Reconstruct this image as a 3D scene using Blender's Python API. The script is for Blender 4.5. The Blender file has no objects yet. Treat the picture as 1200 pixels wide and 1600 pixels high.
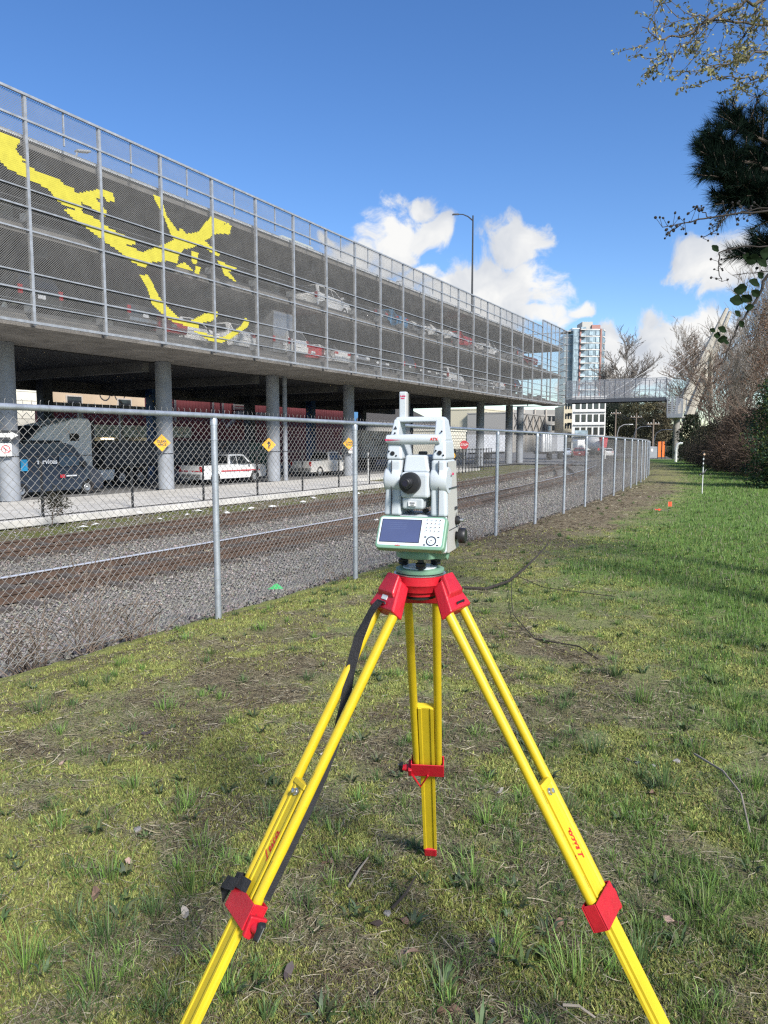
import bpy, bmesh, math, random
import numpy as np
from mathutils import Vector, Matrix, Euler, noise as mnoise

SC = bpy.context.scene
COL = SC.collection
PI = math.pi
R = math.radians
rng = np.random.default_rng(7)
random.seed(7)

# ------------------------------------------------------------------ camera
# world frame: +Y runs along the railway, +X to the right of it, lawn at z = 0
FPX = 1130.0                        # focal length in photo pixels (photo 1200 x 1600)
EYE = 1.6
PITCH = math.atan(110 / FPX)
YAW = math.atan(650 / (FPX * math.cos(PITCH) + 110 * math.sin(PITCH)))
cam_d = bpy.data.cameras.new('camera')
cam = bpy.data.objects.new('camera', cam_d)
COL.objects.link(cam)
cam_d.sensor_fit = 'HORIZONTAL'
cam_d.sensor_width = 36.0
cam_d.lens = 36.0 * FPX / 1200
cam_d.clip_start = 0.05
cam_d.clip_end = 3000
cam.location = (0, 0, EYE)
cam.rotation_euler = (PI / 2 - PITCH, 0, YAW)
SC.camera = cam
CAMR = Euler((PI / 2 - PITCH, 0, YAW)).to_matrix()

def ray(px, py):
    return CAMR @ Vector(((px - 600) / FPX, (800 - py) / FPX, -1.0))
def onz(px, py, z=0.0):
    d = ray(px, py); t = (z - EYE) / d.z
    return Vector((d.x * t, d.y * t, z))
def onx(px, py, x):
    d = ray(px, py); t = x / d.x
    return Vector((x, d.y * t, EYE + d.z * t))
def atd(px, py, D):
    """point at horizontal forward distance D from the camera"""
    d = ray(px, py)
    f = -math.sin(YAW) * d.x + math.cos(YAW) * d.y
    t = D / f
    return Vector((d.x * t, d.y * t, EYE + d.z * t))
def cf(X, D, z=0.0):
    """camera-heading frame (X right, D ahead) to world"""
    return Vector((X * math.cos(YAW) - D * math.sin(YAW), X * math.sin(YAW) + D * math.cos(YAW), z))

# ------------------------------------------------------------------ light
SUN_DIR = Vector((0.73, -0.42, 0.61)).normalized()       # towards the sun
sun_el = math.asin(SUN_DIR.z)
sun_d = bpy.data.lights.new('sun', 'SUN')
sun_d.energy = 3.0
sun_d.angle = R(12)
sun_d.color = (1.0, 0.955, 0.89)
sun = bpy.data.objects.new('sun', sun_d)
COL.objects.link(sun)
sun.rotation_euler = SUN_DIR.to_track_quat('Z', 'Y').to_euler()
sun.location = (20, -20, 40)

SC.view_settings.view_transform = 'Standard'
SC.view_settings.look = 'None'
SC.view_settings.gamma = 1
SC.view_settings.use_curve_mapping = False
SC.view_settings.exposure = 1.2

world = bpy.data.worlds.new('World')
SC.world = world
world.use_nodes = True
def build_world():
    nt = world.node_tree
    N, L = nt.nodes, nt.links
    N.clear()
    out = N.new('ShaderNodeOutputWorld')
    bg = N.new('ShaderNodeBackground')
    bg.inputs['Strength'].default_value = 0.094
    L.new(bg.outputs[0], out.inputs[0])
    sky = N.new('ShaderNodeTexSky')
    sky.sky_type = 'NISHITA'
    sky.sun_disc = False
    sky.sun_elevation = sun_el
    sky.sun_rotation = math.atan2(SUN_DIR.x, SUN_DIR.y)
    sky.air_density = 1.0
    sky.dust_density = 0.15
    sky.ozone_density = 3.0
    tc = N.new('ShaderNodeTexCoord')
    dirv = tc.outputs['Generated']
    def math_(op, a, b=None, c=None, clamp=False):
        n = N.new('ShaderNodeMath'); n.operation = op; n.use_clamp = clamp
        for i, v in enumerate((a, b, c)):
            if v is None: continue
            if isinstance(v, (int, float)): n.inputs[i].default_value = v
            else: L.new(v, n.inputs[i])
        return n.outputs[0]
    def vmath(op, a, b=None):
        n = N.new('ShaderNodeVectorMath'); n.operation = op
        for i, v in enumerate((a, b)):
            if v is None: continue
            if isinstance(v, (tuple, list, Vector)): n.inputs[i].default_value = tuple(v)
            else: L.new(v, n.inputs[i])
        return n.outputs['Value'] if op == 'LENGTH' else n.outputs['Vector']
    def noise(vec, scale, detail, rough=0.55):
        n = N.new('ShaderNodeTexNoise')
        n.inputs['Scale'].default_value = scale
        n.inputs['Detail'].default_value = detail
        n.inputs['Roughness'].default_value = rough
        L.new(vec, n.inputs['Vector'])
        return n
    nw = noise(dirv, 9.0, 2.0)
    off = vmath('SUBTRACT', nw.outputs['Color'], (0.5, 0.5, 0.5))
    off = vmath('MULTIPLY', off, (0.10, 0.10, 0.10))
    dw = vmath('ADD', dirv, off)
    # cumulus clouds: direction (photo pixel), angular radius in pixels, squash
    blobs = [(612, 378, 70, 1.25), (575, 405, 62, 1.3), (655, 372, 40, 1.2), (648, 330, 26, 1.0), (540, 385, 26, 2.0),
             (755, 455, 64, 1.0), (800, 470, 70, 1.1), (815, 388, 46, 1.5), (705, 462, 46, 1.4), (660, 440, 40, 1.6),
             (838, 510, 40, 1.4), (886, 497, 24, 1.7), (870, 390, 13, 1.0),
             (1040, 545, 92, 1.7), (965, 555, 70, 1.4), (1105, 520, 62, 1.5), (1112, 392, 46, 1.0), (1165, 415, 55, 1.4),
             (232, 228, 12, 1.2), (1200, 560, 70, 1.6), (920, 590, 60, 2.0)]
    items = []
    for px, py, r, k in blobs:
        items.append((ray(px, py).normalized(), r / FPX, k))
    r2 = random.Random(11)
    for i in range(30):                       # same kind of clouds out of view, extra ones added to lift ambient light
        az = YAW + R(40) + (2 * PI - R(80)) * (i + r2.random() * 0.8) / 30
        el = R(r2.uniform(6, 50))
        items.append((Vector((-math.sin(az) * math.cos(el), math.cos(az) * math.cos(el), math.sin(el))), r2.uniform(0.06, 0.22), r2.uniform(1.3, 1.9)))
    field = None
    for c, r, k in items:
        d = vmath('SUBTRACT', dw, tuple(c))
        d = vmath('MULTIPLY', d, (1, 1, k))
        l = vmath('LENGTH', d)
        f = math_('MULTIPLY_ADD', l, -1.0 / r, 1.0)
        field = f if field is None else math_('MAXIMUM', field, f)
    n1 = noise(dw, 15.0, 9.0, 0.62)
    n1s = math_('MULTIPLY_ADD', n1.outputs['Fac'], 2.6, -1.22)
    dens = math_('ADD', field, n1s)
    mr = N.new('ShaderNodeMapRange'); mr.interpolation_type = 'SMOOTHSTEP'
    L.new(dens, mr.inputs['Value'])
    mr.inputs['From Min'].default_value = 0.09; mr.inputs['From Max'].default_value = 0.55
    # body shading of the clouds: brighter crowns, faintly grey hollows
    n2 = noise(dw, 13.0, 5.0, 0.5)
    sh = N.new('ShaderNodeMapRange')
    L.new(math_('MULTIPLY_ADD', field, 0.10, n2.outputs['Fac']), sh.inputs['Value'])
    sh.inputs['From Min'].default_value = 0.36; sh.inputs['From Max'].default_value = 0.62
    cr = N.new('ShaderNodeMix'); cr.data_type = 'RGBA'
    L.new(sh.outputs[0], cr.inputs['Factor'])
    cr.inputs[6].default_value = (2.9, 3.1, 3.45, 1)
    cr.inputs[7].default_value = (4.45, 4.45, 4.4, 1)
    # sky colour: the clear air of the photograph is a touch more saturated
    hs = N.new('ShaderNodeHueSaturation')
    hs.inputs['Saturation'].default_value = 1.22
    hs.inputs['Hue'].default_value = 0.509
    hs.inputs['Value'].default_value = 0.82
    L.new(sky.outputs[0], hs.inputs['Color'])
    mx = N.new('ShaderNodeMix'); mx.data_type = 'RGBA'
    L.new(mr.outputs[0], mx.inputs['Factor'])
    L.new(hs.outputs[0], mx.inputs[6])
    L.new(cr.outputs[2], mx.inputs[7])
    L.new(mx.outputs[2], bg.inputs['Color'])
build_world()
world.cycles.sampling_method = 'MANUAL'
world.cycles.sample_map_resolution = 512
SC.cycles.use_denoising = False
SC.cycles.filter_width = 1.3
SC.cycles.sample_clamp_indirect = 4.0
SC.cycles.max_bounces = 6
SC.cycles.diffuse_bounces = 3
SC.cycles.glossy_bounces = 2
SC.cycles.transmission_bounces = 4
SC.cycles.transparent_max_bounces = 12
SC.cycles.caustics_reflective = False
SC.cycles.caustics_refractive = False

# ------------------------------------------------------------------ materials
MATS = {}
def M(name, col, rough=0.6, metal=0.0, var=0.14, scale=6.0, bump=0.0, bscale=None, col2=None, thr=(0.35, 0.65), spec=0.5, coat=0.0):
    if name in MATS: return MATS[name]
    m = bpy.data.materials.new(name); m.use_nodes = True
    nt = m.node_tree; N, L = nt.nodes, nt.links
    b = N['Principled BSDF']
    b.inputs['Roughness'].default_value = rough
    b.inputs['Metallic'].default_value = metal
    b.inputs['Specular IOR Level'].default_value = spec
    if coat: b.inputs['Coat Weight'].default_value = coat
    tc = N.new('ShaderNodeTexCoord')
    nz = N.new('ShaderNodeTexNoise')
    nz.inputs['Scale'].default_value = scale; nz.inputs['Detail'].default_value = 5; nz.inputs['Roughness'].default_value = 0.62
    L.new(tc.outputs['Object'], nz.inputs['Vector'])
    rp = N.new('ShaderNodeValToRGB')
    rp.color_ramp.elements[0].position = thr[0]; rp.color_ramp.elements[1].position = thr[1]
    c = np.array(col[:3], float)
    c1 = c * (1 - var); c2 = np.clip(c * (1 + var), 0, 0.95) if col2 is None else np.array(col2[:3], float)
    rp.color_ramp.elements[0].color = (*c1, 1); rp.color_ramp.elements[1].color = (*c2, 1)
    L.new(nz.outputs['Fac'], rp.inputs['Fac'])
    L.new(rp.outputs['Color'], b.inputs['Base Color'])
    if bump:
        n2 = N.new('ShaderNodeTexNoise'); n2.inputs['Scale'].default_value = bscale or scale * 6; n2.inputs['Detail'].default_value = 4
        L.new(tc.outputs['Object'], n2.inputs['Vector'])
        bp = N.new('ShaderNodeBump'); bp.inputs['Strength'].default_value = bump; bp.inputs['Distance'].default_value = 0.02
        L.new(n2.outputs['Fac'], bp.inputs['Height']); L.new(bp.outputs[0], b.inputs['Normal'])
    MATS[name] = m
    return m
def Mattr(name, rough=0.75, trans=0.0, spec=0.3, attr='col', jitter=0.0):
    """material that takes each piece's own colour from a colour attribute"""
    if name in MATS: return MATS[name]
    m = bpy.data.materials.new(name); m.use_nodes = True
    nt = m.node_tree; N, L = nt.nodes, nt.links
    b = N['Principled BSDF']; o = N['Material Output']
    at = N.new('ShaderNodeAttribute'); at.attribute_name = attr
    L.new(at.outputs['Color'], b.inputs['Base Color'])
    b.inputs['Roughness'].default_value = rough
    b.inputs['Specular IOR Level'].default_value = spec
    if trans:
        tr = N.new('ShaderNodeBsdfTranslucent'); L.new(at.outputs['Color'], tr.inputs['Color'])
        mx = N.new('ShaderNodeMixShader'); mx.inputs[0].default_value = trans
        L.new(b.outputs[0], mx.inputs[1]); L.new(tr.outputs[0], mx.inputs[2]); L.new(mx.outputs[0], o.inputs[0])
    MATS[name] = m
    return m
def Mglass(name, col=(0.05, 0.07, 0.08), rough=0.08, spec=0.9):
    m = M(name, col, rough, 0.0, 0.2, 2.0, spec=spec)
    return m
def Memit(name, col, s):
    if name in MATS: return MATS[name]
    m = bpy.data.materials.new(name); m.use_nodes = True
    b = m.node_tree.nodes['Principled BSDF']
    b.inputs['Base Color'].default_value = (*col, 1)
    b.inputs['Emission Color'].default_value = (*col, 1); b.inputs['Emission Strength'].default_value = s
    MATS[name] = m
    return m

def wear(m, col, scale, thr, width=.05, amt=.8, stretch=None):
    """chips, grime or rust spots with a shape of their own over a material's colour"""
    nt = m.node_tree; N, L = nt.nodes, nt.links; b = N['Principled BSDF']
    src = b.inputs['Base Color'].links[0].from_socket
    tc = N.new('ShaderNodeTexCoord'); vec = tc.outputs['Object']
    if stretch:
        mp = N.new('ShaderNodeMapping'); mp.inputs['Scale'].default_value = stretch; L.new(vec, mp.inputs['Vector']); vec = mp.outputs[0]
    nz = N.new('ShaderNodeTexNoise'); nz.inputs['Scale'].default_value = scale; nz.inputs['Detail'].default_value = 7; nz.inputs['Roughness'].default_value = .72
    L.new(vec, nz.inputs['Vector'])
    mr = N.new('ShaderNodeMapRange'); mr.inputs['From Min'].default_value = thr; mr.inputs['From Max'].default_value = thr + width; mr.inputs['To Max'].default_value = amt
    L.new(nz.outputs['Fac'], mr.inputs['Value'])
    mx = N.new('ShaderNodeMix'); mx.data_type = 'RGBA'; L.new(mr.outputs[0], mx.inputs['Factor']); L.new(src, mx.inputs[6]); mx.inputs[7].default_value = (*col, 1)
    L.new(mx.outputs[2], b.inputs['Base Color'])
    return m
# ------------------------------------------------------------------ mesh helpers
def V(*a): return Vector(a)
class MB:
    def __init__(s): s.v = []; s.f = []
    def add(s, vs, fs):
        o = len(s.v); s.v += [tuple(p) for p in vs]; s.f += [tuple(i + o for i in f) for f in fs]; return s
    def box(s, c, d, rot=None):
        hx, hy, hz = d[0] / 2, d[1] / 2, d[2] / 2
        vs = [Vector((x, y, z)) for x in (-hx, hx) for y in (-hy, hy) for z in (-hz, hz)]
        if rot is not None: vs = [rot @ p for p in vs]
        c = Vector(c)
        return s.add([p + c for p in vs], [(0, 1, 3, 2), (4, 6, 7, 5), (0, 4, 5, 1), (2, 3, 7, 6), (0, 2, 6, 4), (1, 5, 7, 3)])
    def bb(s, x0, x1, y0, y1, z0, z1):
        return s.box(((x0 + x1) / 2, (y0 + y1) / 2, (z0 + z1) / 2), (abs(x1 - x0), abs(y1 - y0), abs(z1 - z0)))
    def hexa(s, p):                      # 8 points: bottom loop 4, top loop 4
        return s.add(p, [(3, 2, 1, 0), (4, 5, 6, 7), (0, 1, 5, 4), (1, 2, 6, 5), (2, 3, 7, 6), (3, 0, 4, 7)])
    def tube(s, pts, r, n=8, caps=True, flat=1.0, up=None):
        pts = [Vector(p) for p in pts]; k = len(pts)
        rs = [r] * k if isinstance(r, (int, float)) else list(r)
        vs = []; prev = None
        for i, p in enumerate(pts):
            t = (pts[min(i + 1, k - 1)] - pts[max(i - 1, 0)])
            t = t.normalized() if t.length > 1e-9 else Vector((0, 0, 1))
            if prev is None:
                a = Vector(up) if up is not None else (Vector((0, 0, 1)) if abs(t.z) < 0.9 else Vector((1, 0, 0)))
                u = a - t * a.dot(t); u.normalize()
            else:
                u = prev - t * prev.dot(t); u.normalize()
            prev = u; w = t.cross(u)
            for j in range(n):
                an = 2 * PI * (j + 0.5) / n
                vs.append(p + (u * math.cos(an) + w * math.sin(an) * flat) * rs[i])
        fs = []
        for i in range(k - 1):
            for j in range(n):
                a = i * n + j; b = i * n + (j + 1) % n
                fs.append((a, b, b + n, a + n))
        if caps:
            fs.append(tuple(range(n - 1, -1, -1))); fs.append(tuple(range((k - 1) * n, k * n)))
        return s.add(vs, fs)
    def lathe(s, prof, c=(0, 0, 0), rot=None, n=24, caps=True):
        c = Vector(c); vs = []; k = len(prof)
        for r, z in prof:
            for j in range(n):
                a = 2 * PI * j / n
                p = Vector((r * math.cos(a), r * math.sin(a), z))
                if rot is not None: p = rot @ p
                vs.append(p + c)
        fs = []
        for i in range(k - 1):
            for j in range(n):
                a = i * n + j; b = i * n + (j + 1) % n
                fs.append((a, b, b + n, a + n))
        if caps:
            fs.append(tuple(range(n - 1, -1, -1))); fs.append(tuple(range((k - 1) * n, k * n)))
        return s.add(vs, fs)
    def prism(s, poly, fn, d0, d1, fn2=None):
        """poly: 2D loop; fn(u, v, d) maps to 3D; extruded from d0 to d1"""
        n = len(poly); fn2 = fn2 or fn
        vs = [fn(u, v, d0) for u, v in poly] + [fn2(u, v, d1) for u, v in poly]
        fs = [tuple(range(n - 1, -1, -1)), tuple(range(n, 2 * n))]
        for i in range(n):
            j = (i + 1) % n; fs.append((i, j, j + n, i + n))
        return s.add(vs, fs)
    def quad(s, a, b, c, d): return s.add([a, b, c, d], [(0, 1, 2, 3)])
    def mesh(s, name, smooth=False, fix=True):
        me = bpy.data.meshes.new(name)
        me.from_pydata(s.v, [], s.f)
        if fix:
            bm = bmesh.new(); bm.from_mesh(me)
            bmesh.ops.recalc_face_normals(bm, faces=bm.faces)
            bm.to_mesh(me); bm.free()
        if smooth:
            me.polygons.foreach_set('use_smooth', [True] * len(me.polygons))
            me.set_sharp_from_angle(angle=R(42))
        me.update()
        return me
    def build(s, name, mat, parent=None, smooth=False, bevel=0.0, loc=None, rot=None, bseg=2):
        return link(name, s.mesh(name, smooth), mat, parent, bevel, loc, rot, bseg)
def link(name, me, mat, parent=None, bevel=0.0, loc=None, rot=None, bseg=2):
    o = bpy.data.objects.new(name, me)
    if mat is not None and len(me.materials) == 0: me.materials.append(mat)
    COL.objects.link(o)
    if parent is not None: o.parent = parent
    if loc is not None: o.location = loc
    if rot is not None: o.rotation_euler = rot
    if bevel:
        md = o.modifiers.new('bevel', 'BEVEL'); md.width = bevel; md.segments = bseg; md.limit_method = 'ANGLE'; md.angle_limit = R(35)
        md.harden_normals = False
    return o
def share(src, parent=None, loc=None, rot=None, name=None):
    o = src.copy(); COL.objects.link(o)
    if name: o.name = name
    o.parent = parent
    if loc is not None: o.location = loc
    if rot is not None: o.rotation_euler = rot
    return o
def tag(o, label, cat=None, group=None, kind=None):
    if label: o['label'] = label
    if cat: o['category'] = cat
    if group: o['group'] = group
    if kind: o['kind'] = kind
    return o
def thing(name, label, cat, loc=(0, 0, 0), rz=0.0, group=None):
    o = bpy.data.objects.new(name, None); COL.objects.link(o)
    o.empty_display_size = 0.2
    o.location = loc; o.rotation_euler = (0, 0, rz)
    return tag(o, label, cat, group)
def big(name, verts, faces, mat, cols=None, parent=None, smooth=False):
    """large mesh straight from arrays; cols is one colour per vertex"""
    verts = np.asarray(verts, np.float32).reshape(-1, 3); faces = np.asarray(faces, np.int32)
    me = bpy.data.meshes.new(name)
    nf, k = faces.shape
    me.vertices.add(len(verts)); me.vertices.foreach_set('co', verts.ravel())
    me.loops.add(nf * k); me.loops.foreach_set('vertex_index', faces.ravel())
    me.polygons.add(nf); me.polygons.foreach_set('loop_start', np.arange(0, nf * k, k, dtype=np.int32))
    if smooth: me.polygons.foreach_set('use_smooth', np.ones(nf, bool))
    me.update(calc_edges=True)
    if cols is not None:
        ca = me.color_attributes.new('col', 'FLOAT_COLOR', 'POINT')
        c = np.ones((len(verts), 4), np.float32); c[:, :3] = cols
        ca.data.foreach_set('color', c.ravel())
    me.materials.append(mat)
    o = bpy.data.objects.new(name, me); COL.objects.link(o)
    if parent is not None: o.parent = parent
    return o
def segs_mesh(p0, p1, r0, r1, n=4):
    """many tapered tubes at once; returns verts, quads"""
    p0 = np.asarray(p0, float); p1 = np.asarray(p1, float); r0 = np.asarray(r0, float); r1 = np.asarray(r1, float)
    t = p1 - p0; t /= np.maximum(np.linalg.norm(t, axis=1, keepdims=True), 1e-9)
    a = np.where(np.abs(t[:, 2:3]) < 0.9, np.array([[0, 0, 1.0]]), np.array([[1.0, 0, 0]]))
    u = np.cross(t, a); u /= np.maximum(np.linalg.norm(u, axis=1, keepdims=True), 1e-9); w = np.cross(t, u)
    N = len(p0); vs = np.zeros((N, 2, n, 3))
    for j in range(n):
        an = 2 * PI * j / n; d = u * math.cos(an) + w * math.sin(an)
        vs[:, 0, j] = p0 + d * r0[:, None]; vs[:, 1, j] = p1 + d * r1[:, None]
    base = (np.arange(N) * 2 * n)[:, None, None]
    j = np.arange(n); q = np.stack([j, (j + 1) % n, (j + 1) % n + n, j + n], 1)[None]
    return vs.reshape(-1, 3), (base + q).reshape(-1, 4)
def vnoise(x, y, seed=0):
    """2D value noise, vectorised, 0..1"""
    xi = np.floor(x).astype(np.int64); yi = np.floor(y).astype(np.int64); xf = x - xi; yf = y - yi
    def h(a, b):
        n = (a * 374761393 + b * 668265263 + seed * 1442695041) & 0xffffffff
        n = ((n ^ (n >> 13)) * 1274126177) & 0xffffffff
        return ((n ^ (n >> 16)) & 0xffff) / 65535.0
    u = xf * xf * (3 - 2 * xf); v = yf * yf * (3 - 2 * yf)
    return (h(xi, yi) * (1 - u) + h(xi + 1, yi) * u) * (1 - v) + (h(xi, yi + 1) * (1 - u) + h(xi + 1, yi + 1) * u) * v
def fbm(x, y, oct=4, seed=0):
    s = 0; a = 0.5; t = 0
    for i in range(oct):
        s = s + a * vnoise(x * 2 ** i + 17.3 * i, y * 2 ** i - 9.1 * i, seed + i); t += a; a *= 0.5
    return s / t
def sstep(a, b, x):
    t = np.clip((x - a) / (b - a), 0, 1); return t * t * (3 - 2 * t)
def text_mesh(s, size, shear=0.0, depth=0.0, bold=0.0):
    cu = bpy.data.curves.new('lettering', 'FONT'); cu.body = s; cu.size = size; cu.shear = shear
    cu.align_x = 'CENTER'; cu.align_y = 'CENTER'; cu.extrude = depth; cu.offset = bold; cu.resolution_u = 3
    o = bpy.data.objects.new('lettering', cu); COL.objects.link(o)
    dg = bpy.context.evaluated_depsgraph_get()
    me = bpy.data.meshes.new_from_object(o.evaluated_get(dg))
    bpy.data.objects.remove(o); bpy.data.curves.remove(cu)
    me.materials.clear()
    return me
def basis(origin, xdir, ydir):
    x = Vector(xdir).normalized(); z = x.cross(Vector(ydir)).normalized(); y = z.cross(x)
    m = Matrix((x, y, z)).transposed().to_4x4(); m.translation = Vector(origin)
    return m
def lettering(s, size, mat, parent, mw, shear=0.0, bold=0.0, name='lettering', depth=0.0003):
    o = link(name, text_mesh(s, size, shear, depth, bold), mat, parent)
    o.matrix_local = mw
    return o
# ------------------------------------------------------------------ terrain
def fencex(y):
    y = np.asarray(y, float); return -4.65 - 0.0022 * np.maximum(0, y - 8) ** 2
def trackshift(y):
    y = np.asarray(y, float); return -0.0013 * np.maximum(0, y - 12) ** 2
def lawnz(x, y):
    x = np.asarray(x, float); y = np.asarray(y, float)
    z = -0.0055 * np.maximum(0, y - 5)
    z = z + 0.05 * (fbm(x * 0.9, y * 0.9, 3, 3) - 0.5)
    z = z + 0.034 * (fbm(x * 5, y * 5, 3, 5) - 0.5) * sstep(30, 10, y) + 0.020 * (fbm(x * 15, y * 15, 2, 15) - 0.5) * sstep(12, 6, y)
    u = x - fencex(y)
    z = z - 0.10 * sstep(0.5, -0.3, u)
    return z
def ballz(x, y):
    u = np.asarray(x, float) - fencex(y)
    t = sstep(0.15, -4.6, u) * 0.7 + np.clip((0.15 - u) / 4.75, 0, 1) * 0.3
    return -0.10 - 0.0055 * np.maximum(0, np.asarray(y) - 5) * (1 - t) - 1.09 * t
# colour masks of the lawn: moss, bare soil, lush grass
def masks(x, y):
    u = x - fencex(y)
    n1 = fbm(x * 1.3 + 3, y * 1.3, 5, 21); n2 = fbm(x * 3.6, y * 3.6 + 5, 5, 31); n3 = fbm(x * 0.5, y * 0.5, 3, 41); n4 = fbm(x * 9, y * 9, 3, 81)
    edge = x + 0.16 * np.clip(y - 4.5, 0, 9) + (n3 - 0.5) * 2.2 + (n2 - .5) * 1.3
    lush = sstep(-1.5, 0.3, edge) * (0.6 + 0.4 * sstep(2.4, 6, y)) * sstep(1.0, 2.8, y + 0.6 * x + 2 * (n1 - .5)) * sstep(.30, .52, n2 + .12 * sstep(4, 8, y))
    lush = np.maximum(lush, sstep(6.5, 10, y + (n1 - .5) * 5) * sstep(1.4, 2.9, u + (n2 - 0.5) * 2.2) * .95)
    dirt = sstep(7, 12, y) * sstep(2.5, .9, u + (n1 - 0.5) * 2.6) * (.35 + .65 * sstep(34, 22, y))
    dirt = np.maximum(dirt, sstep(0.58, 0.68, n2) * 0.6 * (1 - lush) * sstep(9, 6, y))
    dirt = np.maximum(dirt, 0.75 * sstep(0.475, 0.595, n1 * .6 + n2 * .4) * sstep(0.3, -1.4, x) * sstep(1.9, 2.9, y) * sstep(7.5, 5.5, y) * sstep(0.3, 1.0, u))
    moss = sstep(0.41, 0.54, .55 * fbm(x * 1.8 + 9, y * 1.8 - 4, 4, 51) + .45 * fbm(x * 6, y * 6, 4, 91)) * (1 - 0.8 * lush) * (1 - 0.75 * dirt) * sstep(.25, .5, n4 + .12)
    moss = np.maximum(moss, sstep(0.9, 0.2, u + (n2 - .5)) * sstep(9, 6, y) * 0.8 * (1 - dirt) * sstep(.3, .55, n4 + .1))
    straw = sstep(0.46, 0.60, .6 * fbm(x * 1.6 - 7, y * 1.6 + 2, 4, 61) + .4 * n2) * (1 - moss) * (1 - 0.6 * lush)
    straw = np.maximum(straw, sstep(2.8, 1.9, y + 0.5 * x + (n2 - .5) * 2) * 0.55)
    return moss, dirt, lush, straw
C_MOSS = np.array([.255, .275, .085]); C_DIRT = np.array([.16, .128, .085]); C_LUSH = np.array([.115, .195, .042])
C_STRAW = np.array([.25, .215, .13]); C_BASE = np.array([.185, .195, .085])
def lawncol(x, y):
    moss, dirt, lush, straw = [a[:, None] for a in masks(x, y)]
    c = C_BASE[None] * np.ones_like(moss)
    c = c * (1 - straw * .6) + C_STRAW * straw * .6
    c = c * (1 - moss) + C_MOSS * moss
    c = c * (1 - dirt) + C_DIRT * dirt
    far = sstep(6, 9, y)[:, None] * dirt
    c = c * (1 - far * .6) + np.array([.19, .155, .10]) * far * .6
    c = c * (1 - lush) + C_LUSH * lush
    return c
def Mground(name, nscale=85.0, lo=0.35, hi=1.7, bump=0.8, rough=0.95, dist=0.02):
    m = bpy.data.materials.new(name); m.use_nodes = True
    nt = m.node_tree; N, L = nt.nodes, nt.links; b = N['Principled BSDF']
    at = N.new('ShaderNodeAttribute'); at.attribute_name = 'col'
    tc = N.new('ShaderNodeTexCoord')
    nz = N.new('ShaderNodeTexNoise'); nz.inputs['Scale'].default_value = nscale; nz.inputs['Detail'].default_value = 6; nz.inputs['Roughness'].default_value = 0.7
    L.new(tc.outputs['Object'], nz.inputs['Vector'])
    mr = N.new('ShaderNodeMapRange'); mr.inputs['From Min'].default_value = 0.3; mr.inputs['From Max'].default_value = 0.7
    mr.inputs['To Min'].default_value = lo; mr.inputs['To Max'].default_value = hi
    L.new(nz.outputs['Fac'], mr.inputs['Value'])
    vm = N.new('ShaderNodeVectorMath'); vm.operation = 'SCALE'
    L.new(at.outputs['Color'], vm.inputs[0]); L.new(mr.outputs[0], vm.inputs['Scale'])
    L.new(vm.outputs[0], b.inputs['Base Color'])
    b.inputs['Roughness'].default_value = rough; b.inputs['Specular IOR Level'].default_value = 0.15
    bp = N.new('ShaderNodeBump'); bp.inputs['Strength'].default_value = bump; bp.inputs['Distance'].default_value = dist
    L.new(nz.outputs['Fac'], bp.inputs['Height']); L.new(bp.outputs[0], b.inputs['Normal'])
    return m
def axis(pieces):
    out = []
    for a, b, s in pieces: out.append(np.arange(a, b, s))
    return np.concatenate(out + [np.array([pieces[-1][1]])])
def grid_obj(name, xs, ys, zf, cf_, mat, xf=None):
    X, Y = np.meshgrid(xs, ys)
    if xf is not None: X = xf(X, Y)
    x, y = X.ravel(), Y.ravel()
    v = np.stack([x, y, zf(x, y)], 1)
    nx, ny = len(xs), len(ys)
    i = np.arange(nx - 1)[None] + np.arange(ny - 1)[:, None] * nx
    f = np.stack([i, i + 1, i + 1 + nx, i + nx], -1).reshape(-1, 4)
    return big(name, v, f, mat, cf_(x, y), smooth=True)

gr = MB(); gr.quad((-900, -900, -1.32), (900, -900, -1.32), (900, 1500, -1.32), (-900, 1500, -1.32))
ground = gr.build('ground', M('far_ground', (.10, .095, .07), 0.95, scale=0.2, var=.3)); tag(ground, 'flat dull ground reaching to the horizon', kind='structure')

us = axis([(-0.25, 0, .05), (0, 7.2, .035), (7.2, 14, .4)])
ysl = axis([(-4, 0.3, .25), (0.3, 6.5, .035), (6.5, 14, .09), (14, 30, .3), (30, 90, 1.2)])
lawn = grid_obj('lawn', us, ysl, lawnz, lawncol, Mground('lawn_ground'), xf=lambda X, Y: X + fencex(Y))
tag(lawn, 'mossy patchy lawn running along the chain link fence', kind='structure')

def ballcol(x, y):
    n = fbm(x * .8, y * .8, 3, 71)[:, None]
    c = np.array([.20, .19, .175]) * (0.75 + .5 * n)
    xx = x - trackshift(y)
    br = np.maximum(np.exp(-((xx + 12.5) / 1.3) ** 2), np.exp(-((xx + 17.1) / 1.4) ** 2))[:, None]
    c = c * (1 - .55 * br) + np.array([.11, .085, .062]) * .55 * br
    vg = sstep(-18.9, -19.6, xx + 0.6 * (fbm(x, y, 2, 4) - .5))[:, None]
    gcol = np.array([.15, .13, .075]) * (1 - sstep(.45, .6, fbm(x * .9, y * .9, 3, 8))[:, None]) + np.array([.12, .13, .04]) * sstep(.45, .6, fbm(x * .9, y * .9, 3, 8))[:, None]
    c = c * (1 - vg) + gcol * vg
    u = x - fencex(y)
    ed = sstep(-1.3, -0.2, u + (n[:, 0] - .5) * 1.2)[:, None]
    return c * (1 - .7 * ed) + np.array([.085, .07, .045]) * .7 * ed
xs = axis([(-31, -22.6, .7), (-22.6, -4.3, .15)])
ysb = axis([(-6, 2, .4), (2, 30, .2), (30, 130, 1.0)])
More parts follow.
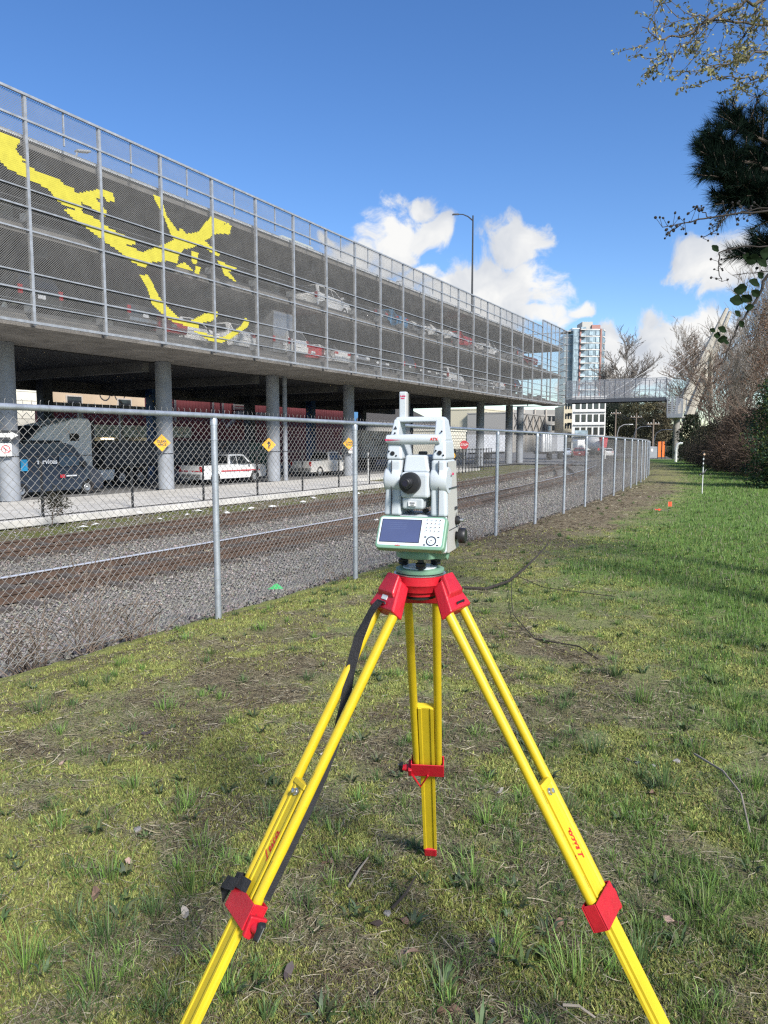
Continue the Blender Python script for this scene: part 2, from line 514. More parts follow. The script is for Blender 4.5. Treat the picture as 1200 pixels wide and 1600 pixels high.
ballast = grid_obj('ballast_bed', xs, ysb, lambda x, y: ballz(x, y) + 0.05 * (fbm(x * 3, y * 3, 3, 9) - .5) - 0.02 - .12 * sstep(-21.5, -23, x - 0 * y) * sstep(42, 40, y), ballcol, Mground('ballast_ground', 22, .4, 1.6, 1.0, dist=.05),
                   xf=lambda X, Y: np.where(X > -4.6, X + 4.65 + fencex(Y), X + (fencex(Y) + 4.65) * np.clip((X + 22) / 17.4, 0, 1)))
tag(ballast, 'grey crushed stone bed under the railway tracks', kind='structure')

# loose stones of the ballast
def stones(n, seed, xr, dmin, dmax, size, zoff=0.0):
    g = np.random.default_rng(seed)
    D = np.exp(g.uniform(math.log(dmin), math.log(dmax), n * 3)); az = g.uniform(-R(34), R(22), n * 3)
    X = np.tan(az) * D
    x = X * math.cos(YAW) - D * math.sin(YAW); y = X * math.sin(YAW) + D * math.cos(YAW)
    u = x - fencex(y)
    ok = (u < -0.35 - .9 * g.random(n * 3) ** 2) & (x > xr) & (y > -5) & (y < 120)
    xx = x - trackshift(y)
    ok &= ~((xx < -18.9) & (g.random(n * 3) < .8))
    x, y, D = x[ok][:n], y[ok][:n], D[ok][:n]; n = len(x)
    z = ballz(x, y)
    s = size * g.uniform(.55, 1.35, n) * (1 + np.maximum(0, D - 9) * .045)
    base = np.array([[1, 0, 0], [0, 1, 0], [-1, 0, 0], [0, -1, 0], [0, 0, .75], [0, 0, -.75]], float)
    v = base[None] * g.uniform(.55, 1.2, (n, 6, 3)) + g.normal(0, .16, (n, 6, 3))
    a = g.uniform(0, 2 * PI, n); ca, sa = np.cos(a), np.sin(a)
    vx = v[..., 0] * ca[:, None] - v[..., 1] * sa[:, None]; vy = v[..., 0] * sa[:, None] + v[..., 1] * ca[:, None]
    b = g.uniform(-.7, .7, n); vz = v[..., 2] * np.cos(b)[:, None] + vx * np.sin(b)[:, None]
    v = np.stack([vx, vy, vz], -1) * s[:, None, None] + np.stack([x, y, z + s * .12 + zoff], 1)[:, None]
    t = np.array([[0, 1, 4], [1, 2, 4], [2, 3, 4], [3, 0, 4], [1, 0, 5], [2, 1, 5], [3, 2, 5], [0, 3, 5]])
    f = (np.arange(n) * 6)[:, None, None] + t[None]
    tone = g.choice([.6, .82, 1.0, 1.2, 1.6], n, p=[.18, .27, .33, .17, .05])
    c = np.array([.225, .21, .188])[None] * tone[:, None] * (1 + g.normal(0, .05, (n, 3)))
    br = np.maximum(np.exp(-((x - trackshift(y) + 12.5) / 1.1) ** 2), np.exp(-((x - trackshift(y) + 17.1) / 1.2) ** 2))[:, None] * .6
    c = c * (1 - br) + c * np.array([.85, .6, .42]) * br
    return v.reshape(-1, 3), f.reshape(-1, 3), np.repeat(np.clip(c, .02, .8), 6, 0)
v, f, c = stones(52000, 5, -22, 4.2, 60, .025)
st = big('ballast_stones', v, f, Mattr('stone_attr', .9, spec=.2), c)
tag(st, 'loose grey crushed stones lying between the rails', 'gravel', kind='stuff')

# pavement and road across the tracks
m_conc = M('pavement_concrete', (.50, .485, .45), .9, var=.16, scale=1.2, bump=.15, bscale=40)
p = MB(); p.bb(-29.7, -22.4, -20, 41, -1.25, -1.0); p.bb(-29.7, -27.0, 41, 66, -1.25, -1.002)
pav = p.build('pavement', m_conc, bevel=.02); tag(pav, 'wide pale concrete pavement beyond the tracks', kind='structure')
p = MB(); p.quad((-75, -40, -1.10), (-29.7, -40, -1.10), (-29.7, 240, -1.10), (-75, 240, -1.10))
road = p.build('road', M('asphalt', (.15, .148, .145), .92, var=.25, scale=.8, bump=.2, bscale=60)); tag(road, 'dark asphalt road under the parking garage', kind='structure')
p = MB(); p.quad((-60, 84, -1.06), (-14, 84, -1.06), (-40, 250, -1.06), (-110, 250, -1.06))
road2 = p.build('crossing_road', M('asphalt_pale', (.13, .13, .13), .92, var=.2, scale=.5)); tag(road2, 'pale street crossing the tracks in the distance', kind='structure')

# ------------------------------------------------------------------ railway tracks
RP = [(-.07, 0), (.07, 0), (.07, .018), (.012, .035), (.012, .125), (.036, .135), (.036, .17), (-.036, .17), (-.036, .135), (-.012, .125), (-.012, .035), (-.07, .018)]
m_rail = M('rail_rust', (.105, .068, .048), .75, metal=.3, var=.3, scale=3, bump=.3, bscale=60)
m_railtop = M('rail_polished', (.62, .66, .74), .42, metal=.45, var=.08)
m_tie = M('old_timber', (.075, .062, .052), .95, var=.4, scale=5, bump=.8, bscale=22)
def rail(parent, x0, name='rail', shiny=False, y0=-8, y1=118, zt=-1.0, shift=None, h=0.17):
    ys = np.concatenate([np.arange(y0, 30, 4.0), np.arange(30, y1 + .1, 3.0)])
    b = MB(); n = len(RP)
    shift = shift or trackshift
    vs = []
    for y in ys:
        sx = float(shift(y))
        for u, w in RP: vs.append((x0 + sx + u, y, zt - .17 + w))
    fs = []
    for i in range(len(ys) - 1):
        for j in range(n): fs.append((i * n + j, i * n + (j + 1) % n, (i + 1) * n + (j + 1) % n, (i + 1) * n + j))
    b.add(vs, fs); o = b.build(name, m_rail, parent)
    if shiny:
        b = MB(); vs = []
        for y in ys:
            sx = float(shift(y))
            for u, w in ((-.030, .1725), (.034, .1725), (.0385, .166), (.0385, .15)): vs.append((x0 + sx + u, y, zt - .17 + w))
        fs = [(i * 4 + j, i * 4 + j + 1, i * 4 + j + 5, i * 4 + j + 4) for i in range(len(ys) - 1) for j in range(3)]
        b.add(vs, fs); b.build('worn_rail_head', m_railtop, o)
    return o
tie_b = MB()
tie_b.bb(-1.3, 1.3, -.115, .115, -.16, 0)
tie_me = tie_b.mesh('sleeper'); tie_me.materials.append(m_tie)
def track(label, xc, shiny, guard, yend, sway):
    t = thing('railway_track', label, 'track', (0, 0, 0))
    rail(t, xc - .75, shiny=shiny); rail(t, xc + .75)
    if guard: rail(t, xc + .46, 'guard_rail', zt=-1.012)
    r2 = random.Random(int(-xc * 10))
    y = -4.0
    while y < yend:
        o = link('sleeper', tie_me, None, t, loc=(xc + float(trackshift(y)) + r2.uniform(-.12, .16), y, -1.150 + r2.uniform(-.012, .022)), rot=(r2.uniform(-.02, .02), r2.uniform(-.015, .015), r2.uniform(-.05, .05)))
        y += .62 + r2.uniform(-.06, .06)
    return t
track('nearer railway track with one bright polished rail and a guard rail', -12.47, True, True, 62, .1)
track('farther rusty brown railway track beside the weedy verge', -17.1, False, False, 62, .1)
t = thing('crossover_track', 'curved crossover rails joining the two tracks far along', 'track')
def xo(y): return trackshift(y) + 4.6 * (1 - sstep(46, 84, np.asarray(y, float))) - 4.6
for dx in (-.75, .75): rail(t, -12.47 + dx, y0=46, y1=84, zt=-.995, shift=xo)
# ------------------------------------------------------------------ parking garage
m_galv = M('galvanised_steel', (.41, .42, .43), .5, metal=.55, var=.18, scale=4)
m_screen = M('screen_wire', (.21, .205, .195), .6, metal=.2, var=.12, scale=1)
m_gconc = M('garage_concrete', (.235, .22, .20), .9, var=.2, scale=.7, bump=.2, bscale=14)
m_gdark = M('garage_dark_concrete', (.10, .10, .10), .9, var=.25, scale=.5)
m_col = M('column_paint', (.25, .27, .30), .65, var=.14, scale=1.1, bump=.1)
m_yel = M('mural_yellow', (.52, .46, .05), .55, var=.07, scale=3)
wear(m_gconc, (.09, .082, .072), .9, .52, .12, .6, (1, 1, 3)); wear(m_col, (.33, .33, .32), 1.4, .60, .06, .5, (1, 1, .3))
GX = -25.0                         # plane of the screen
BAY = 3.22; GY0 = 17.4; NB0 = -3; NB1 = 22
def gy(n): return GY0 + n * BAY
H = lambda h: EYE + h              # heights were measured from eye level
gar = thing('parking_garage', 'raised concrete parking garage wrapped in a grey mesh screen with yellow mural', 'garage', (0, 0, 0))
Z_SOF, Z_L1, Z_L2, Z_RF = H(4.3), H(4.75), H(8.05), H(11.2)
YA, YB = gy(NB0), gy(22)
# decks
def deck(z1, th, y0, y1, x0=GX - 0.45, x1=-46, name='floor_slab', mat=None):
    b = MB(); b.bb(x1, x0, y0, y1, z1 - th, z1); return b.build(name, mat or m_gconc, gar)
deck(Z_L1, Z_L1 - Z_SOF, YA, gy(20.2)); deck(Z_L2, .34, YA, gy(21.8)); deck(Z_RF, .34, YA, gy(21.9), name='roof_slab')
b = MB(); b.bb(-27.4, GX - .45, gy(20.2), gy(22), Z_L1 - .4, Z_L1); b.build('end_walkway', m_gconc, gar)
# beams under each deck
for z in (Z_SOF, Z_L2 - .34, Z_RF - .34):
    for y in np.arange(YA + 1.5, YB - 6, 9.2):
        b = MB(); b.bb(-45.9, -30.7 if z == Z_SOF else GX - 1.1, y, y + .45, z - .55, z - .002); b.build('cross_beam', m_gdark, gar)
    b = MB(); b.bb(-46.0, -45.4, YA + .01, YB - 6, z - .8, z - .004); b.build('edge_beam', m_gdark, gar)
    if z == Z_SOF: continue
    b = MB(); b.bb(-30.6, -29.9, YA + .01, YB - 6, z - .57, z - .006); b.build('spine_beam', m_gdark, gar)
b = MB(); b.bb(-45.3, -30.7, YA + .05, gy(20), Z_SOF - .05, Z_SOF - .0025); b.build('soffit_shade_sheet', M('shade_black', (.03, .03, .032), .8), gar)  # added sheet whose black colour stands in for shade behind the columns
# parapet kerbs and pipe rails along the open edge
for z in (Z_L1, Z_L2):
    b = MB(); b.bb(GX - .75, GX - .5, YA + .02, gy(20), z, z + .15); b.build('deck_kerb', m_gdark, gar)
    for k in (.55, .95):
        b = MB(); b.tube([(GX - .6, YA, z + k), (GX - .6, gy(20.5), z + k)], .014, 5); b.build('guard_cable', m_galv, gar)
# round columns
colpx = [12, 258, 427, 545, 633, 697, 750, 795, 812]
XC = -30.2
col_y = [onx(px, 690, XC).y for px in colpx]
for i, y in enumerate(col_y):
    b = MB(); r = .43
    b.lathe([(r, -1.0), (r, Z_SOF - .01)], (XC, y, 0), n=28); o = b.build('column', m_col, gar, smooth=True)
b = MB(); b.tube([(XC + .3, onx(440, 690, XC).y, -1), (XC + .3, onx(440, 690, XC).y, Z_SOF)], .16, 10); b.build('drain_pipe', m_col, gar, smooth=True)
m_navy = M('column_navy', (.018, .06, .15), .6, col2=(.02, .075, .19), scale=2)
m_star = M('star_yellow', (.75, .55, .08), .6)
XC2 = -44.4
for k, px in enumerate([73, 240, 391, 486, 566, 640]):
    y = onx(px, 690, XC2).y
    b = MB(); b.bb(XC2 - .36, XC2 + .36, y - .36, y + .36, -1.1, Z_SOF - .01)
    navy = px in (240, 486)
    o = b.build('rear_column', m_navy if navy else M('rear_column_dark', (.05, .055, .065), .8), gar)
    if navy:
        r2 = random.Random(px)
        for q in range(14):
            s = MB(); zz = r2.uniform(1.2, 5.3); xx = r2.uniform(-.28, .28); ra = r2.uniform(.05, .1)
            pts = [(ra * (1 if i % 2 == 0 else .42) * math.cos(i * PI / 5), ra * (1 if i % 2 == 0 else .42) * math.sin(i * PI / 5)) for i in range(10)]
            side = q % 2
            if side: s.prism(pts, lambda u, v, d: (XC2 + xx + u, y - d, zz + v), .362, .368)
            else: s.prism(pts, lambda u, v, d: (XC2 + d, y + xx + u, zz + v), .362, .368)
            s.build('painted_star', m_star, o)
# upper storey columns
for z0, z1 in ((Z_L1, Z_L2 - .34), (Z_L2, Z_RF - .34)):
    for y in col_y[:-1]:
        b = MB(); b.lathe([(.36, z0), (.36, z1)], (-30.3, y + .4, 0), n=16); b.build('upper_column', M('upper_column_paint', (.5, .5, .48), .8), gar, smooth=True)
# ceiling lamps (lit tubes seen inside)
m_tube = Memit('lit_tube', (1.0, .82, .55), 6.0)
for px, py, z in ((470, 535, Z_L2), (648, 573, Z_L2), (762, 597, Z_L2)):
    d = ray(px, py); t = (z - .42 - EYE) / d.z
    b = MB(); b.box((d.x * t, d.y * t, z - .42), (.14, 1.2, .06)); b.build('ceiling_lamp', m_tube, gar)
# screen: posts, rails, mesh panels
ZT, ZB = H(12.5), H(4.36)
for n in range(NB0, NB1 + 1):
    zt = ZT if n < 19 else ZT + .75
    zb = ZB - .05
    b = MB(); b.bb(GX - .07, GX + .07, gy(n) - .055, gy(n) + .055, zb, zt); o = b.build('screen_post', m_galv, gar)
    if n < 20:
        s = MB(); s.bb(GX - .5, GX - .07, gy(n) - .04, gy(n) + .04, Z_L1 + .05, Z_L1 + .35); s.build('bracket', m_galv, o)
        s = MB(); s.bb(GX - .5, GX - .07, gy(n) - .04, gy(n) + .04, Z_L2 + .05, Z_L2 + .35); s.build('bracket', m_galv, o)
    if n < NB1:
        b = MB(); ym = gy(n + .5); b.bb(GX - .03, GX + .03, ym - .025, ym + .025, H(11.25), zt - .05); b.build('parapet_baluster', m_galv, gar)
for h, r in ((12.5, .045), (11.62, .036), (9.2, .022), (8.55, .028), (7.72, .03), (6.2, .024), (5.58, .03), (5.05, .02), (4.4, .048)):
    b = MB(); yb = gy(19) if h > 12 else gy(22)
    b.bb(GX + .012, GX + .012 + 2 * r, YA, yb, H(h) - r, H(h) + r); b.build('screen_rail', m_galv, gar)
b = MB(); b.bb(GX + .012, GX + .11, gy(19), gy(22), ZT + .65, ZT + .75); b.build('screen_rail', m_galv, gar)
b = MB(); b.bb(GX - .42, GX - .36, YA, gy(21.9), H(11.12), H(11.24)); b.build('roof_edge_trim', M('white_trim', (.7, .72, .74), .5), gar)
def diag_panel(w, h, pitch, tw, th):
    """woven screen panel: two sets of slanting flat wires inside w x h (local y, z)"""
    b = MB()
    for sgn in (1, -1):
        k = -h
        while k < w:
            # line y = k + t (sgn 1) for z = t ; clipped to 0..w, 0..h
            t0 = max(0, -k); t1 = min(h, w - k)
            if t1 - t0 > .02:
                y0, y1 = k + t0, k + t1
                if sgn < 0: y0, y1 = w - y0, w - y1
                hw = tw * .7071
                xo = .004 * sgn
                b.add([(xo, y0 - hw, t0), (xo, y0 + hw, t0), (xo, y1 + hw, t1), (xo, y1 - hw, t1)], [(0, 1, 2, 3)])
            k += pitch
    return b
pan = diag_panel(BAY - .11, ZT - ZB - .1, .085, .0133, 0).mesh('mesh_panel', fix=False); pan.materials.append(m_screen)
pan2 = diag_panel(BAY - .11, ZT + .75 - ZB - .1, .085, .0133, 0).mesh('mesh_panel', fix=False); pan2.materials.append(m_screen)
for n in range(NB0, NB1):
    o = link('mesh_panel', pan if n < 19 else pan2, None, gar, loc=(GX, gy(n) + .055, ZB + .05)); o['kind'] = 'stuff'
# end return of the screen at the far corner
for k, xx in enumerate((-27.4, -29.8, -32.2)):
    b = MB(); b.bb(xx - .05, xx + .05, YB - .05, YB + .05, ZB, ZT + .75); b.build('screen_post', m_galv, gar)
for h in (13.2, 11.62, 8.55, 7.72, 5.58, 4.4):
    b = MB(); b.bb(-32.2, GX, YB + .06, YB + .13, H(h) - .04, H(h) + .04); b.build('screen_rail', m_galv, gar)
# mural: yellow slats woven into the screen, traced outlines cut into rows
ZP = [
 [(0,205),(80,232),(60,270),(75,300),(115,320),(85,324),(150,365),(245,400),(265,425),(300,432),(305,450),(330,460),(420,443),(465,455),(475,492),(450,492),(440,470),(395,480),(440,530),(435,553),(395,525),(330,490),(345,528),(272,512),(240,485),(205,440),(140,410),(95,385),(50,365),(0,320),(-60,290),(-60,180)],
 [(272,525),(330,530),(400,565),(455,605),(560,655),(562,672),(520,672),(600,706),(650,685),(700,668),(730,655),(715,625),(690,560),(650,490),(645,467),(665,470),(680,510),(690,550),(720,590),(745,625),(755,607),(780,630),(830,620),(880,560),(895,562),(893,600),(840,665),(800,685),(760,690),(740,725),(735,750),(690,740),(625,745),(600,768),(560,750),(500,700),(440,660),(380,615),(310,565)],
 [(880,560),(895,558),(938,580),(905,600),(950,585),(962,592),(955,628),(900,625),(850,655),(915,715),(905,722),(828,662),(860,600)],
 [(800,700),(825,705),(815,760),(835,765),(825,795),(815,790),(820,765),(805,745)],
 [(735,765),(770,748),(808,785),(770,775)],
 [(905,735),(945,755),(988,770),(950,785),(985,828),(940,800),(925,765)],
 [(585,800),(615,800),(660,890),(700,935),(750,985),(790,995),(860,960),(905,953),(905,970),(880,990),(825,1000),(825,1020),(790,1015),(715,990),(640,925),(620,860)],
 [(815,1035),(850,1040),(905,1062),(935,1058),(980,1030),(1010,1010),(1025,980),(1036,990),(1030,1015),(985,1045),(950,1070),(920,1080),(870,1070)]]
polys = []
for P_ in ZP:
    q = []
    for zx, zy in P_:
        w = onx(zx / 2.667, 130 + zy / 2.667, GX + .02); q.append((w.y, w.z))
    polys.append(q)
mu = MB(); PT = .07
z = ZB + .1
while z < ZT:
    runs = []
    for q in polys:
        xs_ = []
        for i in range(len(q)):
            (y0, z0), (y1, z1) = q[i], q[(i + 1) % len(q)]
            if (z0 <= z) != (z1 <= z): xs_.append(y0 + (z - z0) / (z1 - z0) * (y1 - y0))
        xs_.sort()
        for a_, b_ in zip(xs_[::2], xs_[1::2]):
            a_ = round(a_ / .06) * .06; b_ = round(b_ / .06) * .06
            if b_ - a_ > .05: runs.append([a_ - .06, b_ + .06])
    runs.sort(); mer = []
    for r_ in runs:
        if mer and r_[0] <= mer[-1][1] + .01: mer[-1][1] = max(mer[-1][1], r_[1])
        else: mer.append(list(r_))
    for a_, b_ in mer: mu.bb(GX + .006, GX + .011, a_, b_, z - .0335, z + .0335)
    z += PT
o = mu.build('mural_slats', m_yel, gar); o['kind'] = 'stuff'; o['label'] = 'yellow slats of the branching mural woven into the screen'

# lamps on the roof
m_dark = M('dark_bronze', (.035, .037, .04), .5, metal=.4)
def lamp_post(label, base, h, arm, rz, r=.09):
    t = thing('street_lamp', label, 'street lamp', base, rz)
    b = MB(); b.tube([(0, 0, 0), (0, 0, h)], [r, r * .62], 10); b.build('pole', m_dark, t, smooth=True)
    b = MB(); b.tube([(0, 0, h - .55), (-arm * .35, 0, h - .1), (-arm * .7, 0, h + .12), (-arm, 0, h + .14)], [r * .6, r * .5, r * .42, r * .4], 8); b.build('arm', m_dark, t, smooth=True)
    b = MB(); b.hexa([(-arm - .75, -.16, h + .06), (-arm + .05, -.12, h + .06), (-arm + .05, .12, h + .06), (-arm - .75, .16, h + .06),
                      (-arm - .65, -.12, h + .2), (-arm, -.07, h + .24), (-arm, .07, h + .24), (-arm - .65, .12, h + .2)]); b.build('lamp_head', m_dark, t, bevel=.03)
    return t
def roofp(px, xw, z):
    d = ray(px, 690); return Vector((xw, d.y / d.x * xw, z))
bp = roofp(735, -33, Z_RF); tp = onx(735, 334, -33)
lamp_post('tall dark street lamp standing up from the garage roof against clouds', bp, tp.z - bp.z, 1.6, YAW, .13)
# low floodlights on the roof behind the parapet
def flood(label, px, py, x):
    tp = onx(px, py, x)
    t = thing('roof_floodlight', label, 'floodlight', (tp.x, tp.y - .5, Z_RF), 0, 'small floodlights behind the roof railing')
    h = tp.z - Z_RF
    b = MB(); b.tube([(0, 0, 0), (0, 0, h * .4), (0, .5, h)], .045, 6); b.build('pole', m_galv, t)
    b = MB(); b.box((0, .75, h + .07), (.3, .7, .1), Euler((.25, 0, 0)).to_matrix()); b.build('lamp_head', M('grey_head', (.3, .31, .32), .5), t, bevel=.03)
flood('small floodlight leaning over the roof railing at the left end', 122, 236, -28.5)
flood('small grey floodlight behind the roof railing in front of the cloud', 622, 440, -28.5)
# roof stair house behind the screen
t = thing('stair_house', 'small pale stair house on the garage roof behind the railing', 'roof house', (-38, onx(428, 690, -38).y, Z_RF))
b = MB(); b.bb(-2.5, 2.5, -3, 3, 0, 3.4); b.build('wall', M('stair_wall', (.62, .62, .52), .8), t)
b = MB(); b.prism([(-3.2, 3.41), (3.2, 3.41), (2.0, 4.6), (-2.0, 4.6)], lambda u, v, d: (d, u, v), -2.7, 2.7); b.build('roof', M('stair_roof', (.42, .46, .44), .7), t)
b = MB(); b.bb(2.5, 2.53, -2.2, 2.2, 2.2, 3.1); b.build('window', Mglass('stair_glass'), t)
# ------------------------------------------------------------------ chain link fence
m_fgalv = M('fence_galvanised', (.42, .45, .49), .45, metal=.6, var=.15, scale=9, bump=.05)
m_wire = M('fence_wire', (.31, .30, .28), .5, metal=.45, var=.2, scale=3)
FH = 1.835; FSP = 2.42
fpts = []; y = 5.0 - 3 * FSP
while y < 44.5:
    fpts.append(Vector((float(fencex(y)), y, 0)))
    fpts[-1].z = -0.0055 * max(0, y - 5)
    s = 0.0044 * max(0, y - 8); y += FSP / math.sqrt(1 + s * s)
fen = thing('chain_link_fence', 'long galvanised chain link fence between lawn and railway', 'fence', (0, 0, 0))
post_b = MB(); post_b.lathe([(.030, -.25), (.030, FH - .06)], n=14)
post_me = post_b.mesh('fence_post', True); post_me.materials.append(m_fgalv)
cap_b = MB(); cap_b.lathe([(.033, FH - .085), (.034, FH - .035), (.026, FH - .018), (.012, FH - .005)], n=14); cap_me = cap_b.mesh('post_cap', True); cap_me.materials.append(m_fgalv)
band_b = MB()
band_b.lathe([(.0315, -.006), (.034, -.006), (.034, .006), (.0315, .006)], n=12, caps=False)
band_b.tube([(-.03, 0, 0), (-.05, .012, 0), (-.052, -.012, .003), (-.03, -.005, 0)], .0025, 4)
band_me = band_b.mesh('tie_band'); band_me.materials.append(m_fgalv)
PW = .033                                  # half diamond
nW = int(round(FSP / PW)); PWx = FSP / nW
nS = int((FH - .05) / PW)
p0 = []; p1 = []
gz = np.random.default_rng(3)
for i in range(nW):
    zs = np.arange(nS + 1) * PW + .02
    xsn = (i + (np.arange(nS + 1) + i) % 2) * PWx
    dep = .0018 * np.where((np.arange(nS + 1) + i) % 2, 1, -1)
    bulge = .018 * np.sin(zs * 2.1 + .4) * math.sin(i / nW * PI)
    pts = np.stack([dep + bulge, xsn + gz.normal(0, .0012, nS + 1), zs + gz.normal(0, .001, nS + 1)], 1)
    p0.append(pts[:-1]); p1.append(pts[1:])
    if i % 2 == 0:                         # twisted ends that stand above the top rail
        x = (i + 1) * PWx; zt = zs[-1]
        a = np.array([[0, x, zt], [.002, x + .001, FH + .045], [0, x + .009 * (1 if gz.random() < .5 else -1), FH + .058]])
        p0.append(a[:-1]); p1.append(a[1:])
p0 = np.concatenate(p0); p1 = np.concatenate(p1)
rr = np.full(len(p0), .0020)
wv, wf = segs_mesh(p0, p1, rr, rr, 3)
proto = big('chain_link_mesh', wv, wf, m_wire); wire_me = proto.data; bpy.data.objects.remove(proto)
for i, q in enumerate(fpts):
    lean = (random.uniform(-.006, .006), random.uniform(-.008, .008), random.uniform(0, 6))
    o = link('fence_post', post_me, None, fen, loc=q, rot=lean)
    link('post_cap', cap_me, None, o)
    for zz in (.35, .8, 1.25, 1.6): link('tie_band', band_me, None, o, loc=(0, 0, zz + random.uniform(-.03, .03)), rot=(0, 0, -lean[2]))
    if i + 1 < len(fpts):
        n_ = fpts[i + 1]; d = n_ - q
        b = MB(); b.tube([q + V(0, 0, FH), n_ + V(0, 0, FH)], .0235, 10); b.build('top_rail', m_fgalv, fen, smooth=True)
        w = link('chain_link_mesh', wire_me, None, fen, loc=q + V(-.033, 0, 0), rot=(math.atan2(d.z, d.y), 0, math.atan2(-d.x, d.y))); w['kind'] = 'stuff'
        b = MB(); b.tube([q + V(-.036, 0, .06), q + d * .5 + V(-.036, 0, .05), n_ + V(-.036, 0, .06)], .003, 4); b.build('tension_wire', m_wire, fen)

# ------------------------------------------------------------------ tripod
m_yellow = M('tripod_yellow', (.57, .41, .012), .4, var=.05, scale=14, coat=.25, bump=.02)
m_yellow2 = M('tripod_yellow_plank', (.58, .425, .015), .52, var=.06, scale=9)
m_red = M('tripod_red', (.45, .010, .022), .42, var=.12, scale=18, bump=.06)
m_redtxt = M('red_print', (.62, .03, .02), .5, var=.05)
m_black = M('black_plastic', (.012, .012, .014), .45, var=.2, scale=30)
m_web = M('black_webbing', (.014, .014, .017), .8, var=.3, scale=60, bump=.4, bscale=300)
m_steel = M('bolt_steel', (.55, .56, .56), .3, metal=.9, var=.1)
m_scuff = M('dark_scuff', (.16, .13, .03), .8, var=.4, scale=40)
wear(m_yellow, (.20, .15, .03), 60, .66, .03, .85, (1, 1, .35)); wear(m_yellow2, (.22, .17, .04), 45, .67, .03, .8); wear(m_red, (.16, .02, .02), 70, .63, .04, .8); wear(m_fgalv, (.30, .31, .32), 12, .55, .1, .6, (1, 1, .3)); wear(m_wire, (.16, .10, .06), 6, .56, .06, .7)
AXD = 1.9
AXP = cf(AXD * 57 / (FPX * math.cos(PITCH) + 110 * math.sin(PITCH)), AXD)
ZH = EYE - .345
tri = thing('survey_tripod', 'yellow and red surveying tripod standing on the mossy lawn', 'tripod', (AXP.x, AXP.y, 0), YAW)
# head
b = MB(); b.lathe([(.045, ZH - .052), (.060, ZH - .046), (.066, ZH - .03), (.0705, ZH - .026), (.0705, ZH - .006), (.067, ZH - .004)], n=48)
head = b.build('tripod_head', m_red, tri, smooth=True)
b = MB(); b.lathe([(.067, ZH - .0045), (.069, ZH - .003), (.069, ZH - .0005), (.066, ZH)], n=48); b.build('head_plate', m_steel, head, smooth=True)
b = MB(); b.lathe([(.034, ZH - .07), (.045, ZH - .066), (.047, ZH - .052)], n=24); b.build('center_screw', m_black, head, smooth=True)
b = MB(); b.lathe([(.05, ZH - .058), (.052, ZH - .05)], n=32); b.build('head_ring', m_red, head, smooth=True)
def legm(az, rf, zf):
    a = R(az); rad = V(math.sin(a), math.cos(a), 0)
    h = rad * .074 + V(0, 0, ZH - .035); f = rad * rf + V(0, 0, zf)
    t = (f - h).normalized(); w = V(rad.y, -rad.x, 0)          # w: sideways
    n = w.cross(t)
    if n.dot(rad) < 0: n = -n                                   # n: outward face
    L_ = (f - h).length
    return h, t, w, n, L_
SCRIPT = [[(-.15, 1.55), (.05, 1.75), (.30, 1.70), (.32, 1.40), (.10, .95), (-.12, .45), (-.30, .08), (-.52, -.08), (-.62, .06), (-.45, .18), (-.15, .02), (.18, -.10), (.45, .02), (.62, .28), (.82, .50), (.88, .68), (.74, .72), (.60, .45), (.62, .12), (.82, .02), (1.08, .22), (1.30, .62), (1.22, .25), (1.28, .02), (1.46, .08), (1.66, .35)],
 [(2.02, .58), (1.90, .70), (1.70, .50), (1.66, .18), (1.82, .02), (2.08, .18), (2.28, .45)],
 [(2.72, .62), (2.50, .70), (2.30, .45), (2.32, .10), (2.50, .04), (2.72, .40), (2.80, .68), (2.72, .25), (2.82, .02), (3.05, .18)], [(1.40, .98), (1.46, 1.06)]]
def script(parent, o, tx, ty, k):
    """red cursive wordmark drawn as flat brush strokes"""
    b = MB(); nz = tx.cross(ty)
    for st in SCRIPT:
        pts = []
        for i in range(len(st) - 1):                     # Catmull-Rom through the stroke
            p0, p1, p2, p3 = (Vector(st[max(0, min(len(st) - 1, j))]) for j in (i - 1, i, i + 1, i + 2))
            for q in range(4):
                u = q / 4; pts.append(.5 * ((2 * p1) + (p2 - p0) * u + (2 * p0 - 5 * p1 + 4 * p2 - p3) * u * u + (3 * p1 - p0 - 3 * p2 + p3) * u ** 3))
        pts.append(Vector(st[-1])); vs = []
        for i, p in enumerate(pts):
            d = (pts[min(i + 1, len(pts) - 1)] - pts[max(i - 1, 0)]); wd = .05 + .055 * abs(d.normalized().y)
            nn = Vector((-d.y, d.x)).normalized() * wd
            for q in (p - nn, p + nn): vs.append(o + tx * ((q.x - 1.25) * k) + ty * ((q.y - .6) * k) + nz * .0004)
        b.add(vs, [(2 * i, 2 * i + 2, 2 * i + 3, 2 * i + 1) for i in range(len(pts) - 1)])
    return b.build('lettering', m_redtxt, parent)
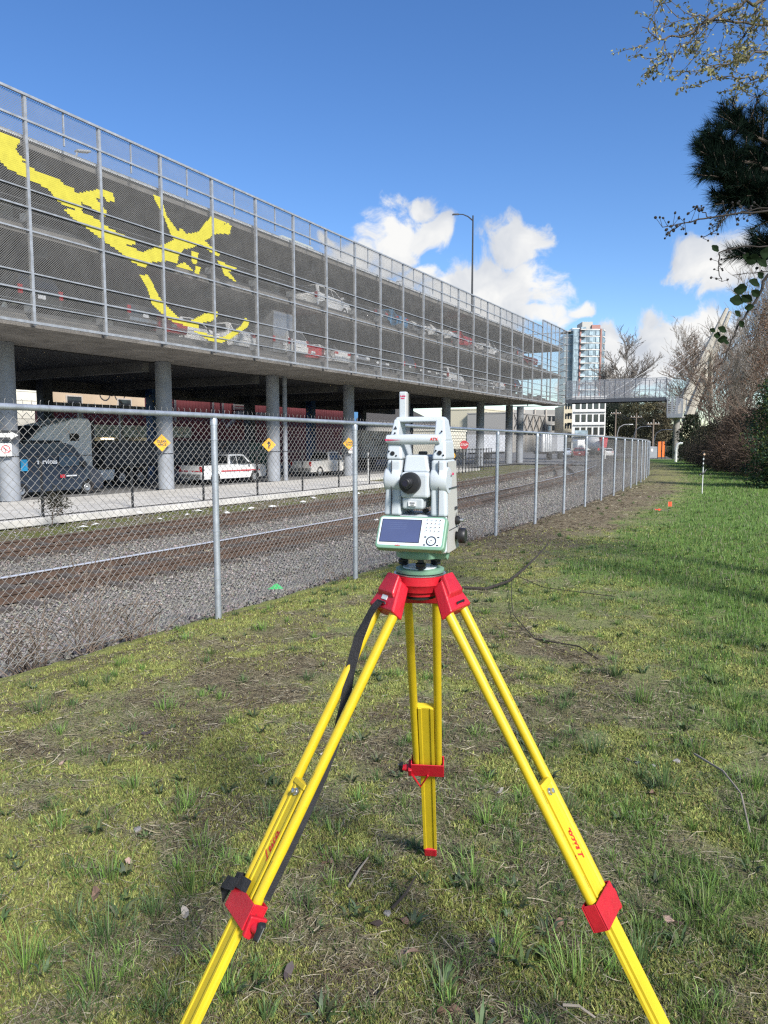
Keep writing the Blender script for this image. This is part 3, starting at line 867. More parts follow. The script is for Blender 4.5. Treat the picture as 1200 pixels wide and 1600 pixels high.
def leg(az, rf, label, knob_side, txt, text_dir):
    h, t, w, n, L_ = legm(az, rf, 0.0)
    P = lambda s, u, d: h + t * s + w * u + n * d
    def prism_st(bm, cross, s0, s1): bm.prism(cross, lambda u, d, s: P(s, u, d), s0, s1)
    s_body, s_cl = .376 * L_, .572 * L_
    b = MB()
    for sg in (-1, 1):
        b.tube([P(.062, sg * .0405, 0), P(s_cl + .012, sg * .0365, 0)], .0128, 18)
    lg = b.build('leg', m_yellow, tri, smooth=True)
    # shoulder casting: spreads from the head ring to the two tubes
    b = MB()
    b.hexa([P(-.012, -.030, -.016), P(-.012, .030, -.016), P(-.020, .030, .020), P(-.020, -.030, .020),
            P(.075, -.058, -.019), P(.075, .058, -.019), P(.066, .058, .021), P(.066, -.058, .021)])
    sh = b.build('shoulder', m_red, lg, bevel=.006, bseg=3)
    b = MB(); b.hexa([P(-.022, -.026, .012), P(-.022, .026, .012), P(-.03, .026, .03), P(-.03, -.026, .03), P(.035, -.04, .018), P(.035, .04, .018), P(.022, .035, .030), P(.022, -.035, .030)])
    b.build('shoulder_ridge', m_red, lg, bevel=.004)
    if label == 'left':
        b = MB(); b.hexa([P(.016, -.012, .0195), P(.016, .012, .0195), P(.016, .012, .0225), P(.016, -.012, .0225), P(.042, -.012, .0195), P(.042, .012, .0195), P(.042, .012, .0225), P(.042, -.012, .0225)]); b.build('blank_sticker', M('sticker_pale', (.62, .64, .64), .5), lg)
    b = MB(); b.tube([P(.053, -.017, .0235), P(.050, -.017, .026), P(.050, .017, .026), P(.053, .017, .0235)], .0028, 6); b.build('strap_slot', m_black, lg)
    # plank that slides between the tubes
    cr = [(-.025, -.011), (-.0145, -.011), (-.0135, -.0075), (.0135, -.0075), (.0145, -.011), (.025, -.011), (.025, -.002), (.022, .003), (.022, .011), (.0135, .011), (.0125, .008), (-.0125, .008), (-.0135, .011), (-.022, .011), (-.022, .003), (-.025, -.002)]
    b = MB(); prism_st(b, cr, s_body, L_ * .955)
    b.build('sliding_leg', m_yellow2, lg, bevel=.0012)
    b = MB(); prism_st(b, [(-.0275, -.006), (.0275, -.006), (.0275, .013), (-.0275, .013)], s_body - .002, s_body + .012); b.build('end_cap', m_yellow2, lg, bevel=.002)
    rb = Matrix((w, t, n)).transposed()
    b = MB(); b.lathe([(.009, 0), (.009, .004), (.0062, .0045), (.0062, .013), (.004, .014)], P(s_body + .026, 0, .0085), rb, 14); b.build('bolt', m_steel, lg, smooth=True)
    # clamp
    b = MB(); cw, cd0, cd1 = .056, -.022, .020
    cs0, cs1 = s_cl, s_cl + .062
    for q in ([(-cw, cd1 - .004), (cw, cd1 - .004), (cw, cd1), (-cw, cd1)], [(-cw, cd0), (cw, cd0), (cw, cd0 + .004), (-cw, cd0 + .004)],
              [(-cw, cd0 + .004), (-cw + .004, cd0 + .004), (-cw + .004, cd1 - .004), (-cw, cd1 - .004)], [(cw - .004, cd0 + .004), (cw, cd0 + .004), (cw, cd1 - .004), (cw - .004, cd1 - .004)]):
        prism_st(b, q, cs0, cs1)
    cl = b.build('clamp', m_red, lg, bevel=.003)
    k = knob_side; mid = (cs0 + cs1) / 2
    b = MB(); b.prism([(-.018, -.030), (.020, -.024), (.034, -.004), (.030, .014), (-.018, .018)], lambda a_, d_, u_: P(mid + .010 + a_, k * u_, d_), cw - .003, cw + .010); b.build('clamp_ear', m_red, lg, bevel=.003)
    rk = Matrix((t, n * k, t.cross(n * k))).transposed()
    if rk.col[2].dot(w * k) < 0: rk = Matrix((t, n, w * k)).transposed()
    b = MB(); b.lathe([(.013, .0), (.013, .012), (.010, .016), (.010, .022)], P(mid + .012, k * (cw + .008), -.004), rk, 16); b.build('clamp_knob', m_red, lg, smooth=True)
    b = MB(); b.hexa([P(mid - .012, k * (cw + .028), -.014), P(mid + .036, k * (cw + .028), -.012), P(mid + .034, k * (cw + .028), .004), P(mid - .010, k * (cw + .028), .008), P(mid - .006, k * (cw + .042), -.010), P(mid + .030, k * (cw + .042), -.009), P(mid + .029, k * (cw + .042), .001), P(mid - .004, k * (cw + .042), .004)]); b.build('wing_nut', m_black, lg, bevel=.004)
    b = MB(); b.tube([P(mid - .004, k * (cw + .0435), -.003), P(mid + .028, k * (cw + .0435), -.004)], .0018, 5); b.build('wing_edge', m_steel, lg)
    # shoe and spike
    b = MB(); prism_st(b, [(-.024, -.014), (.024, -.014), (.024, .014), (-.024, .014)], L_ * .95, L_ * .985)
    ft = b.build('foot_shoe', m_red, lg, bevel=.005)
    b = MB(); b.tube([P(L_ * .985, 0, 0), P(L_ * 1.03, 0, 0)], [.013, .003], 10); b.build('spike', m_steel, lg)
    b = MB(); b.lathe([(.005, 0), (.005, .004)], P(L_ * .967, 0, .0145), rb, 10); b.build('shoe_rivet', m_steel, lg)
    if txt:
        # script lettering along the plank
        tx = -t * text_dir; ty = n.cross(tx)
        script(lg, P(s_body + .158, .0, .0089), tx, ty, .020)
    r2 = random.Random(int(az) + 400)
    for q in range(9):                                           # scuffs on the paint
        s = r2.uniform(.3, .95) * s_cl; u = r2.choice((-1, 1)) * .0385
        b = MB(); ln = r2.uniform(.004, .03)
        b.tube([P(s, u + r2.uniform(-.003, .003), .0124), P(s + ln, u + r2.uniform(-.003, .003), .0124)], .0009, 4); b.build('scuff', m_scuff, lg)
    return P, L_, s_body, s_cl, lg
PL, LL, sb, sc_, LGL = leg(-122.5, .80, 'left', -1, 'Leica', 1)
PR, LR, _, _, LGR = leg(122.5, .80, 'right', -1, 'Leica', 1)
PB, LB, _, sclb, LGB = leg(6.4, .766, 'rear', -1, None, 1)
# open loop under the rear clamp
b = MB(); s_ = sclb + .05; b.tube([PB(s_, -.052, -.026), PB(s_ + .062, -.025, -.028), PB(s_, .002, -.026)], .004, 6); b.build('strap_loop', m_red, LGB)
# black carrying strap on the left leg
def ribbon(pts, wid, nrm, th=.0016):
    b = MB(); vs = []
    for p_, w_ in zip(pts, wid):
        vs += [p_ - w_, p_ + w_]
    k = len(pts); fs = []
    off = [nrm * th for _ in pts]
    top = [v_ + nrm * th for v_ in vs]
    vs2 = vs + top; n_ = len(vs)
    for i in range(k - 1):
        a = 2 * i
        fs += [(a, a + 1, a + 3, a + 2), (n_ + a, n_ + a + 2, n_ + a + 3, n_ + a + 1), (a, a + 2, n_ + a + 2, n_ + a), (a + 1, n_ + a + 1, n_ + a + 3, a + 3)]
    fs += [(0, n_, n_ + 1, 1), (2 * k - 2, 2 * k - 1, n_ + 2 * k - 1, n_ + 2 * k - 2)]
    return b.add(vs2, fs)
h_, t_, w_, n_, _L = legm(-122.5, .80, 0)
# strap: through the slot, over the outer tube, slack behind the leg, up to the clamp
sp = []
for s, u, d in ((.052, .004, .027), (.075, .012, .030), (.10, .020, .026), (.16, .030, .018), (.24, .027, .002), (.32, .012, -.018), (.42, -.006, -.03), (.50, -.024, -.026), (.60, -.042, -.020), (.70, -.0495, -.014), (.78, -.0505, -.012), (.80, -.0505, -.012)):
    sp.append(PL(s, u, d))
wd = [w_ * .012 + n_ * .002] * 3 + [w_ * .009 + n_ * .009] * 3 + [w_ * .005 + n_ * .010] * 2 + [w_ * .0025 + n_ * .008] * 4
b = ribbon(sp, wd, n_); b.build('carrying_strap', m_web, LGL)
c0 = sc_
sp = [PL(c0 + .03, -.03, -.026), PL(c0 + .004, .01, -.028), PL(c0 - .002, .045, -.026), PL(c0 - .002, .064, -.010), PL(c0 - .002, .062, .022), PL(c0 - .006, .040, .027), PL(c0 - .012, .012, .024), PL(c0 - .014, -.004, .018)]
b = ribbon(sp, [t_ * .015] * 8, n_); b.build('strap_wrap', m_web, LGL)
sp = [PL(c0 + .0, .030, .029), PL(c0 + .012, .058, .034), PL(c0 + .020, .085, .030), PL(c0 + .036, .102, .012), PL(c0 + .060, .098, -.004)]
b = ribbon(sp, [t_ * .017 + w_ * .004] * 5, n_); b.build('strap_tail', m_web, LGL)

# ------------------------------------------------------------------ total station
m_body = M('instrument_white', (.475, .515, .545), .42, var=.03, scale=5, bump=.03, bscale=400)
m_bodyg = M('instrument_grey', (.42, .41, .385), .5, var=.05, scale=5)
m_green = M('instrument_green', (.17, .31, .215), .45, var=.06, scale=8)
m_face = M('keypad_face', (.60, .68, .76), .4, var=.02)
m_lcd = M('lcd_screen', (.055, .075, .17), .12, var=.12, scale=3)
m_seam = M('seam_dark', (.03, .033, .04), .7)
m_pink = M('magenta_print', (.55, .03, .12), .5)
ins = thing('total_station', 'white and green surveying total station mounted on the yellow tripod', 'total station', (AXP.x, AXP.y, ZH), YAW - R(18))
ZE = .345                       # eye level in the instrument's own frame
def hx(u0, u1, d0, d1, z0, z1, du=(0, 0), dd=(0, 0)):
    """block whose top is shifted at its left/right (du) and front/back (dd) sides"""
    b = MB(); z0 += ZE; z1 += ZE
    return b.hexa([V(u0, d0, z0), V(u1, d0, z0), V(u1, d1, z0), V(u0, d1, z0),
                   V(u0 + du[0], d0 + dd[0], z1), V(u1 + du[1], d0 + dd[0], z1), V(u1 + du[1], d1 + dd[1], z1), V(u0 + du[0], d1 + dd[1], z1)])
rotY = Euler((PI / 2, 0, 0)).to_matrix()         # lathe axis towards the operator
rotX = Euler((0, PI / 2, 0)).to_matrix()         # lathe axis to the right
# tribrach
b = MB(); b.lathe([(.0635, .002), (.0645, .004), (.0645, .011), (.060, .013)], n=48); tb = b.build('tribrach_base', m_green, ins, smooth=True)
b = MB(); b.lathe([(.045, .0135), (.045, .016)], n=32); b.build('spring_plate', M('spring_white', (.6, .65, .7), .4), tb, smooth=True)
for an in (-90, 30, 150):
    c = V(.050 * math.cos(R(an + 18)), .050 * math.sin(R(an + 18)), 0)
    b = MB(); b.lathe([(.006, .012), (.006, .017), (.0125, .0175), (.014, .020), (.0125, .023), (.014, .026), (.014, .031), (.008, .034), (.008, .044)], c, n=18); b.build('foot_screw', m_black, ins, smooth=True)
b = MB(); b.lathe([(.050, .040), (.062, .043), (.064, .050), (.060, .066), (.052, .072)], n=40); b.build('tribrach_top', m_green, ins, smooth=True)
b = MB(); b.lathe([(.016, .0), (.016, .03), (.012, .032)], V(.05, -.02, .056), rotX, 14); b.build('tribrach_lock', m_green, ins, smooth=True)
# alidade
hx(-.078, .085, -.058, .072, -.285, -.188, (-.001, -.001), (.004, -.004)).build('alidade_base', m_body, ins, bevel=.008, bseg=3)
hx(-.080, -.034, -.066, .070, -.190, -.046, (.007, 0), (.006, -.012)).build('standard', m_body, ins, bevel=.007, bseg=3)
hx(.044, .087, -.066, .070, -.190, -.046, (0, -.006), (.006, -.012)).build('standard', m_body, ins, bevel=.007, bseg=3)
hx(.0855, .0905, -.050, .066, -.282, -.050, (-.001, -.0065), (.008, -.016)).build('side_cover', m_bodyg, ins, bevel=.003)
for u0, u1 in ((-.0785, -.034), (.044, .0865)):
    b = MB(); b.lathe([(.030, u0 - .0005), (.0325, u0 + .002), (.0335, u0 + .005), (.0335, u1 - .002), (.0325, u1)], V(0, -.0405, -.098 + ZE), rotX, 36); b.build('trunnion_cover', m_body, ins, smooth=True)
for u in (-.058, .066):
    b = MB(); b.bb(u - .0005, u + .0005, -.0705, -.064, ZE - .185, ZE - .048); b.build('seam', m_seam, ins)
# telescope
hx(-.030, .040, -.060, .060, -.078, -.034, (.003, -.012), (.012, -.006)).build('telescope_upper', m_body, ins, bevel=.006, bseg=3)
hx(-.032, .042, -.078, .072, -.143, -.077).build('telescope_body', m_body, ins, bevel=.008, bseg=3)
hx(-.029, .026, -.070, .060, -.172, -.142, (0, .002), (-.004, 0)).build('telescope_lower', m_body, ins, bevel=.006, bseg=3)
EC = V(-.004, -.077, ZE - .104)
b = MB(); b.lathe([(.0275, 0), (.0275, .014), (.0255, .018), (.0235, .0185)], EC, rotY, 40); ey = b.build('eyepiece_ring', m_black, ins, smooth=True)
b = MB(); b.lathe([(.015, .018), (.0145, .028), (.0115, .031), (.0115, .040), (.0095, .042)], EC + V(-.003, 0, .001), rotY, 28); b.build('eyepiece', m_black, ey, smooth=True)
b = MB(); b.lathe([(.007, .0425), (.007, .043)], EC + V(-.003, 0, .001), rotY, 20); b.build('eyepiece_lens', Mglass('lens_glass', (.015, .015, .03)), ey)
b = MB(); b.bb(-.011, .010, -.0755, -.0735, ZE - .163, ZE - .151); st_ = b.build('label_sticker', M('sticker_white', (.75, .76, .77), .5), ins)
for k, zz in enumerate((-.155, -.160)):
    b = MB(); b.bb(-.007 + .002 * k, .006 - .002 * k, -.0762, -.0754, ZE + zz - .0012, ZE + zz + .0012); b.build('sticker_print', m_seam, ins)
b = MB(); b.lathe([(.006, 0), (.006, .02)], V(.018, 0, ZE - .180), rotY, 14); b.build('collimator', m_black, ins, smooth=True)
b = MB(); b.bb(.002, .020, -.03, .0, ZE - .034, ZE - .025); b.build('sight', m_black, ins, bevel=.003)
# handle
hx(-.076, -.033, -.060, .052, -.046, .004, (.003, -.006), (.012, -.008)).build('handle_foot', m_body, ins, bevel=.006, bseg=3)
hx(.045, .081, -.060, .052, -.046, .004, (.006, -.003), (.012, -.008)).build('handle_foot', m_body, ins, bevel=.006, bseg=3)
hx(-.073, -.049, -.042, .040, .002, .058, (.008, .000), (.018, -.014)).build('handle_post', m_body, ins, bevel=.004, bseg=3)
hx(.046, .077, -.042, .040, .002, .058, (.0, -.008), (.018, -.014)).build('handle_post', m_body, ins, bevel=.004, bseg=3)
hx(-.066, .070, -.026, .028, .050, .064, (.006, -.006), (.004, -.004)).build('handle_grip', m_body, ins, bevel=.005, bseg=3)
b = MB(); b.lathe([(.006, -.079), (.0115, -.075), (.0125, -.06), (.0135, .0), (.0125, .055), (.0115, .064), (.006, .067)], V(0, -.050, ZE + .0055), rotX, 28); rd = b.build('radio_tube', m_body, ins, smooth=True)
b = MB()
vs = []
for i in range(9):
    u = -.0775 + i * .045 / 8; hgt = .0022 * (1 - i / 8)
    for s in (-1, 1):
        an = -.10 + s * hgt / .0125; vs.append(V(u, -.050 - .0129 * math.cos(an) - (.0004 if i > 1 else -.001), ZE + .0055 + .0129 * math.sin(an)))
b.add(vs, [(2 * i, 2 * i + 1, 2 * i + 3, 2 * i + 2) for i in range(8)]); b.build('red_stripe', m_pink, rd)
lettering('ATX', .010, m_redtxt, rd, basis(V(.052, -.0632, ZE + .006), (1, 0, 0), (0, 0, 1)), bold=.0003)
for u, z in ((-.0585, -.030), (.0655, -.028)):
    b = MB(); b.lathe([(.0055, 0), (.0055, .0035)], V(u, -.0560, ZE + z), rotY, 18); b.build('search_window', m_black, ins)
    for du, dz in ((-.010, .009), (.010, -.010)):
        b = MB(); b.lathe([(.0022, 0), (.0022, .003)], V(u + du, -.0560 - (.001 if dz < 0 else 0), ZE + z + dz * .6), rotY, 10); b.build('guide_light', m_black, ins)
for u, z in ((-.058, .022), (.066, .026)):
    b = MB(); b.lathe([(.0022, 0), (.0022, .004)], V(u, -.0375, ZE + z), rotY, 10); b.build('handle_screw', m_black, ins)
b = MB(); pt = [(-.004, -.003), (.004, -.003), (0, .004)]
b.prism(pt, lambda u, v, d: V(-.058 + u, d, ZE + .036 + v), -.0355, -.033); b.build('warning_mark', m_seam, ins)
# antenna on the left of the handle
hx(-.0570, -.0375, -.006, .012, .055, .130).build('antenna', m_body, ins, bevel=.003)
hx(-.0385, -.0360, -.004, .010, .056, .126).build('antenna_edge', m_bodyg, ins)
lettering('Leica', .0072, m_pink, ins, basis(V(-.047, -.0066, ZE + .1185), (1, 0, 0), (0, 0, 1)), shear=.3, bold=.0002)
b = MB(); b.bb(-.052, -.042, -.0066, -.006, ZE + .111, ZE + .1135); b.build('antenna_print', m_pink, ins)
# right side: print, seams, drives
lettering('Leica', .011, m_pink, ins, basis(V(.0912, -.018, ZE - .082), (0, 1, .0), (0, 0, 1)), shear=.3, bold=.0002)
b = MB(); b.bb(.0895, .0909, .02, .045, ZE - .178, ZE - .170); b.build('type_plate', m_seam, ins)
lettering('A', .014, m_seam, ins, basis(V(.0912, .034, ZE - .191), (0, 1, 0), (0, 0, 1)))
for z in (-.118, -.225):
    b = MB(); b.bb(.0860, .0908, -.045, .064, ZE + z - .0006, ZE + z + .0006); b.build('seam', m_seam, ins)
b = MB(); b.lathe([(.012, 0), (.012, .006), (.008, .010)], V(.090, .034, ZE - .207), rotX, 18); kn = b.build('side_button', m_black, ins, smooth=True)
b = MB(); b.lathe([(.0045, .010), (.0045, .020)], V(.090, .034, ZE - .207), rotX, 12); b.build('side_pin', m_steel, kn, smooth=True)
b = MB(); b.lathe([(.010, 0), (.010, .006), (.019, .008), (.0205, .012), (.0205, .024), (.018, .027)], V(.090, .030, ZE - .247), rotX, 30); dk = b.build('drive_knob', m_black, ins, smooth=True)
# keyboard
kb_m = basis(V(.006, -.1085, ZE - .2255), (1, 0, 0), (0, .047, .076))
KW, KH = .178, .0905
def rrect(w, h, r, n=5, cx=0, cy=0):
    o = []
    for qx, qy, a0 in ((1, 1, 0), (-1, 1, 90), (-1, -1, 180), (1, -1, 270)):
        for i in range(n):
            a = R(a0 + 90 * i / (n - 1)); o.append((cx + qx * (w / 2 - r) + r * math.cos(a), cy + qy * (h / 2 - r) + r * math.sin(a)))
    return o
b = MB(); b.prism(rrect(KW, KH, .011), lambda u, v, d: V(u, v, d), -.022, 0)
kb = b.build('keyboard', m_green, ins, bevel=.003); kb.matrix_local = kb_m
def kpart(poly, d0, d1, name, mat):
    b = MB(); b.prism(poly, lambda u, v, d: V(u, v, d), d0, d1); return b.build(name, mat, kb)
kpart(rrect(KW - .012, KH - .013, .006, cx=-.001, cy=.0015), -.001, .0008, 'faceplate', m_face)
kpart(rrect(.1045, .0645, .002, cx=-.0275, cy=.0025), .0004, .0011, 'screen_bezel', m_seam)
kpart(rrect(.1005, .0605, .0015, cx=-.0275, cy=.0025), .0008, .0014, 'screen', m_lcd)
m_lcdt = M('lcd_lines', (.10, .13, .24), .3)
for i in range(4):
    kpart([(-.062, .024 - i * .0055), (-.01 - .004 * (i % 2), .024 - i * .0055), (-.01 - .004 * (i % 2), .0248 - i * .0055), (-.062, .0248 - i * .0055)], .0012, .0016, 'screen_line', m_lcdt)
for r_ in range(4):
    for c_ in range(4):
        x = .039 + c_ * .0108; y = .0345 - r_ * .0100
        kpart(rrect(.0072, .0058, .002, 3, x, y), .0005, .0022, 'key', M('key_white', (.72, .76, .80), .5))
        kpart(rrect(.0036, .0026, .001, 3, x, y), .0016, .0026, 'key_print', m_seam)
NX, NY = .0555, -.0225
b = MB(); b.lathe([(.0128, .0005), (.0128, .0028), (.0105, .0028), (.0105, .0005)], V(NX, NY, 0), n=28, caps=False); b.build('cursor_ring', m_seam, kb)
kpart(rrect(.0105, .0105, .005, 5, NX, NY), .0005, .0032, 'cursor_key', M('key_white', (.72, .76, .80), .5))
kpart(rrect(.004, .004, .0015, 3, NX, NY), .0030, .0036, 'ok_key', m_seam)
for dx in (-.0165, .0165):
    for dy in (-.011, .0105): kpart(rrect(.0055, .0032, .001, 3, NX + dx, NY + dy), .0005, .0022, 'soft_key', m_seam)
lettering('Leica', .0062, m_redtxt, kb, basis(V(-.03, -.0365, .0010), (1, 0, 0), (0, 1, 0)), shear=.3, bold=.0001)
b = MB(); b.hexa([V(-.05, -.06, ZE - .275), V(.05, -.06, ZE - .275), V(.05, -.02, ZE - .275), V(-.05, -.02, ZE - .275), V(-.05, -.095, ZE - .215), V(.05, -.095, ZE - .215), V(.05, -.02, ZE - .215), V(-.05, -.02, ZE - .215)]); b.build('keyboard_mount', m_body, ins, bevel=.004)
# ------------------------------------------------------------------ vehicles
m_glass = Mglass('car_glass', (.02, .025, .03), .05)
m_tyre = M('tyre_rubber', (.018, .018, .019), .85, var=.2, scale=20)
m_rim = M('alloy_rim', (.45, .46, .47), .35, metal=.7)
m_trim = M('dark_trim', (.02, .02, .022), .6)
m_tail = M('tail_red', (.45, .012, .015), .25, var=.05)
m_head = M('head_lens', (.75, .77, .78), .15, var=.05)
m_plate = M('number_plate', (.72, .74, .76), .5)
m_chrome = M('bumper_chrome', (.5, .5, .5), .3, metal=.8)
PROF = {  # (length, height, half width, wheelbase front/rear, tyre radius, roof outline from tail to nose, belt height, glass)
 'sedan': dict(L=4.7, W=.90, wy=(1.42, -1.38), wr=.33, belt=.93, top=[(-2.33, .45), (-2.34, .80), (-2.25, .98), (-1.65, 1.04), (-1.0, 1.38), (-.2, 1.45), (.35, 1.42), (1.15, 1.02), (2.0, .86), (2.28, .68), (2.33, .40)]),
 'suv': dict(L=4.7, W=.94, wy=(1.40, -1.38), wr=.37, belt=1.08, top=[(-2.3, .45), (-2.34, .95), (-2.28, 1.08), (-2.05, 1.60), (-1.85, 1.69), (.1, 1.70), (.45, 1.64), (1.1, 1.13), (2.05, 1.00), (2.30, .80), (2.34, .42)]),
 'hatch': dict(L=4.2, W=.88, wy=(1.28, -1.25), wr=.32, belt=.95, top=[(-2.08, .42), (-2.1, .85), (-2.02, 1.0), (-1.65, 1.42), (-1.4, 1.50), (0, 1.52), (.3, 1.47), (1.05, 1.02), (1.8, .88), (2.05, .70), (2.1, .40)]),
 'pickup': dict(L=5.9, W=.98, wy=(1.85, -1.75), wr=.40, belt=1.18, top=[(-2.92, .62), (-2.95, .70), (-2.95, 1.22), (-.62, 1.22), (-.60, 1.25), (-.42, 1.82), (-.25, 1.90), (.75, 1.90), (1.0, 1.84), (1.55, 1.25), (2.65, 1.16), (2.88, 1.05), (2.95, .55)]),
 'van': dict(L=5.9, W=1.0, wy=(1.95, -1.75), wr=.36, belt=1.35, top=[(-2.9, .45), (-2.95, 1.2), (-2.9, 2.5), (-2.75, 2.62), (.85, 2.62), (1.25, 2.5), (2.05, 1.48), (2.65, 1.22), (2.9, .95), (2.95, .42)]),
}
def paint(name, col, metal=.15): return M('paint_' + name, col, .28, metal=metal, var=.05, scale=2, coat=.6)
def car(kind, label, loc, rz, mat, group=None, name=None, cat=None, parts=True):
    P_ = PROF[kind]; top = P_['top']; W = P_['W']; belt = P_['belt']; wr = P_['wr']; wy = P_['wy']
    zmax = max(z for _, z in top)
    t = thing(name or {'pickup': 'pickup_truck', 'van': 'cargo_van'}.get(kind, 'parked_car'), label, cat or {'pickup': 'pickup', 'van': 'van'}.get(kind, 'car'), loc, rz, group)
    def hw(z):
        if z <= belt: return W * (.95 + .05 * min(1, max(0, (z - .3) / .35)))
        return W * (1 - .26 * (z - belt) / max(.01, zmax - belt) * (0.55 if kind == 'van' else 1))
    # outline with wheel arches
    zb = .26 if kind not in ('pickup', 'suv') else .36
    ar = wr + .06
    out = list(top)
    def arch(yc):
        a0 = math.asin(min(1, max(-1, (zb - wr) / ar)))
        return [(yc + ar * math.cos(a), wr + ar * math.sin(a)) for a in np.linspace(a0, PI - a0, 9)]
    out.append((top[-1][0] - .08, zb)); out += arch(wy[0]); out += arch(wy[1]); out.append((top[0][0] + .06, zb))
    n = len(out); b = MB()
    nt = 3
    vs = []
    for s in (-1, 1):
        for y, z in out: vs.append((s * hw(z), y, z))
    fs = []
    for i in range(n):
        j = (i + 1) % n; fs.append((i, j, j + n, i + n))
    b.add(vs, fs)
    # sides: lower body band and the greenhouse are separate faces so that they stay flat
    me = b.mesh('body', fix=False)
    bm = bmesh.new(); bm.from_mesh(me); bm.verts.ensure_lookup_table()
    for s in (0, 1):
        f = bm.faces.new([bm.verts[s * n + i] for i in range(n)])
        bmesh.ops.triangulate(bm, faces=[f])
    bmesh.ops.recalc_face_normals(bm, faces=bm.faces); bm.to_mesh(me); bm.free()
    link('body', me, mat, t, bevel=.035)
    # glass
    def glass_strip(i0, name, ins=.07, k0=.08, k1=.06):
        (y0, z0), (y1, z1) = top[i0], top[i0 + 1]
        d = V(0, y1 - y0, z1 - z0); nrm = V(0, -d.z, d.y).normalized()
        if nrm.z < 0: nrm = -nrm
        a = V(0, y0, z0) + d * k0; c = V(0, y1, z1) - d * k1
        b = MB(); o_ = nrm * .012
        b.add([V(-hw(a.z) + ins, a.y, a.z) + o_, V(hw(a.z) - ins, a.y, a.z) + o_, V(hw(c.z) - ins, c.y, c.z) + o_, V(-hw(c.z) + ins, c.y, c.z) + o_], [(0, 1, 2, 3)])
        b.build(name, m_glass, t)
    gi = {'sedan': (3, 6), 'suv': (2, 6), 'hatch': (2, 6), 'pickup': (4, 8), 'van': (None, 5)}[kind]
    if gi[0] is not None: glass_strip(gi[0], 'rear_window')
    glass_strip(gi[1], 'windshield')
    # side windows
    sw = {'sedan': [[(-1.35, .99), (-.92, 1.33), (-.2, 1.38), (-.2, .97)], [(-.12, .97), (-.12, 1.38), (.3, 1.36), (.95, 1.0)]],
          'suv': [[(-1.95, 1.15), (-1.8, 1.56), (-1.1, 1.6), (-1.1, 1.13)], [(-1.02, 1.13), (-1.02, 1.6), (-.2, 1.61), (-.2, 1.12)], [(-.12, 1.12), (-.12, 1.61), (.38, 1.57), (.92, 1.13)]],
          'hatch': [[(-1.6, 1.05), (-1.38, 1.40), (-.3, 1.44), (-.3, 1.0)], [(-.22, 1.0), (-.22, 1.44), (.26, 1.40), (.88, 1.02)]],
          'pickup': [[(-.42, 1.28), (-.30, 1.76), (.2, 1.80), (.2, 1.27)], [(.28, 1.27), (.28, 1.80), (.92, 1.76), (1.32, 1.28)]],
          'van': [[(.35, 1.45), (.35, 2.15), (1.2, 2.15), (1.75, 1.5)]]}[kind]
    for w in sw:
        for s in (-1, 1):
            b = MB(); b.add([(s * (hw(z) + .012), y, z) for y, z in w], [(0, 1, 2, 3)]); b.build('side_window', m_glass, t)
    # wheels
    for y in wy:
        for s in (-1, 1):
            b = MB(); b.lathe([(wr * .62, -.11), (wr * .96, -.115), (wr, -.08), (wr, .08), (wr * .96, .115), (wr * .62, .11)], (0, 0, 0), rotX, 20, caps=False)
            w = b.build('wheel', m_tyre, t, smooth=True, loc=(s * (W - .115), y, wr))
            b = MB(); b.lathe([(wr * .62, .06 * s), (wr * .5, .085 * s), (wr * .16, .07 * s), (.03, .09 * s)], (0, 0, 0), rotX, 14); b.build('rim', m_rim, w)
    b = MB(); b.bb(-W + .12, W - .12, wy[1] - .3, wy[0] + .3, zb + .02, zb + .3); b.build('underbody', m_trim, t)
    yb = min(y for y, _ in top); yf = max(y for y, _ in top)
    tz = {'sedan': .78, 'suv': .98, 'hatch': .86, 'pickup': 1.02, 'van': 1.0}[kind]
    for s in (-1, 1):
        b = MB()
        if kind in ('pickup', 'van', 'suv'): b.bb(s * (W - .16), s * (W + .004), yb - .012, yb + .07, tz - .2, tz + .14)
        else: b.bb(s * (W - .36), s * (W - .02), yb - .012, yb + .1, tz - .07, tz + .07)
        b.build('tail_lamp', m_tail, t, bevel=.01)
        hz = {'sedan': .66, 'suv': .78, 'hatch': .68, 'pickup': .95, 'van': .95}[kind]
        b = MB(); b.bb(s * (W - .42), s * (W - .03), yf - .22, yf - .02, hz - .07, hz + .09); b.build('head_lamp', m_head, t, bevel=.02)
        b = MB(); mz = belt + .05; my = {'van': 1.7, 'pickup': 1.25}.get(kind, .85); b.bb(s * (W + .02), s * (W + .2), my - .06, my + .06, mz, mz + (.3 if kind == 'van' else .15)); b.build('door_mirror', m_trim if kind != 'suv' else mat, t, bevel=.02)
    b = MB(); b.bb(-.16, .16, yb - .02, yb - .008, tz - .28, tz - .13); b.build('number_plate', m_plate, t)
    b = MB(); b.bb(-W + .1, W - .1, yf - .05, yf + .015, .45, .62); b.build('grille', m_trim, t)
    if kind == 'pickup':
        b = MB(); b.bb(-W + .09, W - .09, -2.86, -.68, 1.0, 1.224); b.build('load_bed', m_trim, t)
        b = MB(); b.bb(-W + .02, W - .02, yb - .1, yb + .01, .5, .68); b.build('rear_bumper', m_chrome, t, bevel=.02)
    return t
WHT = paint('white', (.80, .80, .79), 0); SIL = paint('silver', (.42, .43, .44), .5); BLK = paint('black', (.02, .02, .022)); GRY = paint('grey', (.12, .125, .13), .4)
REDP = paint('red', (.48, .02, .03), 0); BLUP = paint('blue', (.05, .22, .42)); NAV = paint('navy', (.03, .042, .065)); GRN = paint('green', (.02, .11, .09), 0); DKR = paint('maroon', (.25, .02, .03))
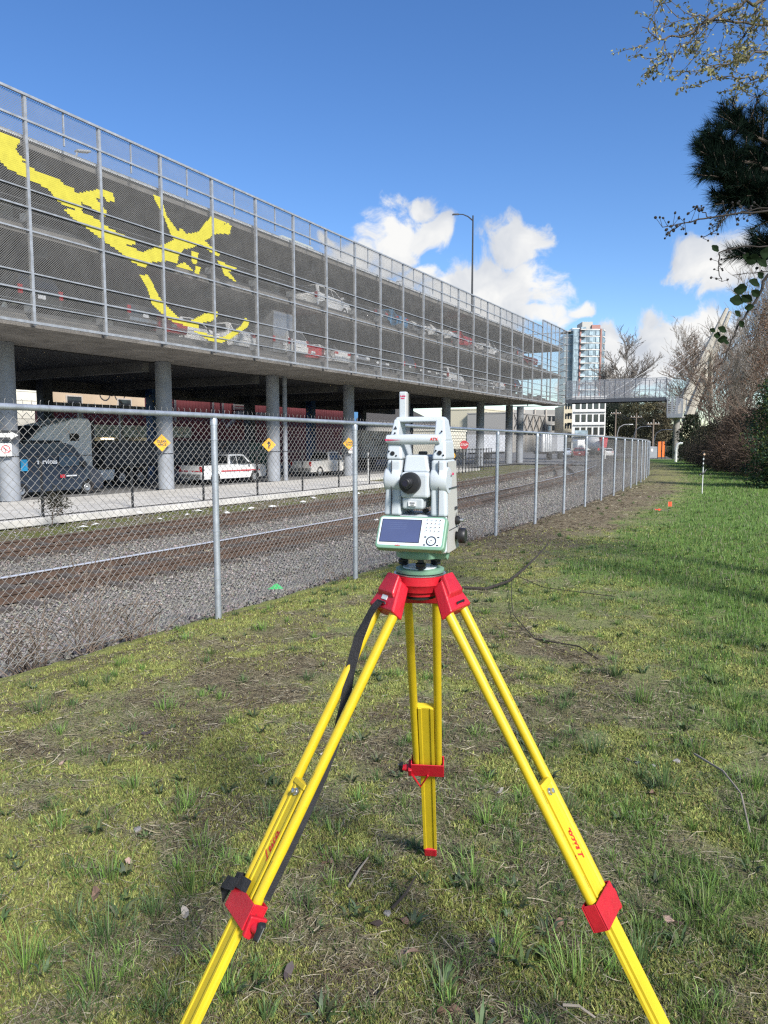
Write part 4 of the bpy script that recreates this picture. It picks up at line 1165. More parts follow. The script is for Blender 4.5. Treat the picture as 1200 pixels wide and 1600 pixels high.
# parked in the garage: (kind, photo x, floor, distance from screen, heading, paint, label)
GC = [
 ('hatch', 340, 1, 3.5, PI / 2, WHT, 'white hatchback left of the tall silver van on the lower deck'),
 ('suv', 420, 1, 3.5, PI / 2, WHT, 'white sport utility car right of the tall silver van on the lower deck'),
 ('sedan', 490, 1, 3.4, PI / 2, WHT, 'white sedan right of the bright red car on the lower deck'),
 ('sedan', 748, 1, 3.4, PI / 2, WHT, 'white sedan left of the farthest grey car on the lower deck'),
 ('sedan', 552, 2, 3.4, PI / 2, GRY, 'grey sedan left of the bright blue car on the upper deck'),
 ('hatch', 617, 2, 3.3, -PI / 2, SIL, 'silver hatchback right of the bright blue car on the upper deck'),
 ('sedan', 722, 2, 3.4, -PI / 2, WHT, 'white sedan right of the red hatchback on the upper deck'),
 ('suv', 778, 2, 3.4, PI / 2, SIL, 'silver car left of the maroon one on the upper deck'),
 ('suv', 18, 1, 3.6, PI / 2, BLK, 'black car with a pale number plate at the left end of the lower deck'),
 ('pickup', 165, 1, 4.2, PI / 2, GRY, 'grey pickup with red tail lamps on the lower garage deck'),
 ('sedan', 222, 1, 3.4, PI / 2, REDP, 'red car beside the grey pickup on the lower garage deck'),
 ('sedan', 290, 1, 3.2, 0.15, WHT, 'white low car below the yellow mural stroke on the lower deck'),
 ('van', 385, 1, 4.4, PI / 2, SIL, 'tall silver van behind the curl of the mural on the lower deck'),
 ('sedan', 455, 1, 3.6, PI / 2 - .3, REDP, 'bright red car under a ceiling lamp on the lower deck'),
 ('suv', 522, 1, 3.4, -PI / 2, SIL, 'silver car right of the red one on the lower deck'),
 ('hatch', 560, 1, 3.4, -PI / 2, SIL, 'silver hatchback beneath the blue car on the lower deck'),
 ('suv', 598, 1, 3.4, PI / 2, GRY, 'grey car with red lamps on the lower deck'),
 ('sedan', 624, 1, 3.4, -PI / 2, BLK, 'dark car near the middle of the lower deck'),
 ('sedan', 650, 1, 3.4, -PI / 2, SIL, 'silver sedan left of the white hatchback on the lower deck'),
 ('suv', 697, 1, 3.2, .12, WHT, 'white car seen from behind with a red lamp on the lower deck'),
 ('sedan', 728, 1, 3.4, -PI / 2, SIL, 'silver car right of the white one on the lower deck'),
 ('suv', 775, 1, 3.4, PI / 2, GRY, 'grey car farthest along the lower deck'),
 ('suv', 505, 2, 3.0, 0.1, WHT, 'white sport utility car leftmost on the upper deck'),
 ('hatch', 590, 2, 3.3, PI / 2, BLUP, 'bright blue car on the upper garage deck'),
 ('sedan', 640, 2, 3.2, -PI / 2 + .2, WHT, 'white sedan right of the blue car on the upper deck'),
 ('suv', 668, 2, 3.2, -PI / 2 + .1, WHT, 'white car left of the red one on the upper deck'),
 ('hatch', 696, 2, 3.3, PI / 2, REDP, 'red hatchback on the upper garage deck'),
 ('pickup', 752, 2, 3.4, 0.1, WHT, 'white pickup farthest along the upper deck'),
 ('sedan', 802, 2, 3.4, PI / 2, DKR, 'maroon car near the far end of the upper deck'),
 ('suv', 714, 3, 6.5, PI / 2, SIL, 'silver car on the garage roof behind the railing'),
 ('suv', 752, 3, 6.5, -PI / 2, SIL, 'second silver car on the garage roof farther along'),
]
for kind, px, fl, dx, rz, mt, lb in GC:
    x = GX - dx + .7; y = onx(px, 690, x).y; z = {1: Z_L1, 2: Z_L2, 3: Z_RF}[fl]
    car(kind, lb, (x, y, z), rz, mt, 'cars parked in the garage')
# street level
ZR = -1.10
def street(px, x): return onx(px, 690, x).y
m_redstripe = M('red_stripe_paint', (.55, .03, .05), .4)
p1_ = car('pickup', 'white pickup with a red side stripe parked between two garage columns', (-32.6, street(350, -32.6), ZR), -.05, WHT, 'white pickups under the garage')
for s in (-1, 1):
    b = MB(); b.bb(s * .97, s * .984, -1.25, 2.3, .80, .88); b.build('side_stripe', m_redstripe, p1_)
b = MB(); b.bb(-.9, .9, -2.968, -2.955, .84, .90); b.build('tailgate_stripe', m_redstripe, p1_)
car('pickup', 'white pickup with a dark bed cover beside the rightmost yellow sign', (-33.2, street(505, -33.2), ZR), -.03, paint('warm_white', (.66, .64, .60), 0), 'white pickups under the garage')
v1 = car('van', 'dark blue service van behind the leftmost garage column', (-33.0, street(62, -33), ZR), 0.0, NAV)
m_wtxt = M('white_print', (.75, .77, .8), .5)
lettering('services', .34, m_wtxt, v1, basis(V(1.03, -.35, 1.72), (0, 1, 0), (0, 0, 1)), bold=.01)
b = MB(); b.bb(1.0, 1.012, -1.75, -1.4, 1.3, 1.85); b.build('blue_logo', M('logo_blue', (.03, .35, .65), .5), v1)
b = MB(); b.bb(1.0, 1.012, .7, 1.3, .95, 1.02); b.build('side_print', m_wtxt, v1)
b = MB(); b.bb(1.0, 1.013, .35, .62, .9, 1.06); b.build('red_logo', m_redstripe, v1)
for y in (-1.6, -.3, .6):
    b = MB(); b.bb(-.85, .85, y - .04, y + .04, 2.64, 2.76); b.build('roof_rack', m_trim, v1)
# highway tractor with sleeper, nose to the left
def tractor(label, loc, rz):
    t = thing('truck_tractor', label, 'truck', loc, rz)
    wh = M('truck_white', (.84, .84, .80), .45, var=.08, scale=1)
    # nose +y ; sleeper at the back
    prof = [(-3.2, 1.1), (-3.2, 3.75), (-3.0, 4.02), (-2.3, 4.05), (-.2, 3.55), (.75, 2.75), (1.35, 2.0), (3.1, 1.72), (3.45, 1.3), (3.5, .5), (2.9, .5), (2.6, 1.0), (1.9, 1.0), (1.6, .5), (-.6, .5), (-.8, .9)]
    b = MB(); b.prism(prof, lambda u, v, d: (d, u, v), -1.2, 1.2); b.build('cab', wh, t, bevel=.09, bseg=3)
    b = MB(); b.hexa([(-1.02, .75 - .02, 2.78), (1.02, .75 - .02, 2.78), (1.02, -.12, 3.5), (-1.02, -.12, 3.5), (-1.0, .80, 2.86), (1.0, .80, 2.86), (1.0, -.05, 3.58), (-1.0, -.05, 3.58)]); b.build('roof_visor', m_trim, t)
    b = MB(); b.hexa([(-1.0, 1.34, 2.06), (1.0, 1.34, 2.06), (1.0, .82, 2.72), (-1.0, .82, 2.72), (-1.0, 1.40, 2.10), (1.0, 1.40, 2.10), (1.0, .88, 2.76), (-1.0, .88, 2.76)]); b.build('windshield', m_glass, t)
    for s in (-1, 1):
        b = MB(); b.prism(rrect(.62, .42, .08), lambda u, v, d: (s * d, -2.0 + u, 2.95 + v), 1.195, 1.215); w = b.build('sleeper_window', m_trim, t)
        b = MB(); b.prism(rrect(.5, .3, .06), lambda u, v, d: (s * d, -2.0 + u, 2.95 + v), 1.21, 1.222); b.build('pane', m_glass, w)
        b = MB(); b.add([(s * 1.212, -.55, 1.95), (s * 1.212, -.55, 2.75), (s * 1.212, .55, 2.65), (s * 1.212, .95, 1.95)], [(0, 1, 2, 3)]); b.build('door_window', m_glass, t)
        b = MB(); b.bb(s * 1.3, s * 1.5, .8, .95, 1.9, 2.7); b.build('mirror', m_trim, t)
        b = MB(); b.hexa([(s * .75, -4.6, .42), (s * 1.22, -4.6, .42), (s * 1.22, -3.15, .42), (s * .75, -3.15, .42), (s * .75, -4.75, 1.05), (s * 1.22, -4.75, 1.05), (s * 1.22, -3.15, 1.05), (s * .75, -3.15, 1.05)]); b.build('side_skirt', wh, t, bevel=.04)
        for y in (2.25, -5.3, -6.7):
            b = MB(); wd_ = .17 if y > 0 else .3
            b.lathe([(.3, -wd_), (.5, -wd_), (.53, -wd_ + .05), (.53, wd_ - .05), (.5, wd_), (.3, wd_)], (0, 0, 0), rotX, 20, caps=False); w = b.build('wheel', m_tyre, t, smooth=True, loc=(s * (1.2 - wd_), y, .53))
            b = MB(); b.lathe([(.3, s * (wd_ - .06)), (.2, s * (wd_ - .12)), (.08, s * wd_)], (0, 0, 0), rotX, 14); b.build('rim', m_rim, w)
    b = MB(); b.bb(-.5, .5, -7.4, -3.1, .75, 1.05); b.build('frame', m_trim, t)
    b = MB(); b.bb(-1.15, 1.15, -3.42, -3.22, 1.1, 3.9); b.build('side_fairing_gap', m_trim, t)
    return t
tr_y = street(123, -36.8)
tractor('white highway tractor with sleeper cab parked behind the dark van', (-36.8, tr_y - 3.2, ZR), PI)
# dark slatted trailer coupled behind it
t = thing('dark_trailer', 'long dark grey slatted trailer behind the white tractor', 'trailer', (-36.9, tr_y + .6, ZR))
m_tarp = M('trailer_grey', (.06, .064, .072), .7, var=.25, scale=1.5)
b = MB(); b.bb(-1.1, 1.1, .2, 13.5, 1.15, 1.3); b.build('chassis', m_trim, t)
b = MB(); b.bb(-1.15, 1.15, .3, 13.4, 1.3, 2.75); b.build('load_box', m_tarp, t)
k = .35
while k < 13.2:
    b = MB(); b.bb(1.152, 1.2, k, k + .12, 1.28, 2.76); b.build('stake', M('trailer_stake', (.09, .095, .105), .6), t); k += .62
for y in (11.0, 12.3):
    for s in (-1, 1):
        b = MB(); b.lathe([(.3, -.28), (.5, -.28), (.5, .28), (.3, .28)], (0, 0, 0), rotX, 18); b.build('wheel', m_tyre, t, loc=(s * .9, y, .5))
# green skip container
t = thing('green_container', 'dark green steel container behind the striped pickup', 'container', (-43.5, street(345, -43.5), ZR))
b = MB(); b.bb(-1.2, 1.2, -2.2, 6.5, .1, 2.6); b.build('container_wall', GRN, t)
for y in np.arange(-2.0, 6.4, .5):
    b = MB(); b.bb(1.202, 1.26, y, y + .12, .12, 2.58); b.build('rib', GRN, t)
b = MB(); b.bb(1.26, 1.275, .2, .6, 1.5, 2.3); b.build('notice', m_wtxt, t)
# graffiti trailer
def box_trailer(label, px0, px1, x, h, mat, tagtext=None, zb=1.05):
    y0, y1 = street(px0, x + 1.25), street(px1, x + 1.25)
    t = thing('box_trailer', label, 'trailer', (x, y0, ZR), 0, 'box trailers under the garage')
    Ln = y1 - y0
    b = MB(); b.bb(-1.25, 1.25, 0, Ln, zb, zb + h); b.build('box', mat, t)
    for y in np.arange(.15, Ln - .1, .62):
        b = MB(); b.bb(1.25, 1.275, y, y + .05, zb + .06, zb + h - .06); b.build('rib', mat, t)
    b = MB(); b.bb(1.25, 1.29, 0, Ln, zb, zb + .14); b.build('bottom_rail', M('alu_rail', (.4, .4, .4), .5, metal=.5), t)
    for y in (Ln * .15, Ln * .15 + 1.3):
        b = MB(); b.lathe([(.3, -.28), (.5, -.28), (.5, .28), (.3, .28)], (0, 0, 0), rotX, 18); b.build('wheel', m_tyre, t, loc=(.95, y, .5))
    b = MB(); b.bb(-1, 1, .2, Ln - .2, zb - .25, zb - .003); b.build('chassis', m_trim, t)
    if tagtext:
        lettering(tagtext, 1.15, m_seam, t, basis(V(1.285, Ln * .52, zb + h * .58), (0, 1, .12), (0, -.12, 1)), shear=.4, bold=.012, name='painted_tag')
        s = MB(); s.tube([(1.285, Ln * .2, zb + h * .62), (1.285, Ln * .42, zb + h * .82), (1.285, Ln * .62, zb + h * .86)], .035, 5); s.build('painted_swash', m_seam, t)
    return t
box_trailer('dirty white box trailer with a scrawled black tag beside the instrument', 566, 618, -40, 2.75, M('trailer_dirty_white', (.55, .52, .48), .7, var=.2, scale=.8), 'Tracer')
box_trailer('pale grey box trailer under the far end of the garage', 754, 792, -42, 2.7, M('trailer_pale', (.55, .57, .6), .6, var=.12, scale=.8))
# far street traffic
car('sedan', 'small pale car with red lamps waiting far along the road', (onz(884, 713, ZR).x, onz(884, 713, ZR).y, -1.06), .35, paint('pale_blue', (.5, .58, .68), .2), 'traffic on the far street')
car('suv', 'dark red car on the street beyond the track crossover', (onz(903, 716, ZR).x, onz(903, 716, ZR).y, -1.06), .35, DKR, 'traffic on the far street')
car('hatch', 'white car beside the concrete mixer on the far street', (onz(948, 714, ZR).x, onz(948, 714, ZR).y, -1.06), .35, WHT, 'traffic on the far street')
q = onz(924, 713, ZR)
t = thing('mixer_truck', 'white concrete mixer truck on the far street', 'truck', (q.x, q.y, -1.06), YAW + .25)
b = MB(); b.bb(-1.2, 1.2, -4, 3.2, .7, 1.1); b.build('chassis', m_trim, t)
b = MB(); b.bb(-1.2, 1.2, 3.0, 5.0, .7, 3.0); b.build('cab', WHT, t, bevel=.15)
b = MB(); b.lathe([(.45, -3.2), (.75, -2.6), (1.2, -1.0), (1.25, .2), (.9, 1.6), (.4, 2.2)], (0, -.6, 2.35), Euler((-PI / 2 + .2, 0, 0)).to_matrix(), 20); b.build('mixer_drum', M('drum_white', (.62, .62, .6), .5), t, smooth=True)
b = MB(); b.hexa([(-.4, -4.4, 1.6), (.4, -4.4, 1.6), (.4, -3.6, 1.9), (-.4, -3.6, 1.9), (-.7, -4.3, 3.4), (.7, -4.3, 3.4), (.7, -3.6, 3.4), (-.7, -3.6, 3.4)]); b.build('hopper', m_redstripe, t)
for s in (-1, 1):
    b = MB(); b.bb(s * .8, s * 1.15, -4.05, -3.98, 1.1, 1.5); b.build('tail_lamp', m_tail, t)
    for y in (-3, -1.6, 4): 
        b = MB(); b.lathe([(.3, -.25), (.52, -.25), (.52, .25), (.3, .25)], (0, 0, 0), rotX, 16); b.build('wheel', m_tyre, t, loc=(s * .95, y, .52))

# ------------------------------------------------------------------ buildings behind the garage
m_maroon = M('maroon_siding', (.27, .075, .080), .75, var=.2, scale=.6)
m_maroon2 = M('maroon_siding_dark', (.20, .04, .048), .75, var=.2, scale=.6)
def ribbed_wall(parent, x, y0, y1, z0, z1, mat, step=.42, name='siding_sheet', dx=.05):
    b = MB(); b.bb(x - .3, x, y0, y1, z0, z1); o = b.build('wall', mat, parent)
    k = y0 + .1
    r = MB()
    while k < y1 - .1:
        r.bb(x + .002, x + dx, k, k + .10, z0, z1); k += step
    rr_ = r.build('siding_ribs', mat, parent); rr_['kind'] = 'stuff'
    return o
XW = -54.0
wb = thing('red_warehouse', 'maroon metal clad warehouse behind the garage columns', 'building', (0, 0, 0))
def wy_(px, x=XW): return onx(px, 690, x).y
def wz(px, py, x=XW): return onx(px, py, x).z
ribbed_wall(wb, XW, wy_(60), wy_(236), -1.1, wz(150, 641), m_maroon2)
ribbed_wall(wb, XW - .4, wy_(236), wy_(556), -1.1, wz(250, 622) + .8, m_maroon)
b = MB(); b.bb(XW + .06, XW + .12, wy_(270), wy_(350), wz(300, 690), wz(300, 682) - .0); b.build('wall_band', m_maroon2, wb)
b = MB(); b.bb(XW + .06, XW + .10, wy_(270), wy_(420), -1.05, wz(300, 678)); b.build('lower_wall', m_maroon2, wb)
m_cream = M('canopy_cream', (.80, .77, .60), .85, col2=(.66, .66, .48), scale=.5)
# cream loading canopy
b = MB(); b.bb(XW + .1, XW + 3.2, wy_(110), wy_(262), wz(180, 683, XW + 3.2), wz(180, 664, XW + 3.2)); b.build('canopy_fascia', m_cream, wb)
b = MB(); b.bb(XW + .05, XW + .1, wy_(110), wy_(262), -1.0, wz(180, 683, XW)); b.build('dock_wall', M('dock_grey', (.42, .43, .43), .9), wb)
b = MB(); b.bb(XW + .1, XW + .9, wy_(120), wy_(262), -1.0, wz(180, 697, XW)); b.build('dock_plinth', M('dock_white', (.6, .6, .57), .8), wb)
for px in (150, 232):
    b = MB(); b.bb(XW + 1.4, XW + 1.6, wy_(px) - .6, wy_(px) + .6, wz(px, 684, XW + 3) - .1, wz(px, 684, XW + 3) - .02); b.build('canopy_lamp', m_tube, wb)
# frame pieces, louvre, stairs, pipes on the red wall
m_pgrey = M('pipe_grey', (.42, .38, .33), .7)
for px, y0_, y1_ in ((331, 615, 660), (346, 618, 660), (126, 640, 672), (272, 612, 660)):
    b = MB(); z0, z1 = wz(px, y1_), wz(px, y0_); b.tube([(XW + .3, wy_(px), z0), (XW + .3, wy_(px), z1)], .12, 6); b.build('wall_pipe', m_pgrey, wb)
lv = MB(); lv.bb(XW + .1, XW + .3, wy_(364), wy_(384), wz(370, 641), wz(370, 626)); lo = lv.build('louvre_vent', m_pgrey, wb)
for i in range(5):
    z = wz(370, 640) + i * .3; b = MB(); b.bb(XW + .3, XW + .34, wy_(365), wy_(383), z, z + .1); b.build('louvre_slat', M('slat_red', (.3, .1, .1), .7), lo)
b = MB(); b.bb(XW + .1, XW + .5, wy_(364), wy_(418), wz(390, 648), wz(390, 644)); b.build('landing', m_pgrey, wb)
b = MB(); b.tube([(XW + .8, wy_(345), wz(345, 668)), (XW + .8, wy_(368), wz(368, 646))], .18, 5); b.build('stair_stringer', m_pgrey, wb)
b = MB(); b.bb(XW + .1, XW + .35, wy_(353), wy_(392), -1, wz(372, 690)); b.build('doorway', M('doorway_dark', (.03, .03, .035), .9), wb)
b = MB(); b.tube([(XW + .5, wy_(352), wz(352, 706)), (XW + .5, wy_(366), wz(366, 690)), (XW + .5, wy_(392), wz(392, 690))], .14, 5); b.build('door_awning', m_pgrey, wb)
# gantry beam in front of the red wall
XG = -48.0
b = MB(); b.bb(XG - .1, XG + .1, wy_(82, XG), wy_(250, XG), wz(82, 628, XG) - .25, wz(82, 628, XG)); b.build('gantry_beam', M('gantry_grey', (.3, .3, .3), .7), wb)
for px in (126, 190):
    b = MB(); b.bb(XG - .1, XG + .1, wy_(px, XG) - .12, wy_(px, XG) + .12, -1.1, wz(82, 628, XG) - .25); b.build('gantry_post', m_pgrey, wb)
b = MB(); b.tube([(XG, wy_(188, XG), wz(188, 625, XG)), (XG, wy_(215, XG), wz(215, 660, XG))], .1, 5); b.build('gantry_brace', m_pgrey, wb)
# white, beige, blue and cream neighbours
def slab_building(name, label, px0, px1, pytop, x, mat, depth=12, extra=None, z0=-1.1):
    y0, y1 = wy_(px0, x), wy_(px1, x); zt = wz((px0 + px1) / 2, pytop, x)
    t = thing(name, label, 'building', (x, y0, z0)); Ln = y1 - y0; hh = zt - z0
    b = MB(); b.bb(-depth, 0, 0, Ln, 0, hh); b.build('wall', mat, t)
    b = MB(); b.bb(-depth - .1, .12, -.1, Ln + .1, hh, hh + .3); b.build('parapet', mat, t)
    return t, Ln, hh
t, Ln, hh = slab_building('white_shed', 'white painted block building at the far left under the garage', -40, 68, 596, -58, M('white_block', (.72, .71, .62), .85, var=.12, scale=.4))
for i in range(10):
    b = MB(); b.bb(0, .02, .1, Ln - .1, i * hh / 10, i * hh / 10 + .05); b.build('board_joint', M('joint_grey', (.45, .45, .40), .9), t)
t, Ln, hh = slab_building('beige_building', 'beige building with a painted bicycle above the red warehouse', 60, 250, 588, -66, M('beige_wall', (.46, .36, .25), .9, var=.1, scale=.3))
yb_ = wy_(178, -66) - wy_(60, -66); zb_ = wz(178, 614, -66) + 1.1
bk = MB()
for dy in (-1.0, 1.0): bk.lathe([(.72, 0), (.72, .02), (.60, .02), (.60, 0)], V(.01, yb_ + dy, zb_ - .2), rotX, 20, caps=False)
for a_, c_ in (((-1, -.2), (-.3, .6)), ((-.3, .6), (.8, .6)), ((.8, .6), (1, -.2)), ((-1, -.2), (0, -.3)), ((0, -.3), (.8, .6)), ((0, -.3), (-.3, .6)), ((.8, .6), (.9, .95)), ((-.3, .6), (-.4, .8))):
    bk.tube([(.03, yb_ + a_[0], zb_ + a_[1]), (.03, yb_ + c_[0], zb_ + c_[1])], .05, 4)
bk.build('bicycle_sign', m_seam, t)
for px in (118, 196):
    yy = wy_(px, -66) - wy_(60, -66); b = MB(); b.bb(0, .1, yy - 1, yy + 1, hh - 4.5, hh - 2.2); w = b.build('window', m_pgrey, t)
    b = MB(); b.bb(.1, .12, yy - .85, yy + .85, hh - 4.35, hh - 2.35); b.build('pane', m_glass, w)
t, Ln, hh = slab_building('blue_building', 'blue fronted building right of the red warehouse', 535, 566, 634, -57, M('blue_wall', (.08, .22, .42), .8))
b = MB(); b.bb(.02, .3, .2, Ln - .2, .2, hh * .45); b.build('lower_panel', M('doorway_dark', (.03, .03, .035), .9), t)
t, Ln, hh = slab_building('tiled_roof_house', 'low building with a dark sloping roof under the garage', 566, 690, 664, -56, M('grey_render', (.3, .29, .27), .9))
b = MB(); b.prism([(.6, hh), (-9, hh + 4.4), (-9, hh)], lambda u, v, d: (u, d, v), .0, Ln); b.build('roof', M('dark_tiles', (.06, .055, .05), .85, var=.3, scale=2), t)
k = .3
while k < Ln:
    b = MB(); b.tube([(.62, k, hh + .03), (-8.9, k, hh + 4.4)], .09, 4); b.build('roof_batten', M('batten', (.10, .095, .09), .8), t); k += 1.1
t, Ln, hh = slab_building('cream_garage', 'cream shed with a roller door beside the stop sign', 700, 728, 674, -46, M('cream_shed', (.66, .63, .52), .8))
for i in range(9):
    b = MB(); b.bb(0, .05, .3, Ln - .3, .2 + i * hh * .1, .2 + i * hh * .1 + .06); b.build('door_slat', M('slat_cream', (.52, .50, .42), .8), t)
t, Ln, hh = slab_building('truss_shed', 'steel framed shed with crossed bracing below the garage end', 800, 850, 648, -62, M('truss_back', (.30, .29, .27), .9))
for i in range(6):
    y = Ln * i / 5; b = MB(); b.bb(.05, .35, y - .15, y + .15, 0, hh); b.build('frame_post', m_pgrey, t)
    if i < 5:
        b = MB(); b.tube([(.3, y, hh * .55), (.3, y + Ln / 5, hh)], .12, 4); b.tube([(.3, y, hh), (.3, y + Ln / 5, hh * .55)], .12, 4); b.build('cross_brace', M('brace_dark', (.06, .06, .06), .7), t)
b = MB(); b.bb(.05, .5, 0, Ln, hh * .5, hh * .55); b.build('frame_beam', m_pgrey, t)
t, Ln, hh = slab_building('cream_flats', 'cream apartment block seen through the far columns', 756, 800, 642, -70, M('cream_flats', (.52, .48, .36), .9))
for i in range(8):
    for j in range(3):
        b = MB(); y = Ln * (i + .5) / 8; z = hh * .4 + j * 2.3; b.bb(0, .06, y - .6, y + .6, z, z + 1.3); b.build('window', m_glass, t)
# silver tank truck / silo kit at the far end
t = thing('silo_trailer', 'white plant trailer with vertical tanks beside the far tracks', 'trailer', (onx(862, 690, -33).x, onx(862, 690, -33).y, ZR))
b = MB(); b.bb(-1.2, 1.2, -5, 3, .9, 1.2); b.build('chassis', m_trim, t)
b = MB(); b.bb(-1.1, 1.1, -.5, 2.8, 1.2, 3.9); b.build('box', M('plant_white', (.5, .52, .55), .6), t, bevel=.08)
for y in (-1.2, -2.3, -3.4, -4.4):
    b = MB(); b.lathe([(.5, 1.2), (.5, 3.6), (.3, 3.9)], (0, y, 0), n=14); b.build('tank', m_galv, t, smooth=True)
for y in (-4, 1.6):
    b = MB(); b.lathe([(.3, -.3), (.5, -.3), (.5, .3), (.3, .3)], (0, 0, 0), rotX, 16); b.build('wheel', m_tyre, t, loc=(.9, y, .5))

# ------------------------------------------------------------------ street furniture across the tracks
m_bfen = M('black_fence', (.015, .016, .018), .5)
XF = -22.75
t = thing('black_wire_fence', 'low black post and wire fence along the pavement edge', 'fence', (0, 0, 0))
ys_ = [onx(px, 690, XF).y for px in (-60, 62, 204, 316, 401, 472, 529, 577, 617)]
for y in ys_:
    b = MB(); b.bb(XF - .035, XF + .035, y - .035, y + .035, -1.12, 1.15); b.build('post', m_bfen, t)
for z in (1.1,):
    b = MB(); b.tube([(XF, ys_[0], z), (XF, ys_[-1], z)], .022, 6); b.build('top_wire', m_bfen, t)
b = MB(); b.bb(XF - .05, XF + .05, ys_[0], ys_[-1], -1.02, -.97); b.build('bottom_rail', m_bfen, t)
t = thing('black_railing', 'black barred railing enclosure near the stop sign', 'railing', (0, 0, 0))
q0, q1, q2 = onx(712, 690, -24.2), onx(768, 690, -26.2), onx(705, 690, -27.5)
for a_, c_ in ((q0, q1), (q0, q2)):
    n_ = 12
    for i in range(n_ + 1):
        p_ = a_.lerp(c_, i / n_); b = MB(); b.bb(p_.x - .03, p_.x + .03, p_.y - .03, p_.y + .03, -1.05, 1.0); b.build('bar', m_bfen, t)
    for z in (.1, .9): 
        b = MB(); b.tube([V(a_.x, a_.y, z), V(c_.x, c_.y, z)], .03, 5); b.build('rail', m_bfen, t)
m_sgny = M('sign_yellow', (.80, .42, .02), .5, var=.04)
def on_col(px, py):
    """point on the camera-facing skin of the column row"""
    return onx(px, py, XC + .5)
def facing(p): 
    d = V(-p.x, -p.y, 0); return math.atan2(d.y, d.x) + PI / 2
def sign_diamond(px, py, kind, label):
    p = on_col(px, py); t = thing('warning_sign', label, 'sign', p, facing(p) + .25, 'yellow diamond signs on the columns')
    s = .46
    b = MB(); b.prism([(0, -s), (s, 0), (0, s), (-s, 0)], lambda u, v, d: V(u, d, v), -.02, .0); b.build('sign_plate', m_sgny, t)
    if kind == 'text':
        lettering('CLEAR-', .17, m_seam, t, basis(V(0, -.024, .07), (1, 0, 0), (0, 0, 1)), bold=.006)
        lettering('ANCE', .17, m_seam, t, basis(V(0, -.024, -.10), (1, 0, 0), (0, 0, 1)), bold=.006)
    else:
        b = MB(); b.prism([(-.04, -.25), (.04, -.25), (.04, .05), (.13, .05), (0, .26), (-.13, .05), (-.04, .05)], lambda u, v, d: V(u + .02 * v, d, v), -.028, -.021); b.build('arrow', m_seam, t)
        b = MB(); b.prism([(.03, -.1), (.16, .0), (.13, .04), (.03, -.03)], lambda u, v, d: V(u, d, v), -.028, -.021); b.build('side_road_mark', m_seam, t)
    b = MB(); b.bb(-.03, .03, 0, .5, -.05, .05); b.build('bracket', m_galv, t)
sign_diamond(253, 692, 'text', 'yellow diamond sign with two lines on the column left of the fence post')
sign_diamond(420, 695, 'arrow', 'yellow diamond sign with a black junction arrow on the middle column')
sign_diamond(545, 693, 'text', 'yellow diamond sign above a small white notice near the instrument')
def flat_sign(name, label, px, py, w, h, mat, cat='sign'):
    p = on_col(px, py); t = thing(name, label, cat, p, facing(p) + .1)
    b = MB(); b.prism(rrect(w, h, .03), lambda u, v, d: V(u, d, v), -.02, 0); b.build('sign_plate', mat, t)
    b = MB(); b.bb(-.03, .03, 0, .4, -.04, .04); b.build('bracket', m_galv, t)
    return t
m_sw = M('sign_white', (.75, .75, .72), .5, var=.04)
t = flat_sign('one_way_sign', 'black and white one way arrow sign on the leftmost column', 6, 680, 1.25, .42, m_seam)
b = MB(); b.prism([(-.55, -.09), (.25, -.09), (.25, -.17), (.56, 0), (.25, .17), (.25, .09), (-.55, .09)], lambda u, v, d: V(u, d, v), -.026, -.021); b.build('arrow', m_sw, t)
t = flat_sign('no_turn_sign', 'square no turn sign with red ring on the leftmost column', 9, 703, .46, .56, m_sw)
b = MB(); b.lathe([(.18, .021), (.18, .026), (.145, .026), (.145, .021)], V(0, 0, .03), rotY, 24, caps=False); b.build('red_ring', m_redstripe, t)
b = MB(); b.box((0, -.024, .03), (.3, .004, .03), Euler((0, .78, 0)).to_matrix()); b.build('red_bar', m_redstripe, t)
b = MB(); b.prism([(-.02, -.1), (.02, -.1), (.02, .04), (-.06, .1), (-.1, .06), (-.02, 0)], lambda u, v, d: V(u, d, v), -.0235, -.0212); b.build('turn_arrow', m_seam, t)
t = flat_sign('column_notice', 'small white notice under the rightmost yellow diamond sign', 548, 703, .34, .5, m_sw)
b = MB(); b.lathe([(.09, .021), (.09, .025), (.06, .025), (.06, .021)], V(0, 0, .05), rotY, 18, caps=False); b.build('red_ring', m_redstripe, t)
p = onz(725, 735, -1.05); p = onx(725, 735, -27.0)
t = thing('stop_sign', 'red octagonal stop sign right of the instrument', 'sign', (p.x, p.y, -1.05), facing(p))
zc = onx(726, 695, -27.0).z + 1.05
b = MB(); b.tube([(0, .03, 0), (0, .03, zc + .4)], .035, 8); b.build('post', m_galv, t)
b = MB(); b.prism([(.42 * math.cos(R(22.5 + 45 * i)), .42 * math.sin(R(22.5 + 45 * i))) for i in range(8)], lambda u, v, d: V(u, d, zc + v), -.04, -.02); b.build('sign_plate', M('stop_red', (.52, .03, .04), .5), t)
lettering('STOP', .27, m_sw, t, basis(V(0, -.043, zc), (1, 0, 0), (0, 0, 1)), bold=.008)
p = onx(707, 712, -24); 
t = thing('marker_sign', 'orange round marker at the instrument right edge', 'sign', (p.x, p.y, -1.05), facing(p))
zc = p.z + 1.05
b = MB(); b.tube([(0, .03, 0), (0, .03, zc + .2)], .03, 6); b.build('post', m_bfen, t)
b = MB(); b.lathe([(.24, 0), (.24, .02)], V(0, 0, zc), rotY, 24); b.build('sign_plate', m_sgny, t)
